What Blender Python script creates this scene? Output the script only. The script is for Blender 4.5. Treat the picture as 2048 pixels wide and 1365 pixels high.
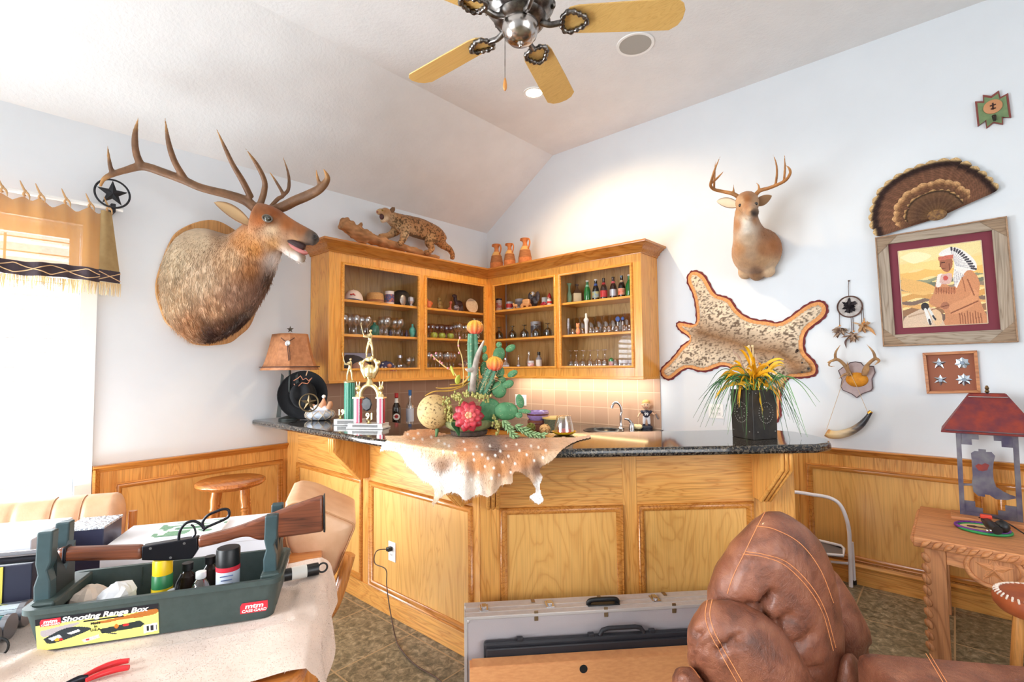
import bpy,math,random
import numpy as np
from mathutils import Vector,Matrix
SC=bpy.context.scene
COL=SC.collection
for o in list(bpy.data.objects):bpy.data.objects.remove(o)
rnd=random.Random(7)
CAM=np.array([4.03197,-4.13415,1.49547]);FPX=998.196
YAW,PITCH,ROLL=2.295212,0.050479,-0.010546
_f=np.array([math.cos(YAW)*math.cos(PITCH),math.sin(YAW)*math.cos(PITCH),math.sin(PITCH)])
_r=np.array([math.sin(YAW),-math.cos(YAW),0.]);_u=np.cross(_r,_f)
CR=_r*math.cos(ROLL)+_u*math.sin(ROLL);CU=-_r*math.sin(ROLL)+_u*math.cos(ROLL);CF=_f
cd=bpy.data.cameras.new('camera');cam=bpy.data.objects.new('camera',cd);COL.objects.link(cam)
cd.sensor_width=36;cd.lens=FPX/2048*36;cd.clip_start=.02
cam.matrix_world=Matrix(((CR[0],CU[0],-CF[0],CAM[0]),(CR[1],CU[1],-CF[1],CAM[1]),(CR[2],CU[2],-CF[2],CAM[2]),(0,0,0,1)))
SC.camera=cam
W=bpy.data.worlds.new('daylight');SC.world=W;W.use_nodes=True
_bg=W.node_tree.nodes['Background'];_bg.inputs[0].default_value=(.97,.98,1,1);_bg.inputs[1].default_value=4.0
SC.view_settings.view_transform='Standard';SC.view_settings.look='None'
SC.view_settings.gamma=1;SC.view_settings.use_curve_mapping=False
SC.view_settings.exposure=0.07
SC.cycles.max_bounces=10;SC.cycles.diffuse_bounces=6;SC.cycles.transparent_max_bounces=24;SC.cycles.glossy_bounces=4
SC.cycles.caustics_reflective=False;SC.cycles.caustics_refractive=False
SC.cycles.sample_clamp_indirect=4
def area(name,loc,direction,sx,sy,power,col=(1,1,1),spread=180):
 l=bpy.data.lights.new(name,'AREA');l.shape='RECTANGLE';l.size=sx;l.size_y=sy;l.energy=power;l.color=col
 l.spread=math.radians(spread)
 o=bpy.data.objects.new(name,l);COL.objects.link(o);o.location=loc
 o.rotation_euler=Vector(direction).to_track_quat('-Z','Z').to_euler()
 return o
area('daylight_left_window',(-.16,-4.62,1.35),(1,.15,-.25),2.1,2.1,60,(.96,.98,1))
area('ceiling_fill_left_window',(-.18,-4.62,1.2),(1,.1,.75),2.1,1.9,240,(.84,.94,1))  # added second lamp in the window, aimed up to brighten the ceiling
area('rear_fill_light',(1.55,-7.55,1.5),(.14,1,-.36),2.6,2.6,62,(.92,.97,1),66)  # added fill lamp behind the camera, aimed at the bar front and right wall
area('side_fill_light',(7.55,-3.6,1.7),(-1,.15,-.36),3.6,2.3,14,(.97,.98,1),80)  # added fill lamp at the unseen side wall
area('under_cabinet_lamp_light',(1.25,-.14,1.378),(0,.25,-1),1.55,.05,7.5,(1,.95,.84))
def ray(px,py):return CR*(px-1024)/FPX-CU*(py-682.5)/FPX+CF
def on(px,py,ax,v):
 d=ray(px,py);return CAM+d*((v-CAM[ax])/d[ax])
def wx(px,py,v=0.):return on(px,py,0,v)
def wy(px,py,v=0.):return on(px,py,1,v)
def wz(px,py,v=0.):return on(px,py,2,v)
def wp(px,py,pt,n):
 d=ray(px,py);n=np.array(n,float);return CAM+d*(((np.array(pt,float)-CAM)@n)/(d@n))
def dp(px,py,dist):return CAM+ray(px,py)*dist
def lin(c):
 return tuple((x/12.92 if x<=.04045 else((x+.055)/1.055)**2.4)for x in(c if max(c)<=1 else[v/255 for v in c]))
MATS={}
class NT:
 def __init__(s,m):s.t=m.node_tree;s.n=s.t.nodes;s.l=s.t.links
 def add(s,typ,**kw):
  n=s.n.new(typ)
  for k,v in kw.items():setattr(n,k,v)
  return n
 def link(s,a,b):s.l.new(a,b)
def newmat(name):
 m=bpy.data.materials.new(name);m.use_nodes=True;MATS[name]=m
 return m,NT(m),m.node_tree.nodes['Principled BSDF']
def setb(b,rough=.5,metal=0,spec=.5,coat=0,sheen=0,trans=0):
 b.inputs['Roughness'].default_value=rough;b.inputs['Metallic'].default_value=metal
 b.inputs['Specular IOR Level'].default_value=spec;b.inputs['Coat Weight'].default_value=coat
 b.inputs['Coat Roughness'].default_value=.12
 b.inputs['Sheen Weight'].default_value=sheen;b.inputs['Transmission Weight'].default_value=trans
def mapped(nt,scale=(1,1,1),rotz=0):
 tc=nt.add('ShaderNodeTexCoord');mp=nt.add('ShaderNodeMapping')
 mp.inputs['Scale'].default_value=scale;mp.inputs['Rotation'].default_value=(0,0,0)
 if rotz:
  m0=nt.add('ShaderNodeMapping');m0.inputs['Rotation'].default_value=(0,0,rotz)
  nt.link(tc.outputs['Object'],m0.inputs[0]);nt.link(m0.outputs[0],mp.inputs[0])
 else:nt.link(tc.outputs['Object'],mp.inputs[0])
 return mp.outputs[0]
def bump(nt,b,height,strength=.3,dist=.01):
 bp=nt.add('ShaderNodeBump');bp.inputs['Strength'].default_value=strength;bp.inputs['Distance'].default_value=dist
 nt.link(height,bp.inputs['Height']);nt.link(bp.outputs[0],b.inputs['Normal'])
def ramp(nt,fac,stops):
 r=nt.add('ShaderNodeValToRGB');e=r.color_ramp.elements
 while len(e)<len(stops):e.new(.5)
 for q,(p,c)in zip(e,stops):q.position=p;q.color=(*c,1)
 nt.link(fac,r.inputs[0]);return r.outputs[0]
def noise(nt,vec,scale,detail=3,dist=0,rough=.55):
 n=nt.add('ShaderNodeTexNoise');n.inputs['Scale'].default_value=scale;n.inputs['Detail'].default_value=detail
 n.inputs['Distortion'].default_value=dist;n.inputs['Roughness'].default_value=rough
 nt.link(vec,n.inputs['Vector']);return n.outputs['Fac']
def mat(name,c,rough=.5,metal=0,spec=.5,coat=0,c2=None,ns=20,nd=3,bs=0,bscale=80,bdist=.004,sheen=0,stretch=(1,1,1),lo=.35,hi=.65):
 """plain or two-tone noisy surface; colours are sRGB"""
 if name in MATS:return MATS[name]
 m,nt,b=newmat(name);setb(b,rough,metal,spec,coat,sheen)
 c=lin(c);b.inputs['Base Color'].default_value=(*c,1)
 if c2 is not None or bs:vec=mapped(nt,stretch)
 if c2 is not None:nt.link(ramp(nt,noise(nt,vec,ns,nd),[(lo,c),(hi,lin(c2))]),b.inputs['Base Color'])
 if bs:bump(nt,b,noise(nt,vec,bscale,3),bs,bdist)
 return m
def wood(name,c1,c2,axis='z',rough=.32,rotz=0,fine=1.0,coat=.25,bands=1.0,dark=.72):
 if name in MATS:return MATS[name]
 m,nt,b=newmat(name);setb(b,rough,0,.5,coat)
 along,across=.55,5.5*fine
 s={'x':(along,across,across),'y':(across,along,across),'z':(across,across,along)}[axis]
 vec=mapped(nt,s,rotz)
 n1=noise(nt,vec,1.0,3,1.2*bands)
 w=nt.add('ShaderNodeMath',operation='PINGPONG');mu=nt.add('ShaderNodeMath',operation='MULTIPLY');mu.inputs[1].default_value=13
 nt.link(n1,mu.inputs[0]);nt.link(mu.outputs[0],w.inputs[0]);w.inputs[1].default_value=.5
 base=ramp(nt,w.outputs[0],[(0.0,lin(c2)),(.14,tuple(a*.35+b_*.65 for a,b_ in zip(lin(c2),lin(c1)))),(.45,lin(c1))])
 s2={'x':(3,190,190),'y':(190,3,190),'z':(190,190,3)}[axis]
 n2=noise(nt,mapped(nt,s2,rotz),1,2)
 por=ramp(nt,n2,[(.36,(dark,)*3),(.56,(1,1,1))])
 mx=nt.add('ShaderNodeMix',data_type='RGBA',blend_type='MULTIPLY');mx.inputs[0].default_value=.75
 nt.link(base,mx.inputs[6]);nt.link(por,mx.inputs[7]);nt.link(mx.outputs[2],b.inputs['Base Color'])
 bump(nt,b,n2,.12,.002)
 return m
def glassy(name,tint=(1,1,1),gl=.16,rough=.02,edge=.75):
 """thin clear glass: see-through with a mirror share that grows towards grazing"""
 if name in MATS:return MATS[name]
 m,nt,b=newmat(name);nt.n.remove(b);out=nt.n['Material Output']
 tr=nt.add('ShaderNodeBsdfTransparent');tr.inputs[0].default_value=(*tint,1)
 g=nt.add('ShaderNodeBsdfGlossy');g.inputs['Roughness'].default_value=rough;g.inputs[0].default_value=(.95,.96,.97,1)
 lw=nt.add('ShaderNodeLayerWeight');lw.inputs[0].default_value=.25
 mr=nt.add('ShaderNodeMapRange');mr.inputs['To Min'].default_value=gl;mr.inputs['To Max'].default_value=edge
 nt.link(lw.outputs['Facing'],mr.inputs[0]);mx=nt.add('ShaderNodeMixShader')
 nt.link(mr.outputs[0],mx.inputs[0]);nt.link(tr.outputs[0],mx.inputs[1]);nt.link(g.outputs[0],mx.inputs[2]);nt.link(mx.outputs[0],out.inputs[0])
 return m
def emis(name,c,strength):
 m,nt,b=newmat(name);b.inputs['Emission Color'].default_value=(*lin(c),1);b.inputs['Emission Strength'].default_value=strength
 return m
def colmat(name,rough=.6,spec=.3,bs=0,bscale=60,sheen=0,vary=0,ns=40,metal=0,coat=0,stretch=(1,1,1)):
 """uses the pigment stored on the mesh (attribute Col)"""
 if name in MATS:return MATS[name]
 m,nt,b=newmat(name);setb(b,rough,metal,spec,coat,sheen)
 a=nt.add('ShaderNodeAttribute',attribute_name='Col');src=a.outputs['Color']
 vec=mapped(nt,stretch)
 if vary:
  n=ramp(nt,noise(nt,vec,ns,4),[(.3,(1-vary,)*3),(.7,(1,1,1))])
  mx=nt.add('ShaderNodeMix',data_type='RGBA',blend_type='MULTIPLY');mx.inputs[0].default_value=1
  nt.link(src,mx.inputs[6]);nt.link(n,mx.inputs[7]);src=mx.outputs[2]
 nt.link(src,b.inputs['Base Color'])
 if bs:bump(nt,b,noise(nt,vec,bscale,4),bs,.006)
 return m
def V(*a):return np.array(a,float)
def nrm(v):v=np.asarray(v,float);return v/max(1e-9,np.linalg.norm(v))
def smoothpath(pts,n=6,extra=None):
 """Catmull-Rom through rows of numbers"""
 P=np.array(pts,float);out=[]
 if len(P)<3:return[P[0]+(P[-1]-P[0])*t for t in np.linspace(0,1,n+1)]
 Q=np.vstack([2*P[0]-P[1],P,2*P[-1]-P[-2]])
 for i in range(1,len(Q)-2):
  for k in range(n):
   t=k/n;a,b,c,d=Q[i-1],Q[i],Q[i+1],Q[i+2]
   out.append(.5*((2*b)+(c-a)*t+(2*a-5*b+4*c-d)*t*t+(3*b-a-3*c+d)*t**3))
 out.append(P[-1]);return out
class MB:
 def __init__(s):s.v=[];s.f=[]
 def add(s,vs,fs):
  o=len(s.v);s.v.extend([(float(a[0]),float(a[1]),float(a[2]))for a in vs]);s.f.extend([tuple(i+o for i in f)for f in fs]);return s
 def obox(s,c,h,ax=None):
  c=np.array(c,float);A=[V(1,0,0),V(0,1,0),V(0,0,1)]if ax is None else[np.array(a,float)for a in ax]
  vs=[c+A[0]*h[0]*i+A[1]*h[1]*j+A[2]*h[2]*k for k in(-1,1)for j in(-1,1)for i in(-1,1)]
  return s.add(vs,[(0,2,3,1),(4,5,7,6),(0,1,5,4),(2,6,7,3),(0,4,6,2),(1,3,7,5)])
 def box(s,lo,hi):
  lo,hi=np.array(lo,float),np.array(hi,float);return s.obox((lo+hi)/2,(hi-lo)/2)
 def prism(s,pts,vec):
  P=[np.array(p,float)for p in pts];vec=np.array(vec,float);n=len(P)
  nn=sum((np.cross(P[i]-P[0],P[(i+1)%n]-P[0])for i in range(n)),V(0,0,0))
  if nn@vec>0:P=P[::-1]
  return s.add(P+[p+vec for p in P],[tuple(range(n)),tuple(range(2*n-1,n-1,-1))]+[(i,i+n,(i+1)%n+n,(i+1)%n)for i in range(n)])
 def rings(s,R,cap0=True,cap1=True,closed=False):
  n=len(R[0]);m=len(R);vs=[p for r in R for p in r];fs=[]
  for i in range(m if closed else m-1):
   j=(i+1)%m
   for k in range(n):fs.append((i*n+k,i*n+(k+1)%n,j*n+(k+1)%n,j*n+k))
  if not closed:
   if cap0:fs.append(tuple(range(n-1,-1,-1)))
   if cap1:fs.append(tuple((m-1)*n+k for k in range(n)))
  return s.add(vs,fs)
 def lathe(s,prof,c=(0,0,0),n=24,ax=(0,0,1),cap0=True,cap1=True,squash=(1,1),a0=0):
  c=np.array(c,float);w=nrm(ax);t=V(1,0,0)if abs(w[0])<.9 else V(0,1,0)
  u=nrm(np.cross(np.cross(w,t),w));v=np.cross(w,u)
  return s.rings([[c+w*z+u*r*math.cos(a0+2*math.pi*k/n)*squash[0]+v*r*math.sin(a0+2*math.pi*k/n)*squash[1]for k in range(n)]for r,z in prof],cap0,cap1)
 def cyl(s,a,b,r0,r1=None,n=16):
  a,b=np.array(a,float),np.array(b,float);return s.lathe([(r0,0),(r0 if r1 is None else r1,np.linalg.norm(b-a))],a,n,b-a)
 def tube(s,pts,r,n=8,cap=True,up=None,flat=1.0,closed=False):
  P=[np.array(p,float)for p in pts];m=len(P)
  rs=[r]*m if np.isscalar(r)else list(r);T=[]
  for i in range(m):
   if closed:T.append(nrm(P[(i+1)%m]-P[i-1]))
   else:T.append(nrm(P[min(m-1,i+1)]-P[max(0,i-1)]))
  ref=np.array(up,float)if up is not None else(V(0,0,1)if abs(T[0][2])<.9 else V(1,0,0))
  N=ref-T[0]*(ref@T[0]);N=nrm(N);R=[]
  for i in range(m):
   if up is not None:N=nrm(np.array(up,float)-T[i]*(np.array(up,float)@T[i]))
   else:N=nrm(N-T[i]*(N@T[i]))
   B=np.cross(T[i],N)
   R.append([P[i]+(N*math.cos(2*math.pi*k/n)+B*math.sin(2*math.pi*k/n)*flat)*rs[i]for k in range(n)])
  return s.rings(R,cap,cap,closed)
 def limb(s,pts,n=10,k=5,flat=1.,up=None):
  """smooth tapered tube; pts rows are x,y,z,r"""
  Q=smoothpath(pts,k);return s.tube([q[:3]for q in Q],[max(.0005,q[3])for q in Q],n,True,up,flat)
 def ball(s,c,r,nu=16,nv=10,ax=None):
  c=np.array(c,float);r=(r,r,r)if np.isscalar(r)else r
  A=[V(1,0,0),V(0,1,0),V(0,0,1)]if ax is None else[np.array(a,float)for a in ax]
  R=[]
  for j in range(nv+1):
   th=math.pi*(j/nv);zz=-math.cos(th);rr=max(.002,math.sin(th))
   R.append([c+A[0]*r[0]*rr*math.cos(2*math.pi*k/nu)+A[1]*r[1]*rr*math.sin(2*math.pi*k/nu)+A[2]*r[2]*zz for k in range(nu)])
  return s.rings(R)
 def grid(s,P):
  """P[i][j] points -> open sheet"""
  m,n=len(P),len(P[0]);return s.add([p for r in P for p in r],[(i*n+j,i*n+j+1,(i+1)*n+j+1,(i+1)*n+j)for i in range(m-1)for j in range(n-1)])
 def frame(s,corners,prof,closed=True):
  """mitred moulding along a planar loop; prof rows = (inwards, outwards from the plane)"""
  P=[np.array(c,float)for c in corners];n=len(P)
  nn=nrm(sum((np.cross(P[i]-P[0],P[(i+1)%n]-P[0])for i in range(n)),V(0,0,0)));R=[]
  for i in range(n):
   d0,d1=nrm(P[i]-P[i-1]),nrm(P[(i+1)%n]-P[i])
   a,b=np.cross(nn,d0),np.cross(nn,d1)
   if not closed and i==0:a=b
   if not closed and i==n-1:b=a
   q=(a+b)/max(.15,1+a@b);R.append([P[i]+q*x+s.out*y for x,y in prof])
  return s.rings(R,closed=closed)
 out=None
 def slab_soft(s,c,h,ax=None,r=.3,n=6):
  """cushion-like superellipsoid"""
  c=np.array(c,float);A=[V(1,0,0),V(0,1,0),V(0,0,1)]if ax is None else[np.array(a,float)for a in ax]
  nu,nv=8*n//2,4*n//2;R=[];sg=lambda x,e:math.copysign(abs(x)**e,x)
  for j in range(nv+1):
   ph=-math.pi/2+math.pi*j/nv;R.append([c+A[0]*h[0]*sg(max(1e-4,math.cos(ph)),r)*sg(math.cos(2*math.pi*k/nu),r)+A[1]*h[1]*sg(max(1e-4,math.cos(ph)),r)*sg(math.sin(2*math.pi*k/nu),r)+A[2]*h[2]*sg(math.sin(ph),r)for k in range(nu)])
  return s.rings(R)
 def mesh(s,name):
  me=bpy.data.meshes.new(name);me.from_pydata(s.v,[],s.f);me.validate();me.update();return me
 def build(s,name,m,parent=None,smooth=35,bevel=0,label=None,bseg=2,fixn=False,origin=None):
  return place(s.mesh(name),name,m,parent,smooth,bevel,label,bseg,fixn,origin)
BASE={}
def place(me,name,m,parent=None,smooth=35,bevel=0,label=None,bseg=2,fixn=False,origin=None):
 if fixn:
  import bmesh
  b=bmesh.new();b.from_mesh(me);bmesh.ops.recalc_face_normals(b,faces=b.faces);b.to_mesh(me);b.free()
 n=len(me.vertices);co=np.empty(n*3,np.float32);me.vertices.foreach_get('co',co);co=co.reshape(-1,3)
 if parent is not None:base=BASE[parent.name]
 elif origin is not None:base=np.array(origin,float)
 else:base=np.array([(co[:,0].min()+co[:,0].max())/2,(co[:,1].min()+co[:,1].max())/2,co[:,2].min()])
 me.vertices.foreach_set('co',(co-base.astype(np.float32)).reshape(-1));me.update()
 if m is not None:me.materials.append(m)
 o=bpy.data.objects.new(name,me);COL.objects.link(o)
 if parent is not None:o.parent=parent
 else:o.location=base
 BASE[o.name]=base
 if smooth:
  me.shade_smooth()
  if smooth<180:me.set_sharp_from_angle(angle=math.radians(smooth))
 if bevel:
  bv=o.modifiers.new('bevel','BEVEL');bv.width=bevel;bv.segments=bseg;bv.limit_method='ANGLE';bv.angle_limit=math.radians(40);bv.harden_normals=False
 if label:o['label']=label
 return o
def thing(name,label,cat,loc=(0,0,0),group=None):
 o=bpy.data.objects.new(name,None);COL.objects.link(o);o.location=loc;o.empty_display_size=.05
 BASE[o.name]=np.array(loc,float);o['label']=label;o['category']=cat
 if group:o['group']=group
 return o
def tag(o,label,cat,group=None):
 o['label']=label;o['category']=cat
 if group:o['group']=group
 return o
def struct(o):o['kind']='structure';return o
def dup(root,loc,rotz=0,label=None,scale=None):
 """copy of a thing with copies of its parts and sub-parts"""
 r=root.copy();COL.objects.link(r);r.location=loc;r.rotation_euler=(0,0,rotz)
 if scale:r.scale=(scale,)*3 if np.isscalar(scale)else scale
 if label:r['label']=label
 for ch in list(root.children):
  c=ch.copy();COL.objects.link(c);c.parent=r
  for g in list(ch.children):
   d=g.copy();COL.objects.link(d);d.parent=c
 return r
def fuse(mb,voxel,smooth=6,fac=.6):
 """one continuous skin over overlapping volumes, returned as plain mesh"""
 me=mb.mesh('tmp');o=bpy.data.objects.new('tmp',me);COL.objects.link(o)
 r=o.modifiers.new('r','REMESH');r.mode='VOXEL';r.voxel_size=voxel
 if smooth:q=o.modifiers.new('s','SMOOTH');q.iterations=smooth;q.factor=fac
 dg=bpy.context.evaluated_depsgraph_get();res=bpy.data.meshes.new_from_object(o.evaluated_get(dg))
 bpy.data.objects.remove(o);bpy.data.meshes.remove(me);return res
def verts(me):
 co=np.empty(len(me.vertices)*3,np.float32);me.vertices.foreach_get('co',co);return co.reshape(-1,3).astype(float)
def pigment(me,rgb):
 """rgb: (n_verts,3) linear colours"""
 a=me.color_attributes.new('Col','FLOAT_COLOR','POINT');c=np.ones((len(me.vertices),4),np.float32);c[:,:3]=rgb
 a.data.foreach_set('color',c.reshape(-1));return me
def vnoise(P,s,seed=0):
 """cheap smooth value noise 0..1 on points"""
 P=np.asarray(P,float)*s+seed*17.3;i=np.floor(P).astype(np.int64);f=P-i;f=f*f*(3-2*f);out=0
 for dx in(0,1):
  for dy in(0,1):
   for dz in(0,1):
    h=((i[:,0]+dx)*374761393+(i[:,1]+dy)*668265263+(i[:,2]+dz)*2147483647+seed*1013)&0x7fffffff
    h=((h^(h>>13))*1274126177)&0x7fffffff;h=(h^(h>>16))&0x7fffffff
    w=(f[:,0]if dx else 1-f[:,0])*(f[:,1]if dy else 1-f[:,1])*(f[:,2]if dz else 1-f[:,2])
    out=out+w*(h%10000)/10000.
 return out
def furred(me,n,length,flow,rgb_of,width=.0016,lift=.35,seed=1,keep=None,lens=None):
 """adds n thin hair blades to a mesh and stores its pigment; flow(P) -> direction rows, rgb_of(P) -> colours"""
 rs=np.random.RandomState(seed);me.calc_loop_triangles()
 tr=np.empty(len(me.loop_triangles)*3,np.int32);me.loop_triangles.foreach_get('vertices',tr);tr=tr.reshape(-1,3)
 co=verts(me);A,B,C=co[tr[:,0]],co[tr[:,1]],co[tr[:,2]]
 nn=np.cross(B-A,C-A);ar=np.linalg.norm(nn,axis=1);nn=nn/np.maximum(ar,1e-12)[:,None]
 w=ar if keep is None else ar*keep((A+B+C)/3);w=w/w.sum()
 k=rs.choice(len(tr),n,p=w);u,v=rs.rand(n),rs.rand(n);sw=u+v>1;u[sw]=1-u[sw];v[sw]=1-v[sw]
 P=A[k]+(B[k]-A[k])*u[:,None]+(C[k]-A[k])*v[:,None];N=nn[k]
 F=flow(P);F=F-N*(F*N).sum(1)[:,None];F=F/np.maximum(np.linalg.norm(F,axis=1),1e-6)[:,None]
 F=F+N*lift+rs.randn(n,3)*.18;F=F/np.linalg.norm(F,axis=1)[:,None]
 L=length*(.6+.8*rs.rand(n));L=L if lens is None else L*lens(P)
 S=np.cross(F,N);S=S/np.maximum(np.linalg.norm(S,axis=1),1e-6)[:,None]*width
 P=P-N*.001
 Vn=np.concatenate([co,np.stack([P-S,P+S,P+F*L[:,None]*.6+N*0,P+F*L[:,None]-N*L[:,None]*.12],1).reshape(-1,3)])
 nv=len(co);polys=[tuple(p.vertices)for p in me.polygons]
 q=nv+np.arange(n)*4;hairs=[(a,a+1,a+2)for a in q]+[(a+0,a+2,a+3)for a in q]
 res=bpy.data.meshes.new('fur');res.from_pydata([tuple(x)for x in Vn],[],polys+hairs);res.update()
 body=rgb_of(co);tips=np.repeat(rgb_of(P)*(.75+.5*rs.rand(n))[:,None],4,0)
 pigment(res,np.concatenate([body,tips]));return res
def canvas_sheet(name,arr,o,ux,uy,parent,m,label=None):
 """flat printed sheet: arr (ny,nx,3) linear colours, row 0 at the bottom; o corner, ux/uy full edge vectors"""
 ny,nx=arr.shape[:2];o,ux,uy=np.array(o,float),np.array(ux,float),np.array(uy,float)
 me=bpy.data.meshes.new(name)
 vs=[tuple(o+ux*i/nx+uy*j/ny)for j in range(ny+1)for i in range(nx+1)]
 fs=[(j*(nx+1)+i,j*(nx+1)+i+1,(j+1)*(nx+1)+i+1,(j+1)*(nx+1)+i)for j in range(ny)for i in range(nx)]
 me.from_pydata(vs,[],fs);me.update()
 a=me.color_attributes.new('Col','FLOAT_COLOR','CORNER');c=np.ones((ny*nx,4,4),np.float32);c[:,:,:3]=arr.reshape(-1,1,3)
 a.data.foreach_set('color',c.reshape(-1));return place(me,name,m,parent,0,0,label)
class Art:
 """small polygon painter, coordinates 0..1, y up"""
 def __init__(s,nx,ny,c):s.a=np.ones((ny,nx,3))*np.array(lin(c));s.X,s.Y=np.meshgrid((np.arange(nx)+.5)/nx,(np.arange(ny)+.5)/ny);s.r=np.random.RandomState(3)
 def mask(s,pts):
  m=np.zeros(s.X.shape,bool);n=len(pts)
  for i in range(n):
   (x0,y0),(x1,y1)=pts[i],pts[(i+1)%n]
   if y0==y1:continue
   c=((s.Y>=min(y0,y1))&(s.Y<max(y0,y1)))&(s.X<x0+(s.Y-y0)/(y1-y0)*(x1-x0));m^=c
  return m
 def fill(s,m,c,var=0,k=1.):
  c=np.array(lin(c));v=1+var*(s.r.rand(*s.X.shape)-.5)*2;s.a[m]=(c*v[m][:,None])*k+s.a[m]*(1-k);return s
 def poly(s,pts,c,var=0,k=1.):return s.fill(s.mask(pts),c,var,k)
 def smooth(s,pts,c,var=0,k=1.):
  P=smoothpath(list(pts)+[pts[0]],6);return s.poly([tuple(p)for p in P],c,var,k)
 def ell(s,x,y,rx,ry,c,var=0,k=1.):return s.fill(((s.X-x)/rx)**2+((s.Y-y)/ry)**2<1,c,var,k)
 def line(s,x0,y0,x1,y1,w,c,asp=1.):
  d=V(x1-x0,(y1-y0)*asp);L=d@d;t=np.clip(((s.X-x0)*d[0]+(s.Y-y0)*asp*d[1])/L,0,1)
  return s.fill((s.X-x0-d[0]*t)**2+((s.Y-y0)*asp-d[1]*t)**2<w*w,c)
def lettering(name,body,size,m,o,ux,uy,parent,extrude=.0008,bold=0,align='LEFT',shear=0,squeeze=1,label=None):
 cu=bpy.data.curves.new(name,'FONT');cu.body=body;cu.size=size;cu.extrude=extrude;cu.offset=bold;cu.align_x=align;cu.shear=shear;cu.resolution_u=4
 t=bpy.data.objects.new(name,cu);COL.objects.link(t);dg=bpy.context.evaluated_depsgraph_get()
 me=bpy.data.meshes.new_from_object(t.evaluated_get(dg));bpy.data.objects.remove(t)
 o,ux,uy=np.array(o,float),nrm(ux),nrm(uy);uz=np.cross(ux,uy);co=verts(me)
 co=o+co[:,:1]*ux*squeeze+co[:,1:2]*uy+co[:,2:]*uz;me.vertices.foreach_set('co',co.astype(np.float32).reshape(-1));me.update();me.materials.clear()
 return place(me,name,m,parent,0,0,label)
ORD=['first','second','third','fourth','fifth','sixth','seventh','eighth','ninth','tenth','eleventh','twelfth','thirteenth','fourteenth','fifteenth','sixteenth','seventeenth','eighteenth','nineteenth','twentieth']
# ================================================================== room shell
Mwall=mat('wall_paint',(224,229,234),.75,c2=(221,226,231),ns=3,bs=.12,bscale=160,bdist=.002)
Mceil=mat('ceiling_texture',(232,232,232),.85,c2=(227,227,227),ns=4,bs=.55,bscale=45,bdist=.006)
Mwhite=mat('white_trim',(240,240,238),.4)
OAK1,OAK2=(228,166,88),(204,136,62)
Koak=dict(c1=OAK1,c2=OAK2)
oakz=wood('oak_upright',OAK1,OAK2,'z');oakx=wood('oak_lengthwise',OAK1,OAK2,'x');oaky=wood('oak_crosswise',OAK1,OAK2,'y')
oakd=wood('oak_diagonal',OAK1,OAK2,'x',rotz=-math.pi/4)
venz=wood('oak_veneer',(228,174,98),(212,154,80),'z',.38,fine=.55,dark=.84)
mldx=wood('oak_moulding_x',(205,136,62),(176,106,40),'x',.25,coat=.4);mldy=wood('oak_moulding_y',(205,136,62),(176,106,40),'y',.25,coat=.4)
cab=wood('oak_cabinet',(246,176,80),(226,148,56),'z',.28,coat=.4);cabx=wood('oak_cabinet_x',(246,176,80),(226,148,56),'x',.28,coat=.4);caby=wood('oak_cabinet_y',(246,176,80),(226,148,56),'y',.28,coat=.4)
cabin=wood('oak_cabinet_inside',(190,152,92),(168,128,70),'z',.4,fine=.6)
Mglass=glassy('window_glass',(1,1,1),.004,.02,.10)
O0=(0,0,0)
def granite(name,stops,rough=.07,sc=140,coat=.3):
 m,nt,b=newmat(name);setb(b,rough,0,.5,coat);vec=mapped(nt)
 nt.link(ramp(nt,noise(nt,vec,sc,4,0,.7),stops),b.inputs['Base Color']);return m
Mgran=granite('black_granite',[(.42,lin((14,14,16))),(.52,lin((36,36,38))),(.58,lin((120,108,92))),(.63,lin((36,33,30))),(.70,lin((150,140,124)))],.06,95)
m,nt,b=newmat('floor_tile');setb(b,.3,0,.4)
tc=nt.add('ShaderNodeTexCoord');mp=nt.add('ShaderNodeMapping');mp.inputs['Location'].default_value=(-1.23,2.37,0);nt.link(tc.outputs['Object'],mp.inputs[0])
br=nt.add('ShaderNodeTexBrick');br.offset=0;br.squash=1
for k,v in(('Scale',1),('Mortar Size',.0045),('Mortar Smooth',.1),('Bias',0),('Brick Width',.457),('Row Height',.457)):br.inputs[k].default_value=v
br.inputs['Color1'].default_value=(1,1,1,1);br.inputs['Color2'].default_value=(.78,.78,.78,1);br.inputs['Mortar'].default_value=(1,1,1,1)
nt.link(mp.outputs[0],br.inputs['Vector'])
stone=ramp(nt,noise(nt,tc.outputs['Object'],26,6,.6,.72),[(.3,lin((66,62,50))),(.45,lin((112,106,86))),(.55,lin((146,136,112))),(.68,lin((190,178,152)))])
mx=nt.add('ShaderNodeMix',data_type='RGBA',blend_type='MULTIPLY');mx.inputs[0].default_value=1;nt.link(stone,mx.inputs[6]);nt.link(br.outputs['Color'],mx.inputs[7])
m2=nt.add('ShaderNodeMix',data_type='RGBA');nt.link(br.outputs['Fac'],m2.inputs[0]);nt.link(mx.outputs[2],m2.inputs[6]);m2.inputs[7].default_value=(*lin((176,152,118)),1)
nt.link(m2.outputs[2],b.inputs['Base Color']);Mfloor=m
m,nt,b=newmat('backsplash_tile');setb(b,.35,0,.4)
tc=nt.add('ShaderNodeTexCoord');mp=nt.add('ShaderNodeMapping');mp.inputs['Location'].default_value=(-.018,-.01,0)
sx=nt.add('ShaderNodeSeparateXYZ');cx=nt.add('ShaderNodeCombineXYZ');ad=nt.add('ShaderNodeMath',operation='ADD')
nt.link(tc.outputs['Object'],sx.inputs[0]);nt.link(sx.outputs[0],ad.inputs[0]);nt.link(sx.outputs[1],ad.inputs[1]);nt.link(ad.outputs[0],cx.inputs[0]);nt.link(sx.outputs[2],cx.inputs[1]);nt.link(cx.outputs[0],mp.inputs[0])
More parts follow.
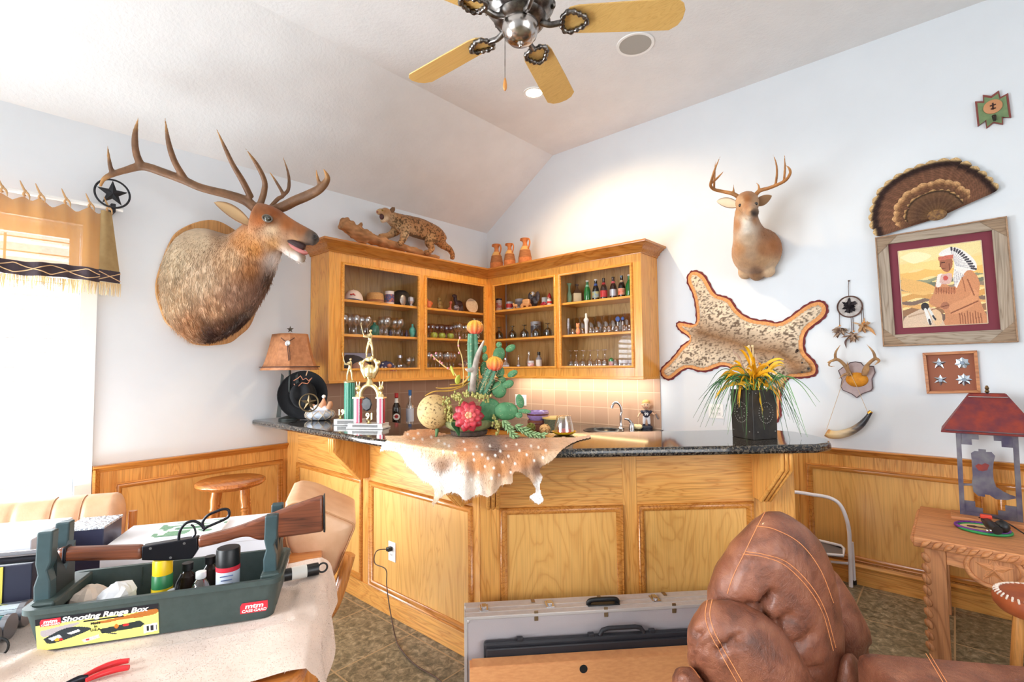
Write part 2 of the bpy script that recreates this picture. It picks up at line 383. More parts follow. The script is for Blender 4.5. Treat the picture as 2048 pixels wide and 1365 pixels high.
br=nt.add('ShaderNodeTexBrick');br.offset=0
for k,v in(('Scale',1),('Mortar Size',.003),('Mortar Smooth',.3),('Bias',0),('Brick Width',.155),('Row Height',.155)):br.inputs[k].default_value=v
br.inputs['Color1'].default_value=(*lin((196,160,134)),1);br.inputs['Color2'].default_value=(*lin((186,150,126)),1);br.inputs['Mortar'].default_value=(*lin((214,186,158)),1)
nt.link(mp.outputs[0],br.inputs['Vector']);nt.link(br.outputs['Color'],b.inputs['Base Color']);bump(nt,b,br.outputs['Fac'],-.3,.003);Mtile=m
XR,YR,HC_,H0,XC=7.5,-7.5,3.698,3.05,.973
struct(MB().box((-.15,YR-.15,-.1),(XR+.15,.15,0)).build('floor',Mfloor,smooth=0,origin=O0))
wl=MB();WY0,WY1,WZ0,WZ1=-5.7,-3.605,.25,2.40
wl.box((-.15,YR,0),(0,WY0,H0)).box((-.15,WY1,0),(0,.15,H0)).box((-.15,WY0,0),(0,WY1,WZ0)).box((-.15,WY0,WZ1),(0,WY1,H0))
struct(wl.build('wall_left',Mwall,smooth=0,origin=O0))
struct(MB().prism([(0,0,0),(XR,0,0),(XR,0,HC_),(XC,0,HC_),(0,0,H0)],(0,.15,0)).build('wall_right',Mwall,smooth=0,origin=O0))
wr=MB();y0,y1=YR-.15,YR
wr.box((-.15,y0,0),(.2,y1,HC_)).box((2.9,y0,0),(XR+.15,y1,HC_)).box((.2,y0,0),(2.9,y1,.15)).box((.2,y0,2.85),(2.9,y1,HC_))
struct(wr.build('wall_rear',Mwall,smooth=0,origin=O0))
ws=MB();ws.box((XR,YR,0),(XR+.15,-5.4,HC_)).box((XR,-1.8,0),(XR+.15,.15,HC_)).box((XR,-5.4,0),(XR+.15,-1.8,.55)).box((XR,-5.4,2.85),(XR+.15,-1.8,HC_))
struct(ws.build('wall_side',Mwall,smooth=0,origin=O0))
ce=MB();ce.prism([(-.15,.15,H0-.1),(0,.15,H0),(XC,.15,HC_),(XR+.15,.15,HC_),(XR+.15,.15,HC_+.12),(XC-.05,.15,HC_+.12),(-.15,.15,H0+.06)],(0,YR-.3,0))
struct(ce.build('ceiling',Mceil,smooth=0,origin=O0,fixn=True))
def window(name,along,y0,y1,z0,z1,p,sgn,panes):
 """plain white framed window in a wall; along = axis of its width, p = wall face, sgn = direction into the room"""
 def b(mb,a0,a1,c0,c1,d0,d1):
  lo,hi=[0,0,0],[0,0,0];q=1-along;lo[along],hi[along]=a0,a1;lo[q],hi[q]=sorted((p+sgn*d0,p+sgn*d1));lo[2],hi[2]=c0,c1;mb.box(lo,hi)
 f=MB();w=.08
 for a in((y0-w,y0,z0-w,z1+w),(y1,y1+w,z0-w,z1+w),(y0,y1,z0-w,z0),(y0,y1,z1,z1+w)):b(f,*a,0,.018)
 for k in range(panes+1):
  c=y0+(y1-y0)*k/panes;b(f,c-.025,c+.025,z0,z1,-.12,-.08)
 b(f,y0,y1,z0,z0+.05,-.12,-.08);b(f,y0,y1,z1-.05,z1,-.12,-.08)
 o=struct(f.build(name,Mwhite,smooth=0));g=MB();b(g,y0,y1,z0,z1,-.102,-.098);g.build('window_pane',Mglass,o,0);return o
w1=window('window_1',1,WY0,WY1,WZ0,WZ1,0,1,3)
window('added_window_rear',0,.2,2.9,.15,2.85,YR,1,2);window('added_window_side',1,-5.4,-1.8,.55,2.85,XR,-1,3)  # unseen rear and side windows, added to let fill light into the room
Mshut=mat('shutter_white',(243,244,245),.45)
fr,lv,tl=MB(),MB(),MB();zt=WZ1;zb=WZ0
panels=[(-4.27,-3.61),(-4.96,-4.30),(-5.68,-4.99)]
for a,bb in panels:
 fr.box((-.055,a,zb),(-.025,a+.05,zt)).box((-.055,bb-.05,zb),(-.025,bb,zt))
 for z in(zb,1.045,zt-.09):fr.box((-.055,a+.05,z),(-.025,bb-.05,z+.09))
 for z0,z1 in((zb+.09,1.045),(1.135,zt-.09)):
  n=int((z1-z0)/.08)
  for k in range(n):
   z=z0+(k+.5)*(z1-z0)/n;c,s=math.cos(.25),math.sin(.25);lv.obox((-.04,(a+bb)/2,z),(.036,(bb-a)/2-.05,.004),[(c,0,s),(0,1,0),(-s,0,c)])
  tl.box((-.004,(a+bb)/2-.006,z0+.02),(.004,(a+bb)/2+.006,z1-.02))
for n,q in(('shutter_frame',fr),('shutter_louvers',lv),('tilt_rod',tl)):q.build(n,Mshut,w1,0)
def sweepxy(mb,path,prof,side=1,closed=False):
 """moulding along a plan path; prof rows = (out, z), mitred corners"""
 P=[V(*p,0)for p in path];n=len(P);R=[]
 for i in range(n):
  d0=nrm(P[i]-P[i-1])if i else None;d1=nrm(P[i+1]-P[i])if i<n-1 else None
  d0=d1 if d0 is None else d0;d1=d0 if d1 is None else d1
  a,b=V(d0[1],-d0[0],0)*side,V(d1[1],-d1[0],0)*side;q=(a+b)/max(.15,1+a@b)
  R.append([P[i]+q*o+V(0,0,z)for o,z in prof])
 mb.rings(R);return mb
CAPP=[(0,.858),(.012,.858),(.016,.868),(.022,.872),(.024,.882),(.036,.888),(.04,.896),(.036,.904),(0,.904)]
PM=[(0,0),(0,.012),(.006,.018),(.012,.013),(.02,.016),(.028,.01),(.034,.008),(.036,0)]
def rect(o,t,s0,s1,z0,z1):o,t=V(*o,0),V(*t,0);return[o+t*s0+V(0,0,z0),o+t*s1+V(0,0,z0),o+t*s1+V(0,0,z1),o+t*s0+V(0,0,z1)]
def moulded(o,t,s0,s1,z0,z1):
 q=MB();q.out=V(t[1],-t[0],0);q.frame(rect(o,t,s0,s1,z0,z1),PM);return q
BBP=[(0,0),(.016,0),(.016,.108),(.022,.112),(.024,.122),(.017,.13),(.012,.14),(0,.14)]
struct(MB().box((0,-3.522,0),(.006,-2.05,.87)).build('trim_1',oakz,smooth=0,fixn=True))
struct(sweepxy(MB(),[(0,-3.522),(0,-2.05)],CAPP,1).build('trim_2',mldy,smooth=50,fixn=True))
struct(sweepxy(MB(),[(.006,-3.522),(.006,-2.05)],BBP,1).build('baseboard_left',oaky,smooth=50,fixn=True))
struct(MB().rings([[V(x,-3.522+d,0 if k==0 else .88)for d,x in((0,0),(0,.036),(.012,.04),(.02,.03),(.03,.024),(.04,.01),(.04,0))]for k in(0,1)]).build('trim_3',mldy,smooth=50,fixn=True))
struct(moulded((.006,-3.407),(0,1),0,1.056,.15,.778).build('trim_4',mldy,smooth=60,fixn=True))
struct(MB().box((2.2,-.006,0),(6.6,0,.87)).build('trim_5',oakz,smooth=0,fixn=True))
struct(sweepxy(MB(),[(2.1,0),(6.6,0)],CAPP,1).build('trim_6',mldx,smooth=50,fixn=True))
struct(sweepxy(MB(),[(2.1,-.006),(6.6,-.006)],BBP,1).build('baseboard_right',oakx,smooth=50,fixn=True))
for k,(a,bb)in enumerate(((2.25,3.08),(3.204,4.124),(4.188,5.1),(5.17,6.1))):struct(moulded((a,-.006),(1,0),0,bb-a,.15,.778).build('trim_%d'%(7+k),mldx,smooth=60,fixn=True))
struct(MB().box((3.1,-.016,0),(3.15,-.006,.86)).build('trim_11',oakz,smooth=0,bevel=.004))
for k,(a,bb)in enumerate(((3.24,4.088),(4.224,5.064))):struct(MB().box((a,-.008,.186),(bb,-.006,.742)).build('trim_%d'%(12+k),venz,smooth=0))
struct(MB().box((.006,-3.371,.186),(.008,-2.387,.742)).build('trim_14',venz,smooth=0))
struct(MB().box((0,-.008,.93),(2.1,0,1.396)).build('trim_15',Mtile,smooth=0,origin=O0))
struct(MB().box((0,-2.13,.93),(.008,0,1.396)).build('trim_16',Mtile,smooth=0,origin=O0))
# ================================================================== bar
C0,T2,N2=V(2.19,-2.31,0),V(1,1,0)/2**.5,V(1,-1,0)/2**.5
def b2(s,n,z=0):return C0+T2*s+N2*n+V(0,0,z)
bar=thing('bar','long angled oak bar front with framed panels below the black granite top','bar',(1.6,-2.2,0))
pl=[V(.004,-2.31,0),C0,b2(1.666,0),b2(1.666,-.15),V(2.19-.15*math.tan(math.pi/8),-2.16,0),V(.004,-2.16,0)]
MB().prism(pl,(0,0,1.066)).build('body',oakz,bar,0,.003)
def face(o,t,items,fn):
 for s0,s1,z0,z1,th,nm,mt in items:
  n=V(t[1],-t[0],0);mb=MB();R=rect(o[:2],t[:2],s0,s1,z0,z1);mb.prism(R,n*th);mb.build(nm,mt,bar,0,.0015)
f1=((.0,-2.31),(1,0));f2=((C0[0],C0[1]),(T2[0],T2[1]))
face(*f1,[(.01,.188,0,1.066,.004,'stile',oakz),(1.109,1.193,0,1.066,.004,'stile',oakz),(2.14,2.188,0,1.066,.004,'stile',oakz),(.188,1.109,.772,1.066,.003,'upper_board',oakx),(1.193,2.14,.772,1.066,.003,'upper_board',oakx),(.188,1.109,.145,.77,.001,'panel',venz),(1.193,2.14,.145,.77,.001,'panel',venz),(.01,2.192,0,.118,.014,'baseboard',oakx)],0)
face(*f2,[(.0,.1,0,1.066,.004,'stile',oakz),(.737,.813,0,1.066,.004,'stile',oakz),(1.433,1.664,0,1.066,.004,'stile',oakz),(.1,.737,.772,1.066,.003,'upper_board',oakd),(.813,1.433,.772,1.066,.003,'upper_board',oakd),(.1,.737,.145,.77,.001,'panel',venz),(.813,1.433,.145,.77,.001,'panel',venz),(-.004,1.666,0,.118,.014,'baseboard',oakd)],0)
for o,t,a,bb in((*f1,.188,1.109),(*f1,1.193,2.14),(*f2,.1,.737),(*f2,.813,1.433)):
 oo=(o[0]+t[1]*.002,o[1]-t[0]*.002);moulded(oo,t,a,bb,.12,.772).build('panel_moulding',mldx,bar,60,fixn=True)
def corbel(o,t,s):
 o,t=V(*o,0),V(*t,0);n=V(t[1],-t[0],0)
 pr=[(.004,1.066),(.245,1.066),(.245,.985),(.055,.79),(.004,.79)]
 c=MB().prism([o+t*s+n*a+V(0,0,z)for a,z in pr],t*.07).build('corbel',oakz,bar,0,.003)
 for k in range(3):
  q=MB();p=o+t*(s+.0125+.0225*k);q.tube([p+n*.248+V(0,0,1.062),p+n*.248+V(0,0,.985),p+n*.055+V(0,0,.787)],.0105,10);q.build('bead',oakz,c,60)
corbel(*f1,1.115);corbel(*f1,2.06);corbel(*f2,.028);corbel(*f2,1.437)
ct=[V(.003,-2.585,0),V(2.315,-2.585,0),b2(1.60,.30),b2(1.70,.25),b2(1.77,.14),b2(1.79,0),b2(1.78,-.14),b2(1.70,-.25),b2(1.60,-.28),V(2.074,-2.03,0),V(.003,-2.03,0)]
tag(MB().prism([p+V(0,0,1.068)for p in ct],(0,0,.042)).build('bar_countertop',Mgran,None,60,.014,bseg=3),'polished black speckled granite slab topping the raised bar','countertop')
outlet_n=0
lc=thing('back_counter','low L-shaped oak base counter with granite top behind the bar','counter',(.4,-.4,0))
MB().prism([(.01,-.009,0),(2.1,-.009,0),(2.1,-.6,0),(.6,-.6,0),(.6,-2.15,0),(.01,-2.15,0)],(0,0,.80)).build('base_cabinet',cab,lc,0,fixn=True)
MB().box((.1,-.6,.8),(.6,-.58,.889)).box((.58,-2.1,.8),(.6,-.6,.889)).box((.6,-.6,.8),(2.1,-.58,.889)).build('apron',cabx,lc,0)
slab=MB().prism([(.009,-.009,.889),(2.12,-.009,.889),(2.12,-.63,.889),(.63,-.63,.889),(.63,-2.028,.889),(.009,-2.028,.889)],(0,0,.041)).mesh('slab')
so=bpy.data.objects.new('slab',slab);COL.objects.link(so)
SK=V(1.72,-.33,.93);cu=bpy.data.objects.new('cut',MB().cyl(SK-V(0,0,.2),SK+V(0,0,.1),.16,n=40).mesh('cut'));COL.objects.link(cu)
bm_=so.modifiers.new('b','BOOLEAN');bm_.object=cu;bm_.operation='DIFFERENCE';bm_.solver='EXACT'
me=bpy.data.meshes.new_from_object(so.evaluated_get(bpy.context.evaluated_depsgraph_get()));bpy.data.objects.remove(so);bpy.data.objects.remove(cu)
place(me,'counter_slab',Mgran,lc,0)
Mchrome=mat('brushed_chrome',(205,205,208),.18,1);Mblack=mat('black_plastic',(22,22,24),.4)
sink=thing('sink','round black bar sink basin sunk in the low counter','sink',tuple(SK))
MB().lathe([(.03,-.04),(.12,-.038),(.15,-.02),(.156,-.002),(.163,.0045),(.175,.0045),(.176,.001),(.158,.0008),(.153,-.03),(.12,-.042)],SK,40,cap0=True,cap1=False).build('basin',mat('sink_black',(26,28,32),.25),sink,60)
fau=thing('faucet','chrome gooseneck bar faucet beside the round sink','faucet',tuple(wz(1240,857,.93)))
fb=wz(1240,858,.93)*1.;fb[1]=min(fb[1],-.12);fb=V(1.79,-.15,.93)
BASE[fau.name]=fb;fau.location=fb
def fp(px,py):return wp(px,py,fb,(-.662,.748,0))
MB().lathe([(.028,0),(.028,.008),(.02,.014),(.014,.03),(.012,.05)],fb,16).build('base',Mchrome,fau)
top=[fb+V(0,0,.03),fb+V(0,0,.12),fp(1243,825),fp(1241,813),fp(1235,806),fp(1228,807),fp(1224,815)]
MB().limb([(*p,.011)for p in top],10,6).build('spout',Mchrome,fau,80);MB().cyl(fp(1224,812),fp(1223.5,817),.013).build('aerator',Mchrome,fau)
hb=V(1.90,-.16,.93);ha=thing('water_tap','chrome lever handle standing right of the gooseneck faucet','tap',tuple(hb))
MB().lathe([(.026,0),(.024,.03),(.02,.055),(.012,.065)],hb,16).build('base',Mchrome,ha)
MB().limb([(*(hb+V(0,0,.055)),.012),(*(hb+V(-.02,-.01,.085)),.011),(*(hb+V(-.055,-.03,.095)),.007)],8).build('lever',Mchrome,ha,80)
# ================================================================== wall cabinets
XF=.309;ZB,ZT=1.396,2.46
CRN=[(0,2.435),(.01,2.435),(.014,2.45),(.026,2.458),(.034,2.475),(.056,2.493),(.066,2.497),(.07,2.505),(.086,2.51),(.088,2.516),(.088,2.527),(0,2.527)]
cl=thing('wall_cabinet','glass-fronted oak wall cabinet on the left wall, under the bobcat','cabinet',(.15,-1.1,ZB))
def P1(lo,hi):return lo,hi
q=MB();q.box((.009,-2.131,ZB),(XF-.02,-2.111,ZT)).box((.009,-.02,ZB),(XF-.02,-.009,ZT)).box((.009,-2.111,ZT-.02),(XF-.02,-.02,ZT)).box((.009,-2.111,1.44),(XF-.02,-.02,1.458));q.build('body',cab,cl,0)
MB().box((.002,-2.13,ZB),(.009,-.009,ZT)).build('back_panel',cabin,cl,0)
MB().box((.012,-1.212,1.458),(XF-.025,-1.194,ZT-.02)).build('divider',cabin,cl,0)
q=MB()
for a,bb in((-2.131,-2.02),(-.36,-.29)):q.box((XF-.02,a,ZB),(XF,bb,ZT))
q.box((XF-.02,-1.233,1.475),(XF,-1.165,2.36)).box((XF-.02,-2.02,ZB),(XF,-.36,1.475)).box((XF-.02,-2.02,2.36),(XF,-.36,ZT));q.build('face_frame',cab,cl,0,.0015)
def door(o,t,s0,s1,root):
 oo=V(*o,0);n=V(t[1],-t[0],0);k=MB();k.out=n;k.frame(rect(o,t,s0-.004,s1+.004,1.471,2.364),[(0,0),(0,.012),(.006,.018),(.014,.014),(.02,.016),(.022,0)])
 f=k.build('door_frame',cabx,root,60,fixn=True)
 MB().prism([p+n*.004 for p in rect(o,t,s0+.01,s1-.01,1.485,2.35)],n*.003).build('glass_pane',Mglass,f,0)
door((XF,0),(0,1),-2.02,-1.233,cl);door((XF,0),(0,1),-1.165,-.36,cl)
for z in(2.065,1.777):
 MB().box((.012,-2.108,z-.022),(XF-.022,-1.214,z)).build('shelf',caby,cl,0,.003);MB().box((.012,-1.192,z-.022),(XF-.022,-.024,z)).build('shelf',caby,cl,0,.003)
sweepxy(MB(),[(.003,-2.131),(XF,-2.131),(XF,-.311)],CRN,1).build('crown_moulding',mldy,cl,50,fixn=True)
MB().box((.01,-2.125,1.372),(XF+.003,-.3,1.398)).build('light_rail',caby,cl,0,.003)
MB().box((.005,-2.13,2.455),(XF,-.3,2.5)).build('top_board',caby,cl,0)
crr=thing('wall_cabinet','glass-fronted oak wall cabinet on the right wall, under the clay jugs','cabinet',(1.2,-.15,ZB))
q=MB();q.box((2.078,-XF+.02,ZB),(2.098,-.002,ZT)).box((XF,-XF+.02,ZT-.02),(2.078,-.009,ZT)).box((XF,-XF+.02,1.44),(2.078,-.009,1.458));q.build('body',cab,crr,0)
MB().box((XF,-.009,ZB),(2.078,-.002,ZT)).build('back_panel',cabin,crr,0)
MB().box((1.226,-XF+.025,1.458),(1.244,-.012,ZT-.02)).build('divider',cabin,crr,0)
q=MB()
for a,bb in((XF,.395),(2.017,2.098)):q.box((a,-XF,ZB),(bb,-XF+.02,ZT))
q.box((1.213,-XF,1.475),(1.256,-XF+.02,2.36)).box((.395,-XF,ZB),(2.017,-XF+.02,1.475)).box((.395,-XF,2.36),(2.017,-XF+.02,ZT));q.build('face_frame',cab,crr,0,.0015)
door((0,-XF),(1,0),.395,1.213,crr);door((0,-XF),(1,0),1.256,2.017,crr)
for z in(2.09,1.785):
 MB().box((XF+.004,-XF+.022,z-.022),(1.224,-.012,z)).build('shelf',cabx,crr,0,.003);MB().box((1.246,-XF+.022,z-.022),(2.076,-.012,z)).build('shelf',cabx,crr,0,.003)
sweepxy(MB(),[(XF,-XF),(2.098,-XF),(2.098,-.003)],CRN,1).build('crown_moulding',mldx,crr,50,fixn=True)
MB().box((XF,-XF-.003,1.372),(2.1,-XF+.02,1.398)).box((2.08,-XF+.02,1.372),(2.1,-.009,1.398)).build('light_rail',cabx,crr,0,.003)
MB().box((XF,-XF,2.455),(2.095,-.005,2.5)).build('top_board',cabx,crr,0)
ul=thing('under_cabinet_light','slim glowing strip light fixed under the right wall cabinet','light',(1.25,-.14,1.386))
MB().box((.45,-.17,1.386),(2.05,-.11,1.396)).build('housing',Mwhite,ul,0);MB().box((.47,-.165,1.382),(2.03,-.115,1.386)).build('diffuser',emis('lamp_warm',(255,222,160),6),ul,0)
# ================================================================== mounts and skins
def pxof(P):
 d=np.asarray(P,float)-CAM;z=d@CF;return np.stack([1024+FPX*(d@CR)/z,682.5-FPX*(d@CU)/z],1)
def blend(P,anchors,power=3.):
 """pigment between colour patches placed on the animal: rows (px, py, sRGB)"""
 q=pxof(P);A=np.array([a[:2]for a in anchors],float);Cc=np.array([lin(a[2])for a in anchors])
 d=np.sqrt(((q[:,None]-A[None])**2).sum(2))+3;w=d**-power;return(w@Cc)/w.sum(1)[:,None]
Mfur=colmat('fur',.8,.15,sheen=.15)
Mantler=colmat('antler_bone',.5,.4,bs=.25,bscale=90,vary=.25,ns=60)
Mhorn2=Mantler
Meye=mat('glass_eye',(30,20,12),.05,coat=1);
def antler(parent,px_lists,at,base_c,tip_c,name='antler',voxel=.006,n=9):
 mb=MB();tips=[]
 for L in px_lists:
  pts=[(*at(a[0],a[1],a[2]),a[3])for a in L];mb.limb(pts,n,5);tips.append(pts[-1][:3])
 me=fuse(mb,voxel,3,.5);P=verts(me);d=np.min(np.stack([np.linalg.norm(P-np.array(t),axis=1)for t in tips]),0)
 w=np.clip(1-d/.10,0,1)[:,None];nz=vnoise(P,25)[:,None]
 pigment(me,(np.array(lin(base_c))*(1-w)+np.array(lin(tip_c))*w)*(.7+.5*nz));return place(me,name,Mantler,parent,180)
def leaf_ear(parent,base,tip,side,width,c_out,c_in,name='ear',thick=.008,cup=.4):
 """pointed cupped ear"""
 base,tip,side=map(lambda a:np.array(a,float),(base,tip,side));L=tip-base;nn=nrm(np.cross(L,side));R=[]
 for i in range(13):
  t=i/12;w=width*(math.sin(math.pi*min(1,t*.86+.14))**.75)*(1 if t<.97 else .25)
  row=[base+L*t+side*w*s+nn*(cup*w*(s*s))for s in np.linspace(-1,1,9)];R.append(row+[p-nn*thick*(1-.7*t)for p in row[::-1]])
 mb=MB().rings(R);me=mb.mesh('ear');n=len(R[0]);P=verts(me);ins=(np.arange(len(P))%n)<9
 c=np.where(ins[:,None],np.array(lin(c_in)),np.array(lin(c_out)));e=np.abs((np.arange(len(P))%n)-4.0);edge=(ins&(e>3.4));c[edge]=np.array(lin(c_out))*.5
 pigment(me,c);return place(me,name,Mfur,parent,60,fixn=True)
elk=thing('elk_mount','bugling bull elk shoulder mount with huge antlers on left wall plaque','mounted elk',(0,-2.95,2.1))
pq=[(470,462),(440,445),(414,441),(381,449),(352,465),(337,487),(322,524),(311,561),(310.6,590),(319,619),(330,645),(348,661),(366,674),(381,687),(407,692),(440,690),(461,685),(478,672),(497,655),(510,625),(518,580),(512,530),(495,490)]
P=[wx(a,b,.002)for a,b in smoothpath(pq+[pq[0]],4)[:-1]]
MB().prism(P,(.022,0,0)).build('plaque',wood('plaque_oak',(204,150,88),(176,120,62),'z',.4),elk,40,.006,fixn=True)
E=lambda a,b,x:wx(a,b,x)
mb=MB()
def ring_el(c,ry,rz,tilt=0,n=28,ax=None):
 c=np.array(c);w=nrm(ax if ax is not None else(1,0,0));up=nrm(V(0,0,1)-w*w[2]);s=np.cross(up,w)
 return[c+s*ry*math.cos(2*math.pi*k/n)+up*rz*math.sin(2*math.pi*k/n)for k in range(n)]
spine=[((.024,-2.97,2.10),.235,.40,(1,0,0)),((.10,-2.95,2.09),.245,.405,(1,.1,0)),((.22,-2.90,2.10),.225,.37,(1,.25,.12)),((.33,-2.85,2.14),.185,.315,(1,.35,.3)),((.42,-2.81,2.21),.15,.25,(.9,.4,.55)),((.50,-2.78,2.29),.13,.20,(.8,.4,.8)),((.57,-2.75,2.38),.115,.16,(.7,.4,.9)),((.62,-2.72,2.45),.10,.13,(.7,.5,.6))]
S=[np.array([*c,a,b,*nrm(w)])for c,a,b,w in spine];S=smoothpath(S,4)
mb.rings([ring_el(s[:3],s[3],s[4],0,28,s[5:8])for s in S])
hb0,eyeP,nose=E(520,440,.62),E(545,452,.66),E(626,482,.80)
hd=nrm(nose-hb0);hup=nrm(V(0,0,1)-hd*hd[2]);hs=np.cross(hd,hup)
if hs@(CAM-hb0)<0:hs=-hs
def H(a,u,s=0):return hb0+hd*a+hup*u+hs*s
HL=np.linalg.norm(nose-hb0)
mb.limb([(*H(-.04,.0),.105),(*H(.05,.005),.112),(*H(.13,.0),.10),(*H(.22,.006),.074),(*H(.31,.010),.058),(*H(HL-.01,.010),.050),(*H(HL+.025,.0),.034)],16,5)
mb.limb([(*H(.0,-.06),.08),(*H(.10,-.085),.066),(*H(.18,-.098),.048),(*H(.25,-.122),.038),(*H(.315,-.140),.034),(*H(.352,-.138),.024)],14,5)
for sg in(1,-1):mb.ball(H(.07,.02,.080*sg),(.042,.036,.03));mb.ball(H(HL+.0,.012,.034*sg),.028)
me=fuse(mb,.011,5,.5)
EA=[(345,520,(206,184,154)),(345,600,(200,172,140)),(400,480,(196,172,142)),(400,560,(214,190,162)),(440,470,(150,118,88)),(460,520,(196,160,124)),(430,620,(190,150,116)),(380,650,(172,126,90)),(470,600,(178,140,116)),(420,668,(84,60,52)),(460,665,(92,66,56)),(490,650,(70,46,36)),(440,650,(120,84,64)),(500,540,(160,108,66)),(480,480,(182,126,76)),(520,580,(150,112,92)),(540,560,(118,86,66)),(510,500,(188,128,70)),(541,459,(196,166,134)),(552,522,(226,214,206)),(575,522,(238,230,226)),(590,515,(230,216,206)),(545,490,(196,146,96)),(520,440,(150,86,44)),(548,425,(138,76,36)),(575,445,(170,104,58)),(590,490,(206,152,104)),(605,460,(156,100,62)),(618,470,(104,88,76)),(628,474,(60,54,52)),(636,488,(50,46,46)),(600,494,(96,74,62)),(615,497,(70,58,54)),(632,498,(56,50,50)),(606,508,(120,98,80)),(618,512,(110,92,76)),(632,510,(120,104,84)),(622,524,(196,172,136)),(540,444,(120,72,40))]
def elkc(P):
 c=blend(P,EA,3.5);n=vnoise(P,30,2)[:,None];n2=vnoise(P*V(1,1,.25),90,5)[:,None];return c*(.68+.3*n+.3*n2)
def elkflow(P):
 t=np.clip((P[:,2]-2.32)/.1,0,1)[:,None];a=np.array([.25,.05,-1.]);return a*(1-t)+np.array([.35,-.1,-.9])*t
hk=lambda P:np.clip(1-(pxof(P)[:,0]-530)/60,.06,1)
me=furred(me,26000,.034,elkflow,elkc,.0011,.32,3,hk,lambda P:np.clip(.35+(2.42-P[:,2])*3,.22,1.25))
place(me,'hide',Mfur,elk,180)
antler(elk,[[(512,418,.62,.034),(491,402,.57,.033),(458,390,.53,.029),(403,376,.48,.026),(366,360,.44,.027),(326,345,.40,.027),(286,333,.36,.026),(250,341,.32,.02),(225,349,.30,.017),(208,358,.28,.013),(200,374,.27,.007)],[(225,350,.30,.014),(219,325,.31,.011),(215,290,.33,.003)],[(283,334,.36,.024),(272,305,.38,.02),(270,270,.41,.016),(277,235,.44,.003)],[(372,362,.44,.022),(350,325,.48,.019),(337,285,.52,.015),(330,235,.56,.003)],[(502,396,.60,.022),(485,362,.64,.02),(466,330,.68,.016),(450,296,.71,.012),(433,258,.74,.003)],[(520,410,.64,.022),(528,385,.68,.02),(529,362,.72,.017),(514,330,.76,.014),(491,297,.80,.003)]],E,(124,88,60),(214,160,96))
antler(elk,[[(545,420,.62,.03),(566,414,.68,.034),(590,402,.76,.034),(618,390,.85,.033),(642,376,.94,.028),(655,357,1.0,.019),(647,338,1.04,.004)],[(640,372,.93,.014),(635,355,.95,.010),(632,339,.96,.003)],[(540,415,.60,.014),(556,398,.56,.015),(566,390,.54,.013),(553,365,.52,.01),(537,341,.50,.003)],[(566,392,.54,.013),(577,378,.53,.013),(577,350,.52,.01),(566,313,.51,.003)]],E,(124,88,60),(206,150,88))
leaf_ear(elk,E(496,447,.60),E(428,405,.52),nrm(E(470,460,.60)-E(476,425,.56)),.05,(150,96,54),(206,174,132),cup=.5)
leaf_ear(elk,H(.0,.06,-.09),H(-.05,.13,-.24),nrm(hd),.045,(150,96,54),(206,174,132),cup=.5)
ep=eyeP+hs*.0
ey=H(.068,.006,.100);e1=MB().ball(ey,.026,16,10).build('eye',mat('elk_eye',(58,56,44),.06,coat=1),elk,180)
MB().tube([ey+hs*.012+hd*.029*math.cos(a)+hup*.021*math.sin(a)for a in np.linspace(0,2*math.pi,21)[:-1]],.0055,6,closed=True).build('eyelid',mat('eyelid_skin',(104,92,80),.5),e1,80)
MB().limb([(*H(.22,-.085),.022),(*H(.28,-.098),.024),(*H(.325,-.100),.018),(*H(.35,-.092),.009)],10,4,1.5,hup).build('tongue',mat('tongue',(206,128,124),.35),elk,180)
MB().limb([(*H(.20,-.06),.03),(*H(.27,-.066),.036),(*H(.32,-.07),.026)],10,4,1.2,hup).build('mouth',mat('mouth_dark',(58,34,34),.6),elk,180)
for sg in(1,-1):
 mbn=MB();mbn.tube([H(HL+.008,.02,.042*sg)+hd*.012*math.cos(a)*1.1+hup*.012*math.sin(a)+hs*sg*.006 for a in np.linspace(0,2*math.pi,17)[:-1]],.0055,6,closed=True);mbn.build('nostril',mat('nose_leather',(46,42,42),.3),elk,80)
D=lambda a,b,y:wy(a,b,y)
deer=thing('deer_mount','whitetail buck shoulder mount on the white right wall','mounted deer',tuple(D(1512,500,0)))
mb=MB()
def ringw(cx,cz,y,rx,rz,n=26,ty=0):return[V(cx+rx*math.cos(2*math.pi*k/n),y+ty*math.sin(2*math.pi*k/n),cz+rz*math.sin(2*math.pi*k/n))for k in range(n)]
rows=[]
for px,py,y,wpx,hpx,ty in((1514,505,-.004,42,47,0),(1513,504,-.05,43,48,0),(1508,501,-.13,40,46,.02),(1502,492,-.20,34,44,.06),(1496,474,-.27,26,38,.10),(1492,452,-.31,21.5,30,.10),(1491,432,-.34,20,22,.08),(1492,415,-.36,19,17,.05)):
 c=D(px,py,y);k=(CAM-c)@-CF/FPX;rows.append([*c,wpx*k/.93,hpx*k,ty])
for s in smoothpath(rows,4):pass
mb.rings([ringw(s[0],s[2],s[1],s[3],s[4],26,s[5])for s in smoothpath(rows,4)])
dh,dn=D(1494,406,-.36),D(1506,424,-.57);dd=nrm(dn-dh);du=nrm(V(0,0,1)-dd*dd[2]);ds=np.cross(dd,du);DLn=np.linalg.norm(dn-dh)
def DH(a,u,s=0):return dh+dd*a+du*u+ds*s
mb.limb([(*DH(-.06,0),.07),(*DH(.0,.004),.078),(*DH(.06,-.005),.07),(*DH(.13,-.016),.05),(*DH(DLn-.03,-.012),.042),(*DH(DLn+.005,-.012),.034),(*DH(DLn+.02,-.014),.02)],14,5)
mb.limb([(*DH(0,-.05),.055),(*DH(.1,-.055),.038),(*DH(DLn-.03,-.046),.027)],12,4)
for px,py in((1490,545),(1536,541),(1513,548)):
 c=D(px,py,-.06);mb.ball(c,(.05,.06,.055))
me=fuse(mb,.009,4,.5)
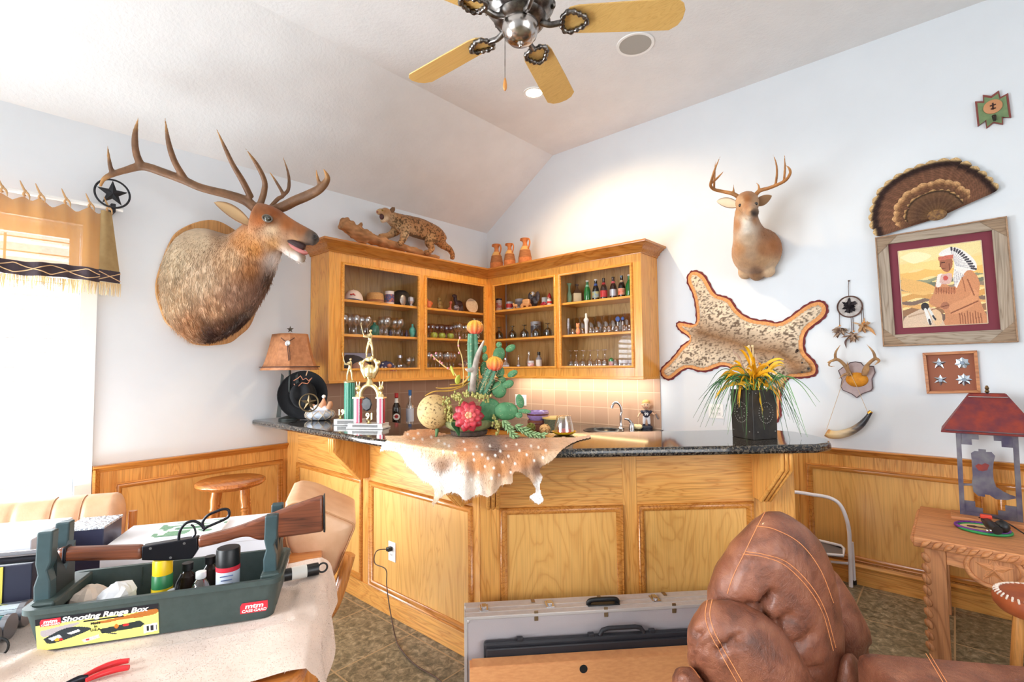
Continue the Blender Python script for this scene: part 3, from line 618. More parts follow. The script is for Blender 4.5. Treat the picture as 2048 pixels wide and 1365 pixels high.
DA=[(1480,500,(190,142,100)),(1474,450,(178,130,92)),(1494,455,(232,220,204)),(1494,445,(238,228,214)),(1496,480,(196,168,140)),(1500,510,(190,158,128)),(1530,500,(176,122,80)),(1548,490,(166,106,62)),(1535,465,(150,100,62)),(1540,540,(214,184,150)),(1484,545,(210,176,140)),(1512,545,(142,106,76)),(1490,525,(200,160,122)),(1525,525,(200,160,120)),(1510,440,(178,132,96)),(1494,398,(150,96,54)),(1482,404,(196,160,124)),(1512,404,(190,152,116)),(1494,412,(176,124,82)),(1500,420,(206,164,124)),(1496,437,(226,208,186)),(1505,426,(52,44,42)),(1503,423,(60,50,46)),(1508,428,(52,44,42)),(1498,428,(190,150,116)),(1478,420,(186,144,104))]
def deerc(P):return blend(P,DA,4.2)*(.8+.2*vnoise(P,40,3)+.15*vnoise(P,160,5))[:,None]
me=furred(me,9000,.011,lambda P:np.tile(V(0,-.1,-1),(len(P),1)),deerc,.0008,.2,5,lambda P:np.where(P[:,1]>-.02,.0,1.))
place(me,'hide',Mfur,deer,180)
antler(deer,[[(1481,397,-.36,.017),(1466,388,-.36,.015),(1444,383,-.37,.013),(1428,379,-.40,.012),(1421,371,-.44,.011),(1424,358,-.47,.010),(1430,338,-.50,.008),(1441,312,-.52,.002)],[(1424,366,-.44,.009),(1436,355,-.42,.008),(1449,341,-.41,.002)],[(1428,378,-.40,.009),(1429,350,-.38,.008),(1431,322,-.37,.002)],[(1467,387,-.36,.009),(1467.5,369,-.36,.002)]],D,(176,118,64),(208,150,92),voxel=.0045)
antler(deer,[[(1508,394,-.36,.017),(1519,382,-.36,.015),(1536,377,-.37,.013),(1554,370,-.40,.012),(1571,361,-.44,.011),(1580,348,-.48,.010),(1579,338,-.51,.008),(1571,330,-.53,.002)],[(1551,371,-.39,.009),(1554,346,-.38,.008),(1552,326,-.37,.006),(1546,309,-.36,.002)],[(1568,362,-.42,.009),(1570,335,-.41,.007),(1569,309,-.40,.002)],[(1518,382,-.36,.009),(1517,371,-.36,.006),(1511,365,-.36,.002)]],D,(176,118,64),(208,150,92),voxel=.0045)
leaf_ear(deer,D(1476,410,-.34),D(1433,403,-.31),V(0,-.25,-.97),.042,(150,116,84),(226,208,186),cup=.3)
leaf_ear(deer,D(1511,406,-.34),D(1544,392,-.31),nrm(D(1530,412,-.33)-D(1526,392,-.31)),.04,(150,116,84),(226,208,186),cup=.3)
for px,py,y in((1480.5,411,-.455),(1512,408,-.452)):
 MB().ball(D(px,py,y),.0125,12,8).build('eye',Meye,deer,180)
B=lambda a,b,x=.2:wx(a,b,x)
ZC=2.528
log=thing('driftwood_log','gnarled driftwood log lying on the cabinet top under the bobcat','driftwood',(.2,-1.4,ZC))
mb=MB();L=[(*B(684,447,.20),.055),(*B(700,458,.2),.05),(*B(712,466,.2),.062),(*B(735,474,.2),.05),(*B(757,482,.2),.045),(*B(790,491,.2),.04),(*B(830,503,.2),.03),(*B(878,516,.2),.015)]
mb.limb(L,12,5,1.15);mb.limb([(*B(712,468),.05),(*B(722,474),.05),(*B(734,484),.035)],10);mb.limb([(*B(716,458),.03),(*B(722,450),.02),(*B(724,446),.016)],8)
P=B(690,448);mb.ball(P,(.045,.05,.06));mb.ball(B(700,451),.045)
me=fuse(mb,.009,2,.4);co=verts(me);co[:,2]=np.maximum(co[:,2],ZC+.002)
co+=((vnoise(co,28,1)-.5)[:,None]*.016+(vnoise(co*V(1,.3,1),90,3)-.5)[:,None]*.01)*V(1,.3,1);co[:,2]=np.maximum(co[:,2],ZC+.002);me.vertices.foreach_set('co',co.astype(np.float32).reshape(-1));me.update()
pigment(me,np.array(lin((176,128,88)))*(.55+.75*vnoise(co*V(1,.35,1),60,7))[:,None]);place(me,'log',colmat('driftwood',.85,.1,bs=.5,bscale=70),log,60)
cat=thing('bobcat_mount','snarling spotted bobcat stepping along the driftwood on the cabinet','mounted bobcat',(.2,-1.2,ZC))
mb=MB()
mb.limb([(*B(778,432),.052),(*B(789,440),.07),(*B(803,447),.085),(*B(820,452),.094),(*B(838,457),.098),(*B(856,464),.094),(*B(872,472),.088),(*B(884,482),.065)],16,5)
hc=B(771,427,.215);mb.ball(hc,(.05,.055,.05));mb.limb([(*hc,.04),(*B(761,424,.225),.031),(*B(755,425,.23),.022)],10);mb.limb([(*B(772,436,.215),.035),(*B(766,441,.22),.022),(*B(762,442,.225),.014)],10)
def leg(pts,x):mb.limb([(*B(a,b,x),r)for a,b,r in pts],10,5)
leg([(798,452,.07),(790,463,.045),(778,471,.03),(766,473,.028),(759,474,.026)],.15);leg([(807,455,.07),(809,468,.045),(805,481,.03),(800,487,.028),(796,489,.024)],.255)
leg([(866,474,.075),(858,486,.045),(864,497,.03),(858,504,.026),(850,505,.024)],.25);leg([(878,478,.075),(886,490,.045),(899,499,.032),(905,510,.026),(904,518.5,.024)],.14)
leg([(883,472,.035),(888,474,.022),(892,479,.014)],.2)
me=fuse(mb,.008,3,.5)
BA=[(770,422,(176,128,82)),(760,424,(200,160,116)),(770,440,(232,208,176)),(790,450,(206,166,120)),(800,432,(166,118,76)),(830,440,(160,112,72)),(860,450,(164,114,72)),(880,470,(170,118,76)),(820,470,(216,182,140)),(850,478,(196,152,106)),(765,474,(184,134,86)),(800,485,(192,142,94)),(855,503,(190,140,92)),(903,512,(188,132,84)),(880,490,(200,150,100))]
def catc(P):
 c=blend(P,BA,3.);q=pxof(P);n=vnoise(P,95,11);s=np.clip((n-.58)/.07,0,1)*np.clip((q[:,0]-775)/14,0,1);n3=vnoise(P*V(.25,.25,1.6),45,2);st=np.clip((n3-.66)/.05,0,1)*(q[:,1]>462)*(q[:,1]>462+(q[:,0]-790)*.2)
 return c*(1-.72*np.maximum(s,st*.8))[:,None]*(.8+.3*vnoise(P,120,4))[:,None]
me=furred(me,8000,.013,lambda P:np.tile(V(0,.9,-.5),(len(P),1)),catc,.0009,.25,8);place(me,'pelt',Mfur,cat,180)
for sg,x in((1,.235),(-1,.17)):leaf_ear(cat,B(782,426,x),B(787+sg*1.5,414,x),V(.5,.85,0),.022,(120,88,62),(206,170,130),thick=.006,cup=.4)
MB().ball(B(763.5,434,.245),(.016,.022,.026),12,8).build('mouth',mat('bobcat_mouth',(70,30,28),.5),cat,180)
MB().ball(B(754.5,424,.24),(.01,.008,.008),8,6).build('nose',mat('bobcat_nose',(150,84,74),.4),cat,180)
for x in(.26,):MB().ball(B(765,420.5,x),.008,10,6).build('eye',mat('amber_eye',(150,120,40),.08,coat=1),cat,180)
sk=[(185,110),(215,75),(265,75),(310,105),(345,165),(385,230),(440,245),(490,270),(525,325),(580,375),(660,405),(740,410),(800,425),(870,395),(950,335),(1020,290),(1090,275),(1135,295),(1150,345),(1125,400),(1060,450),(1005,500),(990,570),(1000,630),(1050,680),(1078,730),(1070,785),(1020,805),(950,812),(885,815),(850,860),(832,920),(827,1000),(830,1060),(800,1112),(765,1100),(745,1030),(745,930),(735,860),(700,815),(620,790),(520,760),(440,728),(380,745),(330,765),(260,765),(200,745),(150,765),(90,815),(50,822),(15,800),(2,760),(20,725),(70,680),(120,620),(150,580),(205,540),(150,500),(120,470),(110,440),(130,420),(180,425),(240,435),(245,380),(235,290),(215,220),(185,160)]
O=np.array([wy(1320+a/3.411,520+b/3.411,-.004)[[0,2]]for a,b in smoothpath(sk+[sk[0]],4)[:-1]])
def inset(Q,d,it=2):
 R=Q.copy();T=np.roll(Q,-1,0)-np.roll(Q,1,0);T/=np.maximum(np.linalg.norm(T,axis=1),1e-9)[:,None]
 ar=.5*np.sum(Q[:,0]*np.roll(Q[:,1],-1)-np.roll(Q[:,0],-1)*Q[:,1]);nn=np.stack([-T[:,1],T[:,0]],1)*(1 if ar>0 else-1)
 R=Q+nn*d
 for _ in range(it):R=(R+.5*np.roll(R,1,0)+.5*np.roll(R,-1,0))/2
 return R
rug=thing('bobcat_skin','flat spotted bobcat skin with tan felt border pinned on right wall','animal skin',(2.75,0,1.7))
scal=O+(O-inset(O,.01,0))*(.35*np.sin(np.arange(len(O))*2.1))[:,None]
MB().prism([V(a,-.003,c)for a,c in scal],(0,-.007,0)).build('trim_felt',mat('maroon_felt',(112,44,46),.9,bs=.3,bscale=300),rug,40,fixn=True)
I1=inset(O,.014);rf=MB().prism([V(a,-.010,c)for a,c in I1],(0,-.005,0)).build('felt_border',mat('tan_felt',(232,166,104),.9,c2=(214,146,88),ns=60,bs=.4,bscale=60),rug,40,fixn=True)
for k in range(0,len(I1),3):
 a=I1[k];bq=inset(O,.042)[k];MB().tube([V(a[0],-.0155,a[1]),V(bq[0],-.0155,bq[1])],.0022,5).build('pleat',MATS['tan_felt'],rf,60)
I2=inset(O,.036,3)
def inside(Px,Pz,Q):
 m=np.zeros(Px.shape,bool)
 for i in range(len(Q)):
  (x0,z0),(x1,z1)=Q[i],Q[(i+1)%len(Q)]
  if z0==z1:continue
  m^=((Pz>=min(z0,z1))&(Pz<max(z0,z1)))&(Px<x0+(Pz-z0)/(z1-z0)*(x1-x0))
 return m
st=.007;gx=np.arange(I2[:,0].min(),I2[:,0].max(),st);gz=np.arange(I2[:,1].min(),I2[:,1].max(),st);GX,GZ=np.meshgrid(gx,gz);M=inside(GX,GZ,I2)
dd_=np.full(GX.shape,9.)
for a,c in I2:dd_=np.minimum(dd_,np.hypot(GX-a,GZ-c))
idx=-np.ones(GX.shape,int);idx[M]=np.arange(M.sum());vs=np.stack([GX[M],-.017-.014*np.clip(dd_[M]/.05,0,1),GZ[M]],1)
hp=wy(1601,737,-.03);hz=np.exp(-(((vs[:,0]-hp[0])/.075)**2+((vs[:,2]-hp[2])/.055)**2));vs[:,1]-=.06*hz
fs=[(idx[j,i],idx[j,i+1],idx[j+1,i+1],idx[j+1,i])for j in range(len(gz)-1)for i in range(len(gx)-1)if M[j,i]and M[j,i+1]and M[j+1,i+1]and M[j+1,i]]
me=bpy.data.meshes.new('pelt');me.from_pydata([tuple(v)for v in vs],[],[f for f in fs]);me.update()
axl=[wy(*p,0)[[0,2]]for p in((1402,665),(1455,680),(1515,700),(1560,705),(1600,735))]
def rugc(P):
 q=P[:,[0,2]];d=np.full(len(P),9.)
 for a,bq in zip(axl[:-1],axl[1:]):
  t=np.clip(((q-a)@(bq-a))/((bq-a)@(bq-a)),0,1);d=np.minimum(d,np.linalg.norm(q-a-t[:,None]*(bq-a),axis=1))
 e=np.full(len(P),9.)
 for a in I2:e=np.minimum(e,np.hypot(q[:,0]-a[0],q[:,1]-a[1]))
 w=np.clip(d/.16,0,1)[:,None];n=vnoise(P,14,3)[:,None]
 c=np.array(lin((150,112,78)))*(1-w)+np.array(lin((236,216,188)))*w;c=c*(.75+.4*n)
 n2=vnoise(P*V(1,0,1.5)+V(0,.3,0),88,9);sp=np.clip((n2-.60)/.07,0,1)*np.clip(e/.02,0,1);
 k_=(.82*sp*np.clip(.4+w[:,0],0,1))[:,None];c=c*(1-k_)+np.array(lin((72,46,30)))*k_;far=np.clip((.02-e)/.02,0,1)[:,None];c=c*(1-.35*far);head=np.clip(1-np.hypot(q[:,0]-hp[0],q[:,1]-hp[2])/.09,0,1)[:,None];return c*(1-head*.5)+np.array(lin((164,124,90)))*head*.5*(.6+.6*n)
me=furred(me,22000,.013,lambda P:np.stack([-(P[:,0]*0+1),P[:,0]*0,(P[:,2]-1.75)*1.5],1),rugc,.0009,.22,4);place(me,'pelt',Mfur,rug,180)
for a,bq in((1604,726),(1604,745)):MB().ball(wy(a,bq,-.085),.007,8,6).build('eye',Meye,rug,180)
MB().ball(wy(1617,738,-.06),(.008,.01,.01),8,6).build('nose',MATS['nose_leather'],rug,180)
for a,bq,t in((1592,706,(1594,698)),(1575,752,(1572,758))):leaf_ear(rug,wy(a,bq,-.05),wy(*t,-.07),V(.7,-.5,0),.016,(60,44,36),(120,60,50),thick=.005)
# ================================================================== things on the right wall
Mcol=colmat('print',.55,.3);Mfeather=colmat('feather',.75,.15,vary=.25,ns=120)
hubp=wy(1874,436,-.012);fan=thing('turkey_fan','spread turkey tail fan mounted on the wall above the framed picture','feather fan',tuple(hubp))
arc=[(1752,474),(1740,455),(1737.6,433),(1744,405),(1755,381.5),(1780,358),(1811,340),(1840,328),(1870,320),(1909.6,316),(1953,334),(1980,354),(2000,378)]
pol=[]
for q in arc:
 d=wy(*q,-.012)-hubp;pol.append((math.atan2(d[2],d[0])%(2*math.pi)if d[0]>0 or d[2]>0 else math.atan2(d[2],d[0])%(2*math.pi),math.hypot(d[0],d[2])))
pol=[(a if a<4.5 else a-2*math.pi,r)for a,r in pol];pol.sort()
pa,pr=[p[0]for p in pol],[p[1]for p in pol]
def feather(name,ang,L,w,y,stops,r0=.02,bars=0,seed=0,tipround=.12):
 d,s=V(math.cos(ang),0,math.sin(ang)),V(-math.sin(ang),0,math.cos(ang));n,m=46,6;rows=[];cols=[]
 P=[lin(c)for _,c in stops];T=[t for t,_ in stops]
 for i in range(n+1):
  t=i/n;ww=w*(.25+.75*min(1,t*1.25))*(1 if t<1-tipround else math.sqrt(max(.04,1-((t-1+tipround)/tipround)**2)));row=[]
  for j in range(m+1):
   u=j/m*2-1;row.append(hubp+d*(r0+(L-r0)*t)+s*ww*u+V(0,y-.004*(1-u*u)-.010*math.sin(t*3),0))
   c=np.array([np.interp(t,T,[p[k]for p in P])for k in range(3)]);
   if bars:c=c*(.82+.3*(math.sin((t*bars+abs(u)*1.2)*6.283+seed)>0))
   if abs(u)<.1:c=c*1.25
   cols.append(c*(.9+.2*rnd.random()))
  rows.append(row)
 me=MB().grid(rows).mesh(name);pigment(me,np.array(cols));o=place(me,name,Mfeather,fan,180);return o
NF=18
for i in range(NF):
 a=pa[0]+(pa[-1]-pa[0])*(i+.5)/NF;L=np.interp(a,pa,pr);w=L*(pa[-1]-pa[0])/NF*.62
 feather('tail_feather',a,L,w,-.002-.0022*(abs(i-8.5)),[(0,(92,62,48)),(.5,(120,82,62)),(.80,(112,78,60)),(.86,(48,34,32)),(.93,(52,36,34)),(.96,(206,172,122)),(1,(216,186,140))],bars=26,seed=i)
for i in range(15):
 a=pa[0]+.05+(pa[-1]-pa[0]-.1)*(i+.5)/15;L=np.interp(a,pa,pr)*(.62+.02*(i%2))
 feather('covert_feather',a,L,L*.125,-.026-.001*(i%3),[(0,(80,54,44)),(.72,(104,72,54)),(.84,(122,86,60)),(.93,(196,150,104)),(1,(212,170,124))],bars=12,seed=i)
for i in range(13):
 a=pa[0]+.1+(pa[-1]-pa[0]-.2)*(i+.5)/13;L=np.interp(a,pa,pr)*.47
 feather('inner_feather',a,L,L*.15,-.033-.001*(i%3),[(0,(110,80,54)),(.5,(92,66,50)),(.82,(110,80,58)),(.90,(36,32,28)),(.95,(176,138,92)),(1,(190,150,104))],seed=i)
MB().ball(hubp+V(0,-.04,.01),(.05,.012,.035)).build('base_tuft',mat('quill_base',(150,112,66),.8,c2=(90,62,46),ns=60),fan,180)
FO=[wy(*q,-.002)for q in((1768,693),(2035,684),(2012,436),(1752,478))];FI=[wy(*q,-.002)for q in((1791,670),(2000.6,660),(1983,462.6),(1777,490))];FP=[wy(*q,-.017)for q in((1807,656),(1976,647),(1962,481),(1796,503))]
pic=thing('framed_picture','large picture of a seated man in a feather headdress in a weathered wooden frame','picture',tuple((FO[0]+FO[2])/2))
wea=wood('weathered_board',(176,160,142),(140,122,104),'x',.8,coat=0,dark=.7);weaz=wood('weathered_board_upright',(180,164,146),(144,126,108),'z',.8,coat=0,dark=.7)
for k in range(4):
 j=(k+1)%4;q=[FO[k],FO[j],FI[j],FI[k]];MB().prism([p+V(0,-.006,0)for p in q],(0,-.024,0)).build('frame_board',wea if k%2==0 else weaz,pic,0,.003,fixn=True)
q=[FO[k]+(FO[k]-FI[k])*.04 for k in range(4)]
for k in range(4):
 a,bq=q[k],q[(k+1)%4];c=(FO[k]+FO[(k+1)%4])/2;inn=nrm((FI[k]+FI[(k+1)%4])/2-c)*.008
 MB().prism([a,bq,bq+inn,a+inn],(0,-.040,0)).build('outer_edge',mat('frame_edge',(172,140,112),.7,c2=(150,116,88),ns=40),pic,0,.002,fixn=True)
for k in range(4):
 e1,e2=FO[(k+1)%4]-FO[k],FO[k-1]-FO[k];p=FO[k]+(FI[k]-FO[k])*.06;MB().prism([p+V(0,-.0305,0),p+nrm(e1)*.115+V(0,-.0305,0),p+nrm(e2)*.115+V(0,-.0305,0)],(0,-.004,0)).build('corner_block',wood('corner_block',(160,136,112),(128,104,82),'x',.8,rotz=0,coat=0),pic,0,.001,fixn=True)
MB().prism([p+V(0,-.008,0)for p in FI],(0,-.003,0)).build('mat_board',mat('maroon_mat',(120,48,62),.8),pic,0,fixn=True)
A=Art(170,168,(238,214,150))
def PU(X,Y):
 yt,yb=None,None;u=.5
 for _ in range(3):
  v=0
  yt,yb=868-56*u,1255-23*u;v=1-(Y-yt)/(yb-yt);xl,xr=270-28*v,698-35*v;u=(X-xl)/(xr-xl)
 return(u,v)
def PP(pts):return[PU(*p)for p in pts]
for k,(y0,y1,c)in enumerate([(0,.16,(120,96,84)),(.16,.24,(150,110,80)),(.24,.30,(222,170,106)),(.30,.35,(128,104,92)),(.35,.42,(214,160,92)),(.42,.47,(232,186,116)),(.47,.52,(150,130,110)),(.52,.57,(118,122,104)),(.57,.61,(150,150,120)),(.61,.72,(240,190,110)),(.72,.84,(246,212,140)),(.84,1.01,(238,220,160))]):
 w=.02*np.sin(A.X*14+k*2);A.fill((A.Y+w>=y0)&(A.Y+w<y1),c,.08)
A.smooth(PP([(262,1000),(300,1010),(400,1030),(440,1060),(330,1075),(260,1060)]),(230,180,110),.1);A.smooth(PP([(250,900),(330,870),(420,890),(330,930)]),(248,232,186),.05)
coat=(204,140,100)
A.smooth(PP([(450,990),(430,1080),(405,1125),(440,1150),(480,1165),(492,1205),(480,1246),(690,1236),(672,1150),(655,1100),(658,1030),(640,985),(600,960),(560,1020),(520,1050)]),coat,.12)
for k in range(9):A.line(*PU(560+k*13,1170+6*(k%3)),*PU(566+k*13,1232),.006,(150,92,64))
A.smooth(PP([(655,1080),(640,1128),(570,1178),(522,1180),(515,1140),(600,1100),(630,1060)]),(214,150,108),.1);A.line(*PU(520,1180),*PU(650,1120),.008,(140,84,58));A.line(*PU(600,1010),*PU(632,1090),.008,(150,92,64));A.line(*PU(575,1000),*PU(590,1070),.006,(160,100,70))
A.poly(PP([(440,1050),(540,1048),(545,1078),(440,1076)]),(186,118,82),.15)
for k in range(8):A.line(*PU(444+k*13,1052),*PU(444+k*13,1084),.004,(140,84,60))
A.smooth(PP([(452,985),(444,1045),(468,1042),(478,985)]),(236,228,222),.1);A.smooth(PP([(470,985),(465,1028),(515,1030),(522,980)]),(214,176,166),.15);A.ell(*PU(492,1003),.03,.03,(200,90,80))
hd_=(236,232,228)
A.smooth(PP([(455,882),(480,860),(520,846),(562,853),(612,888),(642,930),(638,965),(600,965),(572,1000),(546,1052),(530,1000),(536,940),(524,890),(470,892)]),hd_,.1)
for k in range(12):
 t=k/11;e=(520+120*t**.8,848+110*t**1.4);f0=(526+20*t,900+40*t);A.line(*PU(*f0),*PU(*e),.004,(188,184,190));d=(e[0]-f0[0],e[1]-f0[1]);A.line(*PU(f0[0]+d[0]*.78,f0[1]+d[1]*.78),*PU(*e),.012,(70,66,74))
for k in range(6):A.line(*PU(540+k*9,960+6*k),*PU(536+k*8,1045-10*k),.004,(176,172,178))
A.smooth(PP([(460,912),(480,905),(522,903),(526,940),(508,970),(484,968),(466,945)]),(164,104,78),.12);A.poly(PP([(455,895),(530,884),(531,904),(457,914)]),(196,110,92),.2);A.line(*PU(470,925),*PU(486,923),.006,(70,40,34));A.line(*PU(470,922),*PU(464,945),.006,(120,70,52));A.line(*PU(474,955),*PU(490,953),.005,(96,50,44));A.line(*PU(510,930),*PU(512,962),.008,(120,72,56))
A.smooth(PP([(270,1252),(278,1205),(345,1168),(400,1150),(462,1172),(478,1215),(470,1248)]),(214,188,162),.12);A.line(*PU(300,1200),*PU(380,1180),.01,(186,156,130));A.smooth(PP([(400,1150),(462,1172),(474,1225),(440,1240)]),(226,190,150),.1)
A.ell(*PU(386,1148),.05,.05,(52,46,50),.3);A.smooth(PP([(380,1160),(395,1160),(420,1225),(405,1235)]),(232,230,226),.1);A.smooth(PP([(400,1160),(412,1158),(440,1205),(432,1215)]),(222,222,218),.1);A.line(*PU(408,1215),*PU(414,1236),.014,(60,56,62));A.line(*PU(428,1195),*PU(440,1212),.012,(60,56,62))
A.ell(*PU(490,1142),.05,.045,(172,112,84),.12);A.line(*PU(470,1150),*PU(508,1140),.005,(120,70,50));A.line(*PU(420,1165),*PU(470,1148),.006,(150,96,70))
me=canvas_sheet('painting',A.a,(0,0,0),(1,0,0),(0,0,1),pic,Mcol)
co=verts(me.data);st_=co+BASE[pic.name];uu,vv=st_[:,0:1],st_[:,2:3]
nw=(FP[0]*(1-uu)+FP[1]*uu)*(1-vv)+(FP[3]*(1-uu)+FP[2]*uu)*vv-BASE[pic.name];me.data.vertices.foreach_set('co',nw.astype(np.float32).reshape(-1));me.data.update()
for k in range(4):
 MB().tube([FP[k]+V(0,-.001,0),FP[(k+1)%4]+V(0,-.001,0)],.0025,6).build('mat_bevel',mat('mat_bevel',(222,200,170),.7),pic,60)
def q3(lst,y):return[wy(*p,y)for p in lst]
bo=q3(((1853.8,787.7),(1961.5,786),(1954,701.4),(1845,706.5)),-.002);bx=thing('badge_display','small wooden shadow box with four silver star badges','display frame',tuple((bo[0]+bo[2])/2))
cen=sum(bo)/4;bi=[p+(cen-p)*.13 for p in bo]
for k in range(4):j=(k+1)%4;MB().prism([bo[k],bo[j],bi[j],bi[k]],(0,-.028,0)).build('frame_side',wood('badge_frame_wood',(196,128,76),(166,100,54),'x',.4),bx,0,.002,fixn=True)
MB().prism(bi,(0,-.006,0)).build('backing',mat('rust_felt',(150,92,70),.9),bx,0,fixn=True)
Msil=mat('silver_badge',(196,206,216),.22,1)
def star(c,r0,r1,n,th,nn=(0,-1,0),up=(0,0,1),a0=0):
 """faceted star: raised ridge mesh"""
 nn,up=nrm(nn),nrm(up);s=np.cross(up,nn);c=np.array(c,float);P=[]
 for k in range(2*n):
  a=math.pi/2+a0+math.pi*k/n;r=r0 if k%2==0 else r1;P.append(c+s*r*math.cos(a)*-1+up*r*math.sin(a))
 mb=MB();m=2*n;mb.add(P+[c+nn*th,c-nn*.001],[(k,(k+1)%m,m)for k in range(m)]+[((k+1)%m,k,m+1)for k in range(m)]);return mb
for(px,py),n,r0,r1 in(((1878,728),5,.037,.017),((1924.5,726.5),7,.036,.027),((1881,761),6,.036,.018),((1928,760),8,.038,.026)):
 c=wy(px,py,-.009);s_=star(c,r0,r1,n,.006).build('badge',Msil,bx,0,fixn=True);MB().cyl(c-V(0,.003,0),c-V(0,.007,0),.012,.010,20).build('badge_seal',mat('badge_seal',(120,130,142),.3,1),s_,40)
ap=thing('antler_plaque','shield plaque with small antlers and an orange cap above the powder horn','trophy plaque',tuple(wy(1714,765,0)))
cq=lambda L,y:[wy(1640+a/3.593,540+b/3.593,y)for a,b in L]
sh=[(265,920),(225,890),(165,866),(150,840),(158,790),(133,725),(165,700),(192,692),(215,668),(255,662),(295,668),(312,690),(345,692),(385,694),(396,740),(374,785),(380,850),(368,868),(305,890)]
MB().prism(cq(sh,-.002),(0,-.018,0)).build('shield',mat('shield_face',(176,158,158),.5,c2=(166,146,146),ns=30),ap,0,.004,fixn=True)
sq=cq(sh,-.0195);MB().tube(sq+[sq[0]],.003,6).build('shield_edge',mat('shield_edge',(84,60,62),.5),ap,60)
MB().ball(cq([(265,790)],-.02)[0],(.065,.035,.05)).build('skull_cap',mat('orange_hide',(222,150,30),.7,c2=(206,130,26),ns=50),ap,180)
cd2=lambda L:[[(1640+a/3.593,540+b/3.593,y,r)for a,b,y,r in l]for l in L]
antler(ap,cd2([[(215,760,-.05,.018),(200,720,-.06,.014),(165,672,-.075,.012),(125,645,-.10,.011),(85,655,-.12,.009),(52,668,-.13,.004)],[(112,648,-.10,.010),(112,595,-.115,.008),(150,535,-.12,.002)],[(205,740,-.055,.010),(200,700,-.075,.008),(195,660,-.09,.002)],[(75,655,-.12,.008),(65,690,-.12,.005),(110,695,-.12,.002)],[(205,750,-.05,.012),(170,755,-.06,.008),(135,785,-.065,.002)]]),D,(140,104,72),(206,160,108),voxel=.004,n=8)
antler(ap,cd2([[(318,760,-.05,.018),(322,715,-.06,.014),(355,670,-.075,.012),(396,640,-.10,.011),(425,655,-.12,.008),(392,685,-.13,.003)],[(398,640,-.10,.010),(382,590,-.115,.008),(335,535,-.12,.002)],[(330,745,-.055,.012),(348,715,-.07,.008),(352,690,-.08,.002)]]),D,(140,104,72),(206,160,108),voxel=.004,n=8)
hn=thing('powder_horn','curved powder horn hanging by a cord from the antler plaque','powder horn',tuple(wy(1690,862,0)))
hl=[(47,1170,27),(75,1183,27),(130,1186,26),(190,1172,25),(240,1152,23),(290,1118,20),(325,1080,16),(348,1048,12),(364,1022,11)]
pts=[]
for a,bb,r in hl:
 p=wy(1640+a/3.593,540+bb/3.593,-.045);pts.append((*p,r*.001085))
sp=smoothpath(pts,6);me=MB().tube([q[:3]for q in sp],[q[3]for q in sp],16).mesh('horn');P=verts(me);tt=np.clip((P[:,0]-P[:,0].min())/np.ptp(P[:,0]),0,1)
T_=[0,.08,.12,.35,.55,.68,.8,1];C_=np.array([lin(c)for c in((196,130,66),(206,150,86),(224,190,130),(216,196,158),(176,156,126),(96,88,86),(44,46,54),(34,36,44))]);tn=np.clip(tt+.18*(vnoise(P*V(.5,1,2),40)-.5),0,1)
pigment(me,np.stack([np.interp(tn,T_,C_[:,k])for k in range(3)],1));place(me,'horn',colmat('horn',.3,.5,coat=.2),hn,60)
e0,e1_=wy(1653,860,-.045),wy(1737,829,-.045);nail=cq([(222,742)],-.025)[0];nl2=cq([(165,800)],-.025)[0]
MB().tube([e0,nl2,cq([(200,745)],-.07)[0]],.0016,5).build('cord',mat('jute_cord',(206,180,146),.9),hn,60);MB().tube([e1_,cq([(262,835)],-.056)[0],nail+V(0,-.05,.01)],.0016,5).build('cord',MATS['jute_cord'],hn,60)
MB().cyl(sp[-1][:3]-V(.012,0,.012),np.array(sp[-1][:3])+V(.004,0,.004),.0125,.0125).build('tip_collar',mat('brass',(206,160,70),.3,1),hn)
dc=thing('dream_catcher','round dream catcher with dangling feather tufts beside the framed picture','dream catcher',tuple(wy(1699,612,0)))
c0=wy(1640+213/3.593,540+265/3.593,-.012);rx,rz=.072,.072
Mthong=mat('dark_thong',(92,64,54),.8)
MB().tube([c0+V(rx*math.cos(a),0,rz*math.sin(a))for a in np.linspace(0,2*math.pi,41)[:-1]],.0045,8,closed=True).build('hoop',Mthong,dc,80)
q=MB();q.lathe([(.001,0),(.069,0),(.069,.001),(.001,.001)],c0+V(0,.004,0),32,(0,-1,0));q.build('web',mat('grey_hide',(176,168,164),.85,c2=(214,206,200),ns=30),dc,30)
rng=np.random.RandomState(5)
def tuft(name,c,r,n,cols,parent,L=.05,down=1.):
 mb=MB();cc=[]
 for k in range(n):
  d=nrm(rng.randn(3)*V(1,.5,1)+V(0,-.3,-down));s=nrm(np.cross(d,V(0,1,.2)));l=L*(.5+rng.rand());b0=c+rng.randn(3)*r*.3;e=b0+d*l;mb.add([b0-s*.002,b0+s*.002,b0+d*l*.6+s*.006*r/.02,e,b0+d*l*.6-s*.006*r/.02],[(0,1,2,3,4)]);cc+=[np.array(lin(cols[rng.randint(len(cols))]))]*5
 me=mb.mesh(name);pigment(me,np.array(cc));return place(me,name,Mfeather,parent,0)
tuft('center_feather',c0+V(0,-.012,0),.03,60,[(40,36,40),(60,54,56)],dc,.035,.2)
kx=lambda a,bb,y=-.012:wy(1640+a/3.593,540+bb/3.593,y)
MB().tube([kx(207,80),kx(203,120),kx(206,195)],.002,5).build('hanger',Mthong,dc,60)
MB().ball(kx(207,80),.006).build('nail',Mthong,dc,180)
for L in([(138,300),(140,400)],[(222,335),(228,445)],[(236,335),(240,440)],[(295,270),(300,380)],[(308,275),(315,375)]):MB().tube([kx(*p)for p in L],.002,5).build('string',Mthong,dc,60)
for a,bb in((142,402),(242,442),(304,384),(318,376)):MB().ball(kx(a,bb),.006,8,6).build('bead',mat('orange_bead',(232,150,60),.4),dc,180)
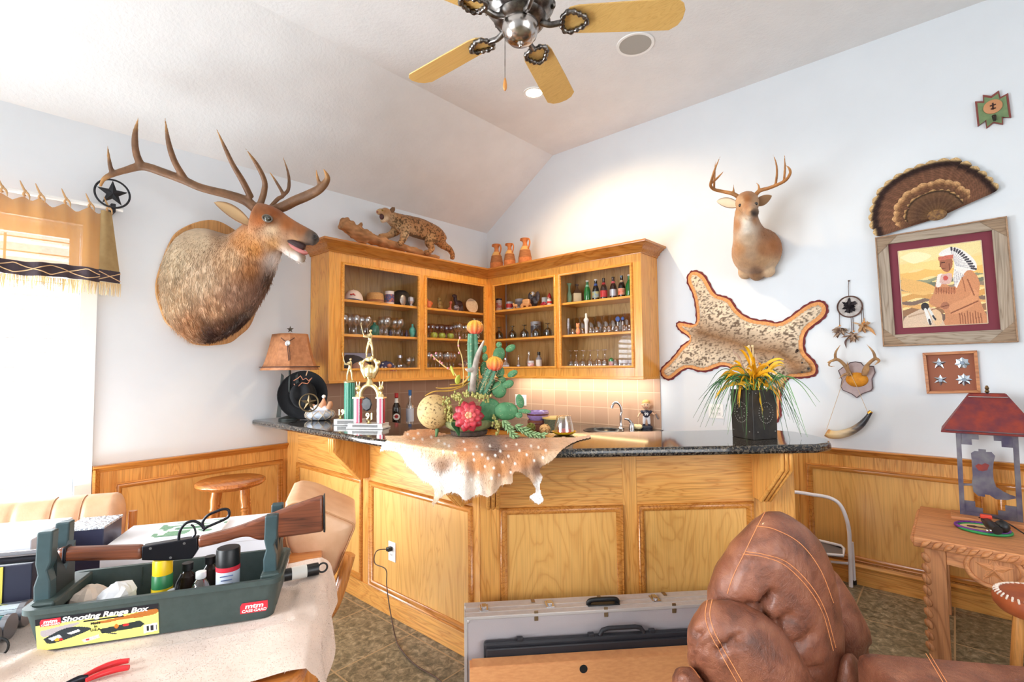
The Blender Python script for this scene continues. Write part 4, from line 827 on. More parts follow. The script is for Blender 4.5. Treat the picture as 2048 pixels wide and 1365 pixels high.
for a,bb,cl_ in((142,425,((150,120,98),(196,170,146),(110,88,76))),(240,470,((150,118,96),(186,158,134),(112,86,70))),(310,400,((196,150,106),(216,180,140),(170,120,80)))):
 tuft('feather_tuft',kx(a,bb,-.016),.02,46,cl_,dc,.045,.9)
for L in([(315,395),(365,430),(402,472)],):MB().limb([(*kx(a,bb,-.02),r)for(a,bb),r in zip(L,(.006,.009,.001))],6,4,.3).build('long_feather',mat('amber_feather',(206,146,86),.7),dc,80)
MB().limb([(*kx(a,bb,-.02),r)for(a,bb),r in zip([(200,490),(183,520),(190,565)],(.004,.007,.001))],6,4,.3).build('long_feather',mat('dark_feather',(92,70,66),.7),dc,80)
gq=[(1535,697),(1590,697),(1588,652),(1645,660),(1697,622),(1708,668),(1760,640),(1783,808),(1725,805),(1727,855),(1660,843),(1612,882),(1605,828),(1553,868)]
gk=lambda a,bb,y:wy(1500+a/3.412,bb/3.412,y)
gp=thing('wall_hook','green notched plaque hook high on the wall above the turkey fan','wall hook',tuple(gk(1660,750,0)))
MB().prism([gk(*p,-.002)for p in gq],(0,-.014,0)).build('plaque',mat('plaque_rim',(132,66,58),.6),gp,0,.002,fixn=True)
gc=gk(1660,752,-.0165);MB().prism([gc+(gk(*p,-.0165)-gc)*.87 for p in gq],(0,-.003,0)).build('green_face',mat('sage_paint',(120,144,100),.7,c2=(108,132,92),ns=40),gp,0,fixn=True)
mc=gk(1657,730,-.02);md=MB().lathe([(.042,0),(.042,.006),(.036,.009)],mc,28,(0,-1,0)).build('medallion',mat('tan_leather_disc',(198,140,96),.6),gp,40)
MB().tube([mc+V(0,-.01,-.02),mc+V(0,-.01,.02)],.004,6).build('symbol',mat('dark_ink',(70,40,34),.6),md,60);MB().tube([mc+V(-.013,-.01,.006),mc+V(.013,-.01,.008)],.004,6).build('symbol',MATS['dark_ink'],md,60);MB().tube([mc+V(-.01,-.01,-.014),mc+V(.012,-.01,-.014)],.004,6).build('symbol',MATS['dark_ink'],md,60)
k0=gk(1665,790,-.02);MB().limb([(*k0,.01),(*(k0+V(0,-.012,-.025)),.008),(*(k0+V(0,-.035,-.04)),.007),(*(k0+V(0,-.05,-.022)),.008)],8).build('hook',mat('iron',(64,60,56),.45,.8),gp,80)
def plate(name,lab,o,t,n,w,h,kind='outlet',gangs=1):
 o,t,n=np.array(o,float),nrm(t),nrm(n);r=thing(name,lab,'electrical outlet' if kind=='outlet' else 'light switch',tuple(o))
 MB().obox(o+n*.003,(w/2,.003,h/2),[t,n,(0,0,1)]).build('cover_plate',Mwhite,r,0,.002)
 for g in range(gangs):
  c=o+t*(g-(gangs-1)/2)*.046
  if kind=='outlet':
   for s in(-.02,.02):
    k=MB().obox(c+n*.007+V(0,0,s),(.0165,.0014,.0135),[t,n,(0,0,1)]).build('socket',mat('socket_white',(226,226,224),.4),r,0,.004)
    for a in(-.006,.006):MB().obox(c+n*.0086+V(0,0,s+.002)+t*a,(.0012,.0004,.0045),[t,n,(0,0,1)]).build('slot',mat('slot_dark',(50,48,48),.6),k,0)
  else:MB().obox(c+n*.008,(.016,.003,.033),[t,n,(0,0,1)]).build('rocker',MATS.get('socket_white')or mat('socket_white',(226,226,224),.4),r,0,.002)
 return r
plate('wall_outlet','white double outlet plate on the wall left of the flower planter',wy(1432,823,0),(1,0,0),(0,-1,0),.117,.115,gangs=2)
plate('wall_outlet','white outlet with a black plug in the bar front panel',(1.433,-2.3115,.381),(1,0,0),(0,-1,0),.07,.115)
plate('light_switch','white switch plate on the tiles, left of its neighbour behind the cactus',wy(1036,800,-.0085),(1,0,0),(0,-1,0),.07,.115,'switch');plate('wall_outlet','white outlet plate on the backsplash tiles just right of the switch',wy(1048,801,-.0085),(1,0,0),(0,-1,0),.07,.115)
pc=thing('power_cord','brown power cord hanging from the bar outlet down to the floor','cord',(1.43,-2.33,0))
cpts=[V(1.433,-2.33,.40),V(1.40,-2.40,.40),V(1.395,-2.41,.33)]+[wy(560+a/2.968,860+bb/2.968,y)for a,bb,y in((628,830,-2.41),(633,920,-2.42),(648,1040,-2.43),(668,1150,-2.46))]+[wz(560+685/2.968,860+1230/2.968,.012),wz(560+715/2.968,860+1300/2.968,.005),wz(830,1330,.005),wz(880,1362,.005),wz(930,1420,.005)]
MB().limb([(*p,.0032)for p in cpts],6,6).build('cable',mat('cord_brown',(84,62,54),.6),pc,80);MB().obox((1.433,-2.332,.401),(.014,.018,.012)).build('plug',Mblack,pc,0,.004)
# ================================================================== ceiling
sp_=thing('ceiling_speaker','round flush speaker grille in the flat ceiling right of the fan','speaker',(2.48,-1.07,HC_))
MB().lathe([(.108,-.001),(.128,-.001),(.126,-.008),(.108,-.006)],(2.48,-1.07,HC_),40,cap0=False,cap1=False).build('rim',Mwhite,sp_);MB().lathe([(.001,-.006),(.108,-.005),(.108,-.001),(.001,-.001)],(2.48,-1.07,HC_),40).build('grille',mat('speaker_grille',(178,174,166),.7,bs=.6,bscale=900),sp_)
RL=V(1.586,-1.071,HC_);rl=thing('recessed_light','glowing recessed downlight in the ceiling beyond the fan blade','light',tuple(RL))
MB().lathe([(.066,-.002),(.088,-.002),(.086,-.008),(.066,-.006)],RL,32,cap0=False,cap1=False).build('trim_ring',Mwhite,rl);MB().lathe([(.001,-.005),(.066,-.004),(.066,-.001),(.001,-.001)],RL,32).build('bulb',emis('bulb_warm',(255,236,200),14),rl)
def spot(name,loc,to,power,deg,col,r=.05,blend_=.6):
 l=bpy.data.lights.new(name,'SPOT');l.energy=power;l.color=col;l.spot_size=math.radians(deg);l.spot_blend=blend_;l.shadow_soft_size=r
 o=bpy.data.objects.new(name,l);COL.objects.link(o);o.location=loc;o.rotation_euler=(Vector(to)-Vector(loc)).to_track_quat('-Z','Y').to_euler();return o
spot('recessed_lamp_light',tuple(RL-V(0,0,.02)),(1.95,-.55,0),128,140,(1,.70,.38))
FZ=2.90;FC=V(2.762,-2.628,FZ)
cf=thing('ceiling_fan','five-blade ceiling fan with blond wood blades and pewter scrollwork','ceiling fan',tuple(FC))
pew=mat('pewter',(150,146,142),.32,1,c2=(88,82,80),ns=30);pewl=mat('brushed_nickel',(190,182,176),.2,1)
MB().lathe([(.012,.14),(.012,HC_-FZ-.02)],FC,12).build('downrod',pew,cf);MB().lathe([(.02,HC_-FZ-.09),(.045,HC_-FZ-.07),(.07,HC_-FZ-.02),(.07,HC_-FZ-.001)],FC,24).build('canopy',pew,cf)
hs_=MB().lathe([(.03,.15),(.06,.145),(.10,.12),(.135,.085),(.14,.06),(.12,.035),(.10,.02),(.11,.01),(.10,-.005),(.08,-.012)],FC,40).build('motor_housing',pew,cf,50)
for k in range(10):
 a=2*math.pi*k/10;d,s=V(math.cos(a),math.sin(a),0),V(-math.sin(a),math.cos(a),0);P=[FC+d*(.128+.012*math.sin(t*2))+V(0,0,.06)+s*(.026-.012*t/3)*math.cos(t)*1.0+V(0,0,1)*(.03-.012*t/3)*math.sin(t)for t in np.linspace(0,7.5,26)]
 MB().tube(P,.006,6).build('scroll',pew,hs_,80)
MB().lathe([(.0,-.098),(.012,-.098),(.014,-.09),(.045,-.084),(.066,-.062),(.075,-.035),(.075,-.012),(.07,-.008)],FC,32,cap0=False).build('switch_housing',pewl,cf,50)
MB().ball(FC+V(0,0,-.1),.008).build('finial',pewl,cf,180)
bl=wood('blond_blade',(226,184,112),(214,168,96),'x',.35,fine=3,dark=.95)
for k in range(5):
 a=math.radians(38.4+72*k);d,s=V(math.cos(a),math.sin(a),0),V(-math.sin(a),math.cos(a),0);tl_=math.radians(11);sw=s*math.cos(tl_)-V(0,0,math.sin(tl_));nn=np.cross(d,sw)
 out=[(.175,0),(.18,.035),(.20,.058),(.235,.066),(.45,.071),(.615,.073),(.645,.05),(.658,.02)];out=out+[(r,-w)for r,w in out[::-1]if w>0]
 bo_=MB().prism([FC+d*r+sw*w-nn*.003 for r,w in out],nn*.006);me=bo_.mesh('blade');ob=place(me,'blade',bl,cf,0,.002,fixn=True)
 ir=MB();ir.limb([(*(FC+d*.085+V(0,0,-.005)),.014),(*(FC+d*.12+V(0,0,-.018)),.012),(*(FC+d*.165+V(0,0,-.012)),.012)],8)
 q=[FC+d*(.215+.05*math.cos(t)*(1+.12*math.cos(3*t)))+sw*.046*math.sin(t)*(1+.12*math.cos(3*t))-nn*.012*(1 if nn[2]>0 else-1)for t in np.linspace(0,2*math.pi,49)[:-1]]
 ir.tube(q,[.0095+.003*math.sin(i*1.6)for i in range(48)],8,closed=True);ir.build('blade_iron',pew,cf,80)
ch=FC+V(-.05,-.05,-.06);ch=wp(1010,60,FC,CF*V(1,1,0));
MB().tube([wp(1010,y,FC,CF*V(1,1,0))for y in(62,110,156)],.0016,6).build('pull_chain',pew,cf,60)
q=[wp(1010,y,FC,CF*V(1,1,0))for y in(156,162,170,177,181)];MB().tube(q,[.003,.006,.0085,.008,.004],10).build('pull_knob',mat('maple_knob',(214,144,74),.4),cf,80)
# ================================================================== window valance and rod
rod=thing('curtain_rod','white curtain rod ending in a black star bracket above the window','curtain rod',(.1,-4.4,2.51))
MB().cyl((.1,-5.4,2.514),(.1,-3.425,2.516),.013).build('rod',Mwhite,rod);Mirn=mat('black_iron',(46,46,50),.5,.6)
MB().box((.0,-3.487,2.49),(.115,-3.462,2.545)).build('bracket',Mirn,rod,0,.004)
sc_=wx(225,387.5,.118);stp=MB().tube([sc_+V(0,.088*math.cos(a),.088*math.sin(a))for a in np.linspace(0,2*math.pi,41)[:-1]],.006,8,closed=True).build('ring',Mirn,rod,80)
star(sc_,.083,.033,5,.014,(1,0,0)).build('star',Mirn,rod,0,fixn=True)
m,nt,b=newmat('burlap');nt.n.remove(b);out=nt.n['Material Output'];vec=mapped(nt,(1,120,12));vec2=mapped(nt,(1,14,120));w1_=noise(nt,vec,1,2);w2_=noise(nt,vec2,1,2)
ad=nt.add('ShaderNodeMath',operation='ADD');nt.link(w1_,ad.inputs[0]);nt.link(w2_,ad.inputs[1]);cr_=ramp(nt,ad.outputs[0],[(.44,lin((116,74,38))),(.56,lin((196,146,90)))])
df=nt.add('ShaderNodeBsdfDiffuse');tr=nt.add('ShaderNodeBsdfTranslucent');tp=nt.add('ShaderNodeBsdfTransparent');nt.link(cr_,df.inputs[0]);nt.link(cr_,tr.inputs[0]);mx=nt.add('ShaderNodeMixShader');mx.inputs[0].default_value=.10;nt.link(df.outputs[0],mx.inputs[1]);nt.link(tr.outputs[0],mx.inputs[2])
hol=ramp(nt,ad.outputs[0],[(.60,(0,0,0)),(.72,(.14,.14,.14))]);m3=nt.add('ShaderNodeMixShader');nt.link(hol,m3.inputs[0]);nt.link(mx.outputs[0],m3.inputs[1]);nt.link(tp.outputs[0],m3.inputs[2]);nt.link(m3.outputs[0],out.inputs[0]);Mburlap=m
val=thing('window_valance','burlap window valance with a dark beaded band and fringe','curtain',(.1,-4.2,2.03))
ties=[-5.2,-4.95,-4.72,-4.45,-4.2,-3.966,-3.876,-3.812,-3.70,-3.59,-3.503]
def vx(y,t):return .1+.022*math.sin(y*26)*(.4+.6*t)+.012*math.sin(y*61+1)
ys=np.linspace(-5.3,-3.53,150);rows=[]
for t in np.linspace(0,1,14):
 row=[]
 for y in ys:
  near=min(abs(y-k)for k in ties);sag=.035*min(1,near/.05);zt_=2.495-sag;row.append(V(vx(y,t),y,zt_+(2.035+.085-zt_)*t+.006*math.sin(y*20)*t))
 rows.append(row)
MB().grid(rows).build('burlap_panel',Mburlap,val,180)
zb0=2.12
def band(z0,z1,dx,nm,mt):MB().grid([[V(vx(y,1)+dx,y,zb0-z+.006*math.sin(y*20))for y in ys]for z in np.linspace(z0,z1,4)]).build(nm,mt,val,180)
band(-.005,.075,.004,'band',mat('band_dark',(70,58,66),.8))
for ph in(0,1):
 MB().tube([V(vx(y,1)+.008,y,zb0-.035+.028*(2*abs(((y*3.2+ph*.5)%1)-.5)*2-1)+.006*math.sin(y*20))for y in ys],.0032,5).build('zigzag_trim',mat('tan_cord',(216,180,138),.8),val,60)
m,nt,b=newmat('fringe_cotton');b.inputs['Base Color'].default_value=(*lin((226,200,154)),1);b.inputs['Roughness'].default_value=.9;b.inputs['Subsurface Weight'].default_value=0
rows=MB();yy=np.linspace(-5.3,-3.42,330)
for y in yy:
 x=vx(min(y,-3.53),1)*(1 if y<-3.53 else 1)-(max(0,y+3.53)*.3);z0=zb0-.075;a=rnd.uniform(-.006,.006);rows.tube([V(x,y,z0),V(x+.003,y+a,z0-.04),V(x,y+a*1.6,z0-.075-rnd.random()*.012)],[.0026,.002,.0012],4)
fr_=rows.build('fringe',m,val,60);fr_['kind']='stuff'
end=[[V(.108-.06*s*t*.6+.01*math.sin(s*5),-3.535+s*(.055+.055*t),2.49+(zb0-2.49)*t)for s in np.linspace(0,1,8)]for t in np.linspace(0,1,10)]
MB().grid(end).build('side_flap',mat('tan_suede',(176,150,104),.85,c2=(160,132,88),ns=14),val,180)
MB().grid([[V(.110-.036*s+.006*math.sin(s*5),-3.535+s*.112,zb0-.075*t+.002)for s in np.linspace(0,1,8)]for t in np.linspace(0,1,3)]).build('band_end',MATS['band_dark'],val,180)
for k in(0,1):MB().tube([V(.116-.036*s,-3.535+s*.112,zb0-.012-.05*(s if k else 1-s))for s in np.linspace(0,1,5)],.003,5).build('zigzag_trim',MATS['tan_cord'],val,60)
for y in ties:
 if y<-4.1:continue
 q=MB();q.tube([V(.1,y,2.505)+V(.0165*math.cos(a),.004*math.sin(a*2),.0165*math.sin(a)+.008)for a in np.linspace(0,2*math.pi,15)[:-1]],.0055,6,closed=True);q.limb([(.112,y,2.525,.006),(.118,y-.012,2.552,.005),(.118,y-.02,2.575,.002)],6);q.limb([(.112,y,2.525,.006),(.120,y+.018,2.50,.005),(.124,y+.022,2.47,.002)],6);q.build('tie',mat('burlap_tie',(196,156,110),.9),val,80)
# ================================================================== things on the bar
ZT_=1.1105
def bz(px,py,z=ZT_):return wz(px,py,z)
LC=wx(580,700,.26);LC[2]=ZT_
tl_=thing('table_lamp','table lamp with flared brown leather shade and star finial at the bar end','lamp',tuple(LC))
Mbronze=mat('dark_bronze',(58,62,60),.5,.5)
MB().lathe([(.075,0),(.075,.012),(.05,.02),(.02,.03)],LC,24).build('base',Mbronze,tl_);MB().cyl(LC+V(0,0,.025),LC+V(0,0,.62),.009).build('post',Mbronze,tl_)
for sx_ in(-1,1):MB().prism([LC+V(-.03*sx_,-.05*sx_,.02),LC+V(-.02*sx_,-.035*sx_,.33),LC+V(-.028*sx_,-.05*sx_,.35),LC+V(-.05*sx_,-.075*sx_,.02)],V(.006,-.003,0)).build('blade',Mbronze,tl_,0,fixn=True)
R=[]
z0s=(LC[2]+.375,LC[2]+.645)
for t in np.linspace(0,1,9):
 h=.215-.085*t**.62;c=h*.42;z=z0s[0]+(z0s[1]-z0s[0])*t;ring=[]
 for sx_,sy_ in((1,1),(-1,1),(-1,-1),(1,-1)):
  a,b_=V(sx_*h,sy_*(h-c)*.8,0),V(sx_*(h-c),sy_*h*.8,0)
  ring+=[a,b_]if sx_*sy_>0 else[b_,a]
 R.append([LC*V(1,1,0)+p+V(0,0,z)for p in ring])
shm,nt,b=newmat('leather_shade');setb(b,.6);nt.link(ramp(nt,noise(nt,mapped(nt),30,4),[(.3,lin((156,98,60))),(.7,lin((190,128,84)))]),b.inputs['Base Color'])
shd=MB().rings(R,False,False);sh_=shd.build('lamp_shade',shm,tl_,25);so_=sh_.modifiers.new('thick','SOLIDIFY');so_.thickness=.003
Mlace=mat('dark_lacing',(78,46,36),.7)
MB().tube([p+V(0,0,.022)for p in R[0]],.004,6,closed=True).build('lacing',Mlace,sh_,60);MB().tube([p*V(1.003,1.003,1)-LC*V(.003,.003,0)+V(0,0,-.028)for p in R[8]],.003,6,closed=True).build('lacing',Mlace,sh_,60)
MB().cyl(LC+V(0,0,.60),LC+V(0,0,.655),.006).build('harp_top',Mbronze,tl_);star(LC+V(0,0,.682),.028,.011,5,.006,(.707,-.707,0)).build('finial',mat('pewter_star',(110,100,90),.5,.7),tl_,0,fixn=True)
fc=nrm(CAM*V(1,1,0)-LC*V(1,1,0));cp=wp(575.5,687,LC+fc*.165,fc);MB().ball(cp,.019,16,10,[np.cross(fc,V(0,0,1)),fc*.35,V(0,0,1.15)]).build('concho',mat('silver_concho',(226,226,226),.25,.8),sh_,180)
cq2=lambda px,py,o=.165:wp(px,py,LC+fc*o,fc)
for L in([(562,676,.14),(568,681,.15),(574,684,.165)],[(589,676,.14),(583,680,.15),(577,684,.165)],[(575,692,.17),(576,705,.185),(577.5,722,.20)],[(577,692,.17),(579.5,705,.185),(580,720,.20)]):MB().tube([cq2(*q)for q in L],.003,6).build('bolo_cord',Mlace,sh_,60)
hcen=dp(608,789,3.79);hcen[2]=ZT_+.183
a1=nrm(V(.78,-.62,.10));a2=nrm(np.cross(V(0,0,1),a1));a3=np.cross(a1,a2)
hat=thing('cowboy_hat','black felt cowboy hat displayed on edge below the leather lamp shade','hat',(hcen[0],hcen[1],ZT_));Mfelt=mat('black_felt',(17,18,22),.9,bs=.2,bscale=300)
R=[]
for r,up in((.085,.002),(.12,.0),(.155,.004),(.178,.014),(.184,.018),(.178,.010),(.155,0),(.12,-.004),(.085,-.002)):
 R.append([hcen+a1*(up+.03*abs(math.cos(t))**2*(r/.184)**2)+a2*r*math.cos(t)*.98+a3*r*math.sin(t)for t in np.linspace(0,2*math.pi,41)[:-1]])
MB().rings(R,closed=True).build('brim',Mfelt,hat,180,fixn=True)
R=[]
for k,(s,h)in enumerate(((1,0),(.99,.03),(.95,.07),(.88,.105),(.74,.125),(.5,.128),(.2,.122))):
 R.append([hcen+a1*(h-(.035*math.exp(-((a_)/.03)**2)if h>.09 else 0))+a2*a_+a3*b_ for a_,b_ in[(.088*s*math.cos(t),.098*s*math.sin(t))for t in np.linspace(0,2*math.pi,41)[:-1]]])
MB().rings(R,False,True).build('crown',Mfelt,hat,180,fixn=True)
MB().tube([hcen+a1*.012+a2*.0895*math.cos(t)+a3*.0995*math.sin(t)for t in np.linspace(0,2*math.pi,41)[:-1]],.006,6,closed=True,up=a1).build('hat_band',mat('black_band',(16,16,18),.5),hat,80)
q=MB();cop=mat('copper_feather',(196,128,96),.5)
pp=[(587,762),(596,757),(601,752),(606,760),(612,757),(617,762),(624,756),(615,768),(604,766),(598,772),(592,776),(588,768)]
q.tube([wp(a,b_,hcen+a1*.10,a1)for a,b_ in pp],.0035,6);q.build('ornament',cop,hat,60)
MB().limb([(*wp(a,b_,hcen+a1*.10,a1),r)for a,b_,r in((612,752,.003),(615,742,.004),(613,733,.003),(618,738,.002))],6).build('ornament',mat('straw_ribbon',(220,180,140),.6),hat,80)
so2=dp(618,806,3.56);so2[2]=max(so2[2],ZT_+.068);orn=thing('star_ornament','bronze star-in-ring ornament standing before the black hat','ornament',(so2[0],so2[1],ZT_))
v1=nrm((CAM-so2)*V(1,1,.0));s1_=np.cross(V(0,0,1),v1);Mbrz=mat('antique_bronze',(112,96,70),.4,.8)
MB().tube([so2+s1_*.062*math.cos(t)+V(0,0,.062*math.sin(t))for t in np.linspace(0,2*math.pi,41)[:-1]],.0055,8,closed=True).build('ring',Mbrz,orn,80);star(so2,.060,.022,5,.012,v1).build('star',Mbrz,orn,0,fixn=True)
fl=bz(640,840);fl[2]=ZT_;fo=thing('figurine','porcelain blue float wrapped in netting with a reclining gnome figure','figurine',tuple(fl))
Mblue=mat('blue_porcelain',(176,196,226),.12,c2=(216,224,238),ns=10,coat=.6);Mrope=mat('cream_rope',(226,206,178),.7);Mskin_=mat('doll_skin',(226,180,146),.5)
MB().lathe([(.035,0),(.075,.004),(.098,.022),(.104,.04),(.095,.058),(.07,.07),(.0,.066)],fl,36,cap1=False).build('float',Mblue,fo,60)
for k in range(10):
 for sg in(1,-1):
  P=[fl+V(r*math.cos(a),r*math.sin(a),z)for r,z,a in((.078,.004,2*math.pi*k/10),(.103,.022,2*math.pi*(k+.28*sg)/10),(.109,.04,2*math.pi*(k+.5*sg)/10),(.10,.06,2*math.pi*(k+.75*sg)/10),(.075,.072,2*math.pi*(k+sg)/10))];MB().tube(P,.0025,5).build('netting',Mrope,fo,60)
bc=fl+V(0,0,.075);MB().limb([(*(bc+V(-.055,-.02,.0)),.022),(*(bc+V(-.01,-.005,.012)),.03),(*(bc+V(.04,.015,.008)),.024),(*(bc+V(.075,.03,.0)),.016)],12).build('body',mat('white_smock',(226,222,224),.6),fo,80)
MB().ball(bc+V(-.06,-.025,.02),.022,14,10).build('head',Mskin_,fo,180);MB().limb([(*(bc+V(.02,.005,.02)),.03),(*(bc+V(.03,.01,.055)),.018),(*(bc+V(.032,.012,.085)),.007)],12).build('pointed_hat',mat('peach_felt',(222,160,124),.8),fo,80);MB().ball(bc+V(.032,.012,.098),.014,12,8).build('pompom',mat('white_fluff',(240,238,234),.9),fo,180)
MB().limb([(*(bc+V(.07,.03,.01)),.02),(*(bc+V(.082,.036,.04)),.019),(*(bc+V(.08,.036,.062)),.012)],12).build('boot',mat('peach_boot',(224,164,124),.6),fo,80)
Mgold=mat('trophy_gold',(240,222,168),.28,.9);Mmarb=mat('white_marble',(232,230,226),.2,c2=(206,204,204),ns=16);Mdkm=mat('dark_marble',(64,56,50),.2,c2=(40,34,32),ns=20)
def golfer(c,h,face_dir,parent):
 """small gilt golfer at the top of the backswing"""
 f=nrm(face_dir);s=np.cross(V(0,0,1),f);c=np.array(c,float);k=h
 q=lambda a,u,d=0:c+s*a*k+V(0,0,u*k)+f*d*k
 mb=MB()
 for sg in(-1,1):mb.limb([(*q(.03*sg,.50),.055*k),(*q(.085*sg,.26,.03),.042*k),(*q(.10*sg,.05,0),.03*k),(*q(.105*sg,.02,.05),.028*k)],8,3)
 mb.limb([(*q(0,.48),.075*k),(*q(.01,.60,-.01),.07*k),(*q(.01,.72,.0),.085*k),(*q(.0,.79,.02),.05*k)],10,3);mb.ball(q(.03,.87,.04),.055*k,10,8)
 for sg in(-1,1):mb.limb([(*q(.07*sg,.74),.038*k),(*q(-.10+.04*sg,.66,.10),.03*k),(*q(-.20,.70,.10),.03*k)],8,3)
 mb.limb([(*q(-.18,.66,.10),.018*k),(*q(-.24,.88,.06),.016*k),(*q(-.29,1.12,.0),.014*k),(*q(-.26,1.15,0),.022*k)],8,3)
 me=fuse(mb,k*.018,2,.4);o=place(me,'golfer',Mgold,parent,180);return o
def trophy_base(r,c,ax,w,d,h):
 ay=np.cross(V(0,0,1),ax);o=MB().obox(c+V(0,0,h/2),(w/2,d/2,h/2),[ax,ay,(0,0,1)]).build('base',Mmarb,r,0,.003)
 MB().obox(c-ay*(d/2+.001)+V(0,0,h*.5),(w*.36,.0015,h*.3),[ax,ay,(0,0,1)]).build('base_inlay',Mdkm,o,0);return ay
ax1=nrm(V(.86,.5,0));c1=bz(700,850);c1[2]=ZT_
t1=thing('trophy','golf trophy with a single green column','trophy',tuple(c1));ay1=trophy_base(t1,c1,ax1,.20,.075,.04)
cc=c1+ax1*.0+V(0,0,.04);cc=wp(699,838,c1,ay1);cc[2]=ZT_+.04
q=MB();q.lathe([(.033,0),(.033,.245)],cc,40);col_=q.build('column',mat('green_column',(26,128,98),.25,coat=.5),t1,40)
for k in range(16):
 a=2*math.pi*k/16;MB().tube([cc+V(.033*math.cos(a),.033*math.sin(a),.0),cc+V(.033*math.cos(a),.033*math.sin(a),.245)],.003,5).build('flute',mat('green_flute',(110,190,166),.2,.4),col_,60)
MB().lathe([(.04,0),(.042,.006),(.036,.012),(.02,.016)],cc+V(0,0,.245),24).build('cap',Mgold,t1);golfer(cc+V(0,0,.259),.165,nrm(CAM*V(1,1,0)-cc*V(1,1,0)),t1)
def numeral(txt,c,h,parent,ax,ay):
 lettering('numeral',txt,h,Mgold,c-ax*h*.42,ax,(0,0,1),parent,.003,.001);MB().lathe([(.016,0),(.018,.004),(.008,.008),(.006,.014),(.015,.02),(.017,.026),(.003,.024)],c-V(0,0,.028),14).build('numeral_stand',Mgold,parent)
n1=wp(681,833,c1-ay1*.01,ay1);n1[2]=ZT_+.068;numeral('19',n1,.05,t1,ax1,ay1)
c2=bz(737,857);c2[2]=ZT_;t2=thing('trophy','tall gilt golf trophy on two red-striped columns','trophy',tuple(c2));ay2=trophy_base(t2,c2,ax1,.235,.10,.034)
MB().obox(c2+V(0,0,.006),(.125,.056,.006),[ax1,ay2,(0,0,1)]).build('base_foot',Mmarb,t2,0,.003)
red=mat('red_stripe',(196,40,66),.3,.3);silv=mat('holographic_silver',(206,206,214),.2,.8)
for px in(716,762):
 p=wp(px,850,c2,ay2);p[2]=ZT_+.034;cl2=MB().obox(p+V(0,0,.0775),(.02,.02,.0775),[ax1,ay2,(0,0,1)]).build('column',silv,t2,0,.003)
 MB().obox(p+V(0,0,.0775)-ay2*.0205+ax1*.006,(.008,.001,.077),[ax1,ay2,(0,0,1)]).build('stripe',red,cl2,0);MB().obox(p+V(0,0,.0775)+ax1*.0205,(.001,.012,.077),[ax1,ay2,(0,0,1)]).build('stripe',red,cl2,0)
 MB().obox(p+V(0,0,.16),(.026,.026,.006),[ax1,ay2,(0,0,1)]).build('column_cap',Mgold,t2,0,.002)
 mb=MB();mb.lathe([(.022,0),(.016,.012),(.008,.02),(.012,.034)],p+V(0,0,.166),14);mb.ball(p+V(0,0,.22),.018,12,8)
 for sg in(-1,1):mb.limb([(*(p+V(0,0,.232)+ax1*.006*sg),.005),(*(p+V(0,0,.262)+ax1*.012*sg),.004)],6,3)
 mb.build('winged_figure',Mgold,t2,60)
top=(wp(716,850,c2,ay2)+wp(762,850,c2,ay2))/2;top[2]=ZT_
arch=[top+ax1*.062*math.cos(t)+V(0,0,.20+.075*math.sin(t))for t in np.linspace(math.pi,0,15)];MB().tube(arch,.014,8).build('arch',Mgold,t2,80)
MB().lathe([(.03,0),(.022,.02),(.014,.04),(.022,.06)],top+V(0,0,.272),16).build('collar',Mgold,t2)
mb=MB();
for sg in(-1,1):mb.limb([(*(top+V(0,0,.32)+ax1*.02*sg),.016),(*(top+V(0,0,.37)+ax1*.048*sg),.015),(*(top+V(0,0,.41)+ax1*.05*sg),.013),(*(top+V(0,0,.44)+ax1*.03*sg),.01)],8);mb.ball(top+V(0,0,.415)+ax1*.06*sg,.017,10,8)
mb.lathe([(.03,0),(.038,.03),(.034,.06),(.02,.08)],top+V(0,0,.325),16);place(fuse(mb,.005,2,.4),'cup',Mgold,t2,180)
MB().lathe([(.02,0),(.03,.008),(.03,.02),(.022,.03)],top+V(0,0,.425),18).build('collar',Mgold,t2);golfer(top+V(0,0,.455),.19,nrm(CAM*V(1,1,0)-c2*V(1,1,0)),t2)
MB().lathe([(.0,.0),(.034,.002),(.036,.008),(.03,.012),(0,.013)],top-ay2*.03+V(0,0,.155),8,-ay2,squash=(1,1.25)).build('medallion',mat('black_facets',(20,22,28),.4),t2,20)
n2=wp(738,834,c2-ay2*.04,ay2);n2[2]=ZT_+.062;numeral('91',n2,.055,t2,ax1,ay2)
def bottle(name,lab,c,prof,glass,cap=None,label=None,cat='bottle',group=None,n=24,content=None,lab2=None):
 """prof = (radius, z) outline; cap = (z0, z1, r, mat); label = (z0, z1, mat)"""
 c=np.array(c,float);r=thing(name,lab,cat,tuple(c),group)
 MB().lathe([(.001,.001)]+prof,c,n,cap1=False).build('glass_body',glass,r,50)
 def rad(z):return float(np.interp(z,[p[1]for p in prof],[p[0]for p in prof]))
 if cap:MB().cyl(c+V(0,0,cap[0]),c+V(0,0,cap[1]),cap[2]).build('cap',cap[3],r)
 for lb in(label,lab2):
  if lb:MB().lathe([(rad(z)+.0012,z)for z in np.linspace(lb[0],lb[1],6)],c,n,cap0=False,cap1=False).build('paper_label',lb[2],r,60)
 if content:MB().lathe([(.001,.004)]+[(rad(z)-.003,z)for z in np.linspace(.004,content[0],10)]+[(.001,content[0])],c,n).build('liquid',content[1],r,50)
 return r
Gdark=mat('dark_bottle_glass',(26,18,14),.06,coat=.5);Gbrown=mat('brown_bottle_glass',(58,28,16),.06,coat=.5);Ggreen=mat('green_bottle_glass',(24,118,52),.06,coat=.5);Gclear=glassy('clear_glass',(.93,.94,.94),.22,.06,.9);Gteal=mat('teal_glass',(10,96,76),.06,coat=.5)
Lw=mat('label_white',(228,226,220),.6);Lred=mat('label_red',(196,44,42),.5);Lblue=mat('label_blue',(70,96,160),.5)
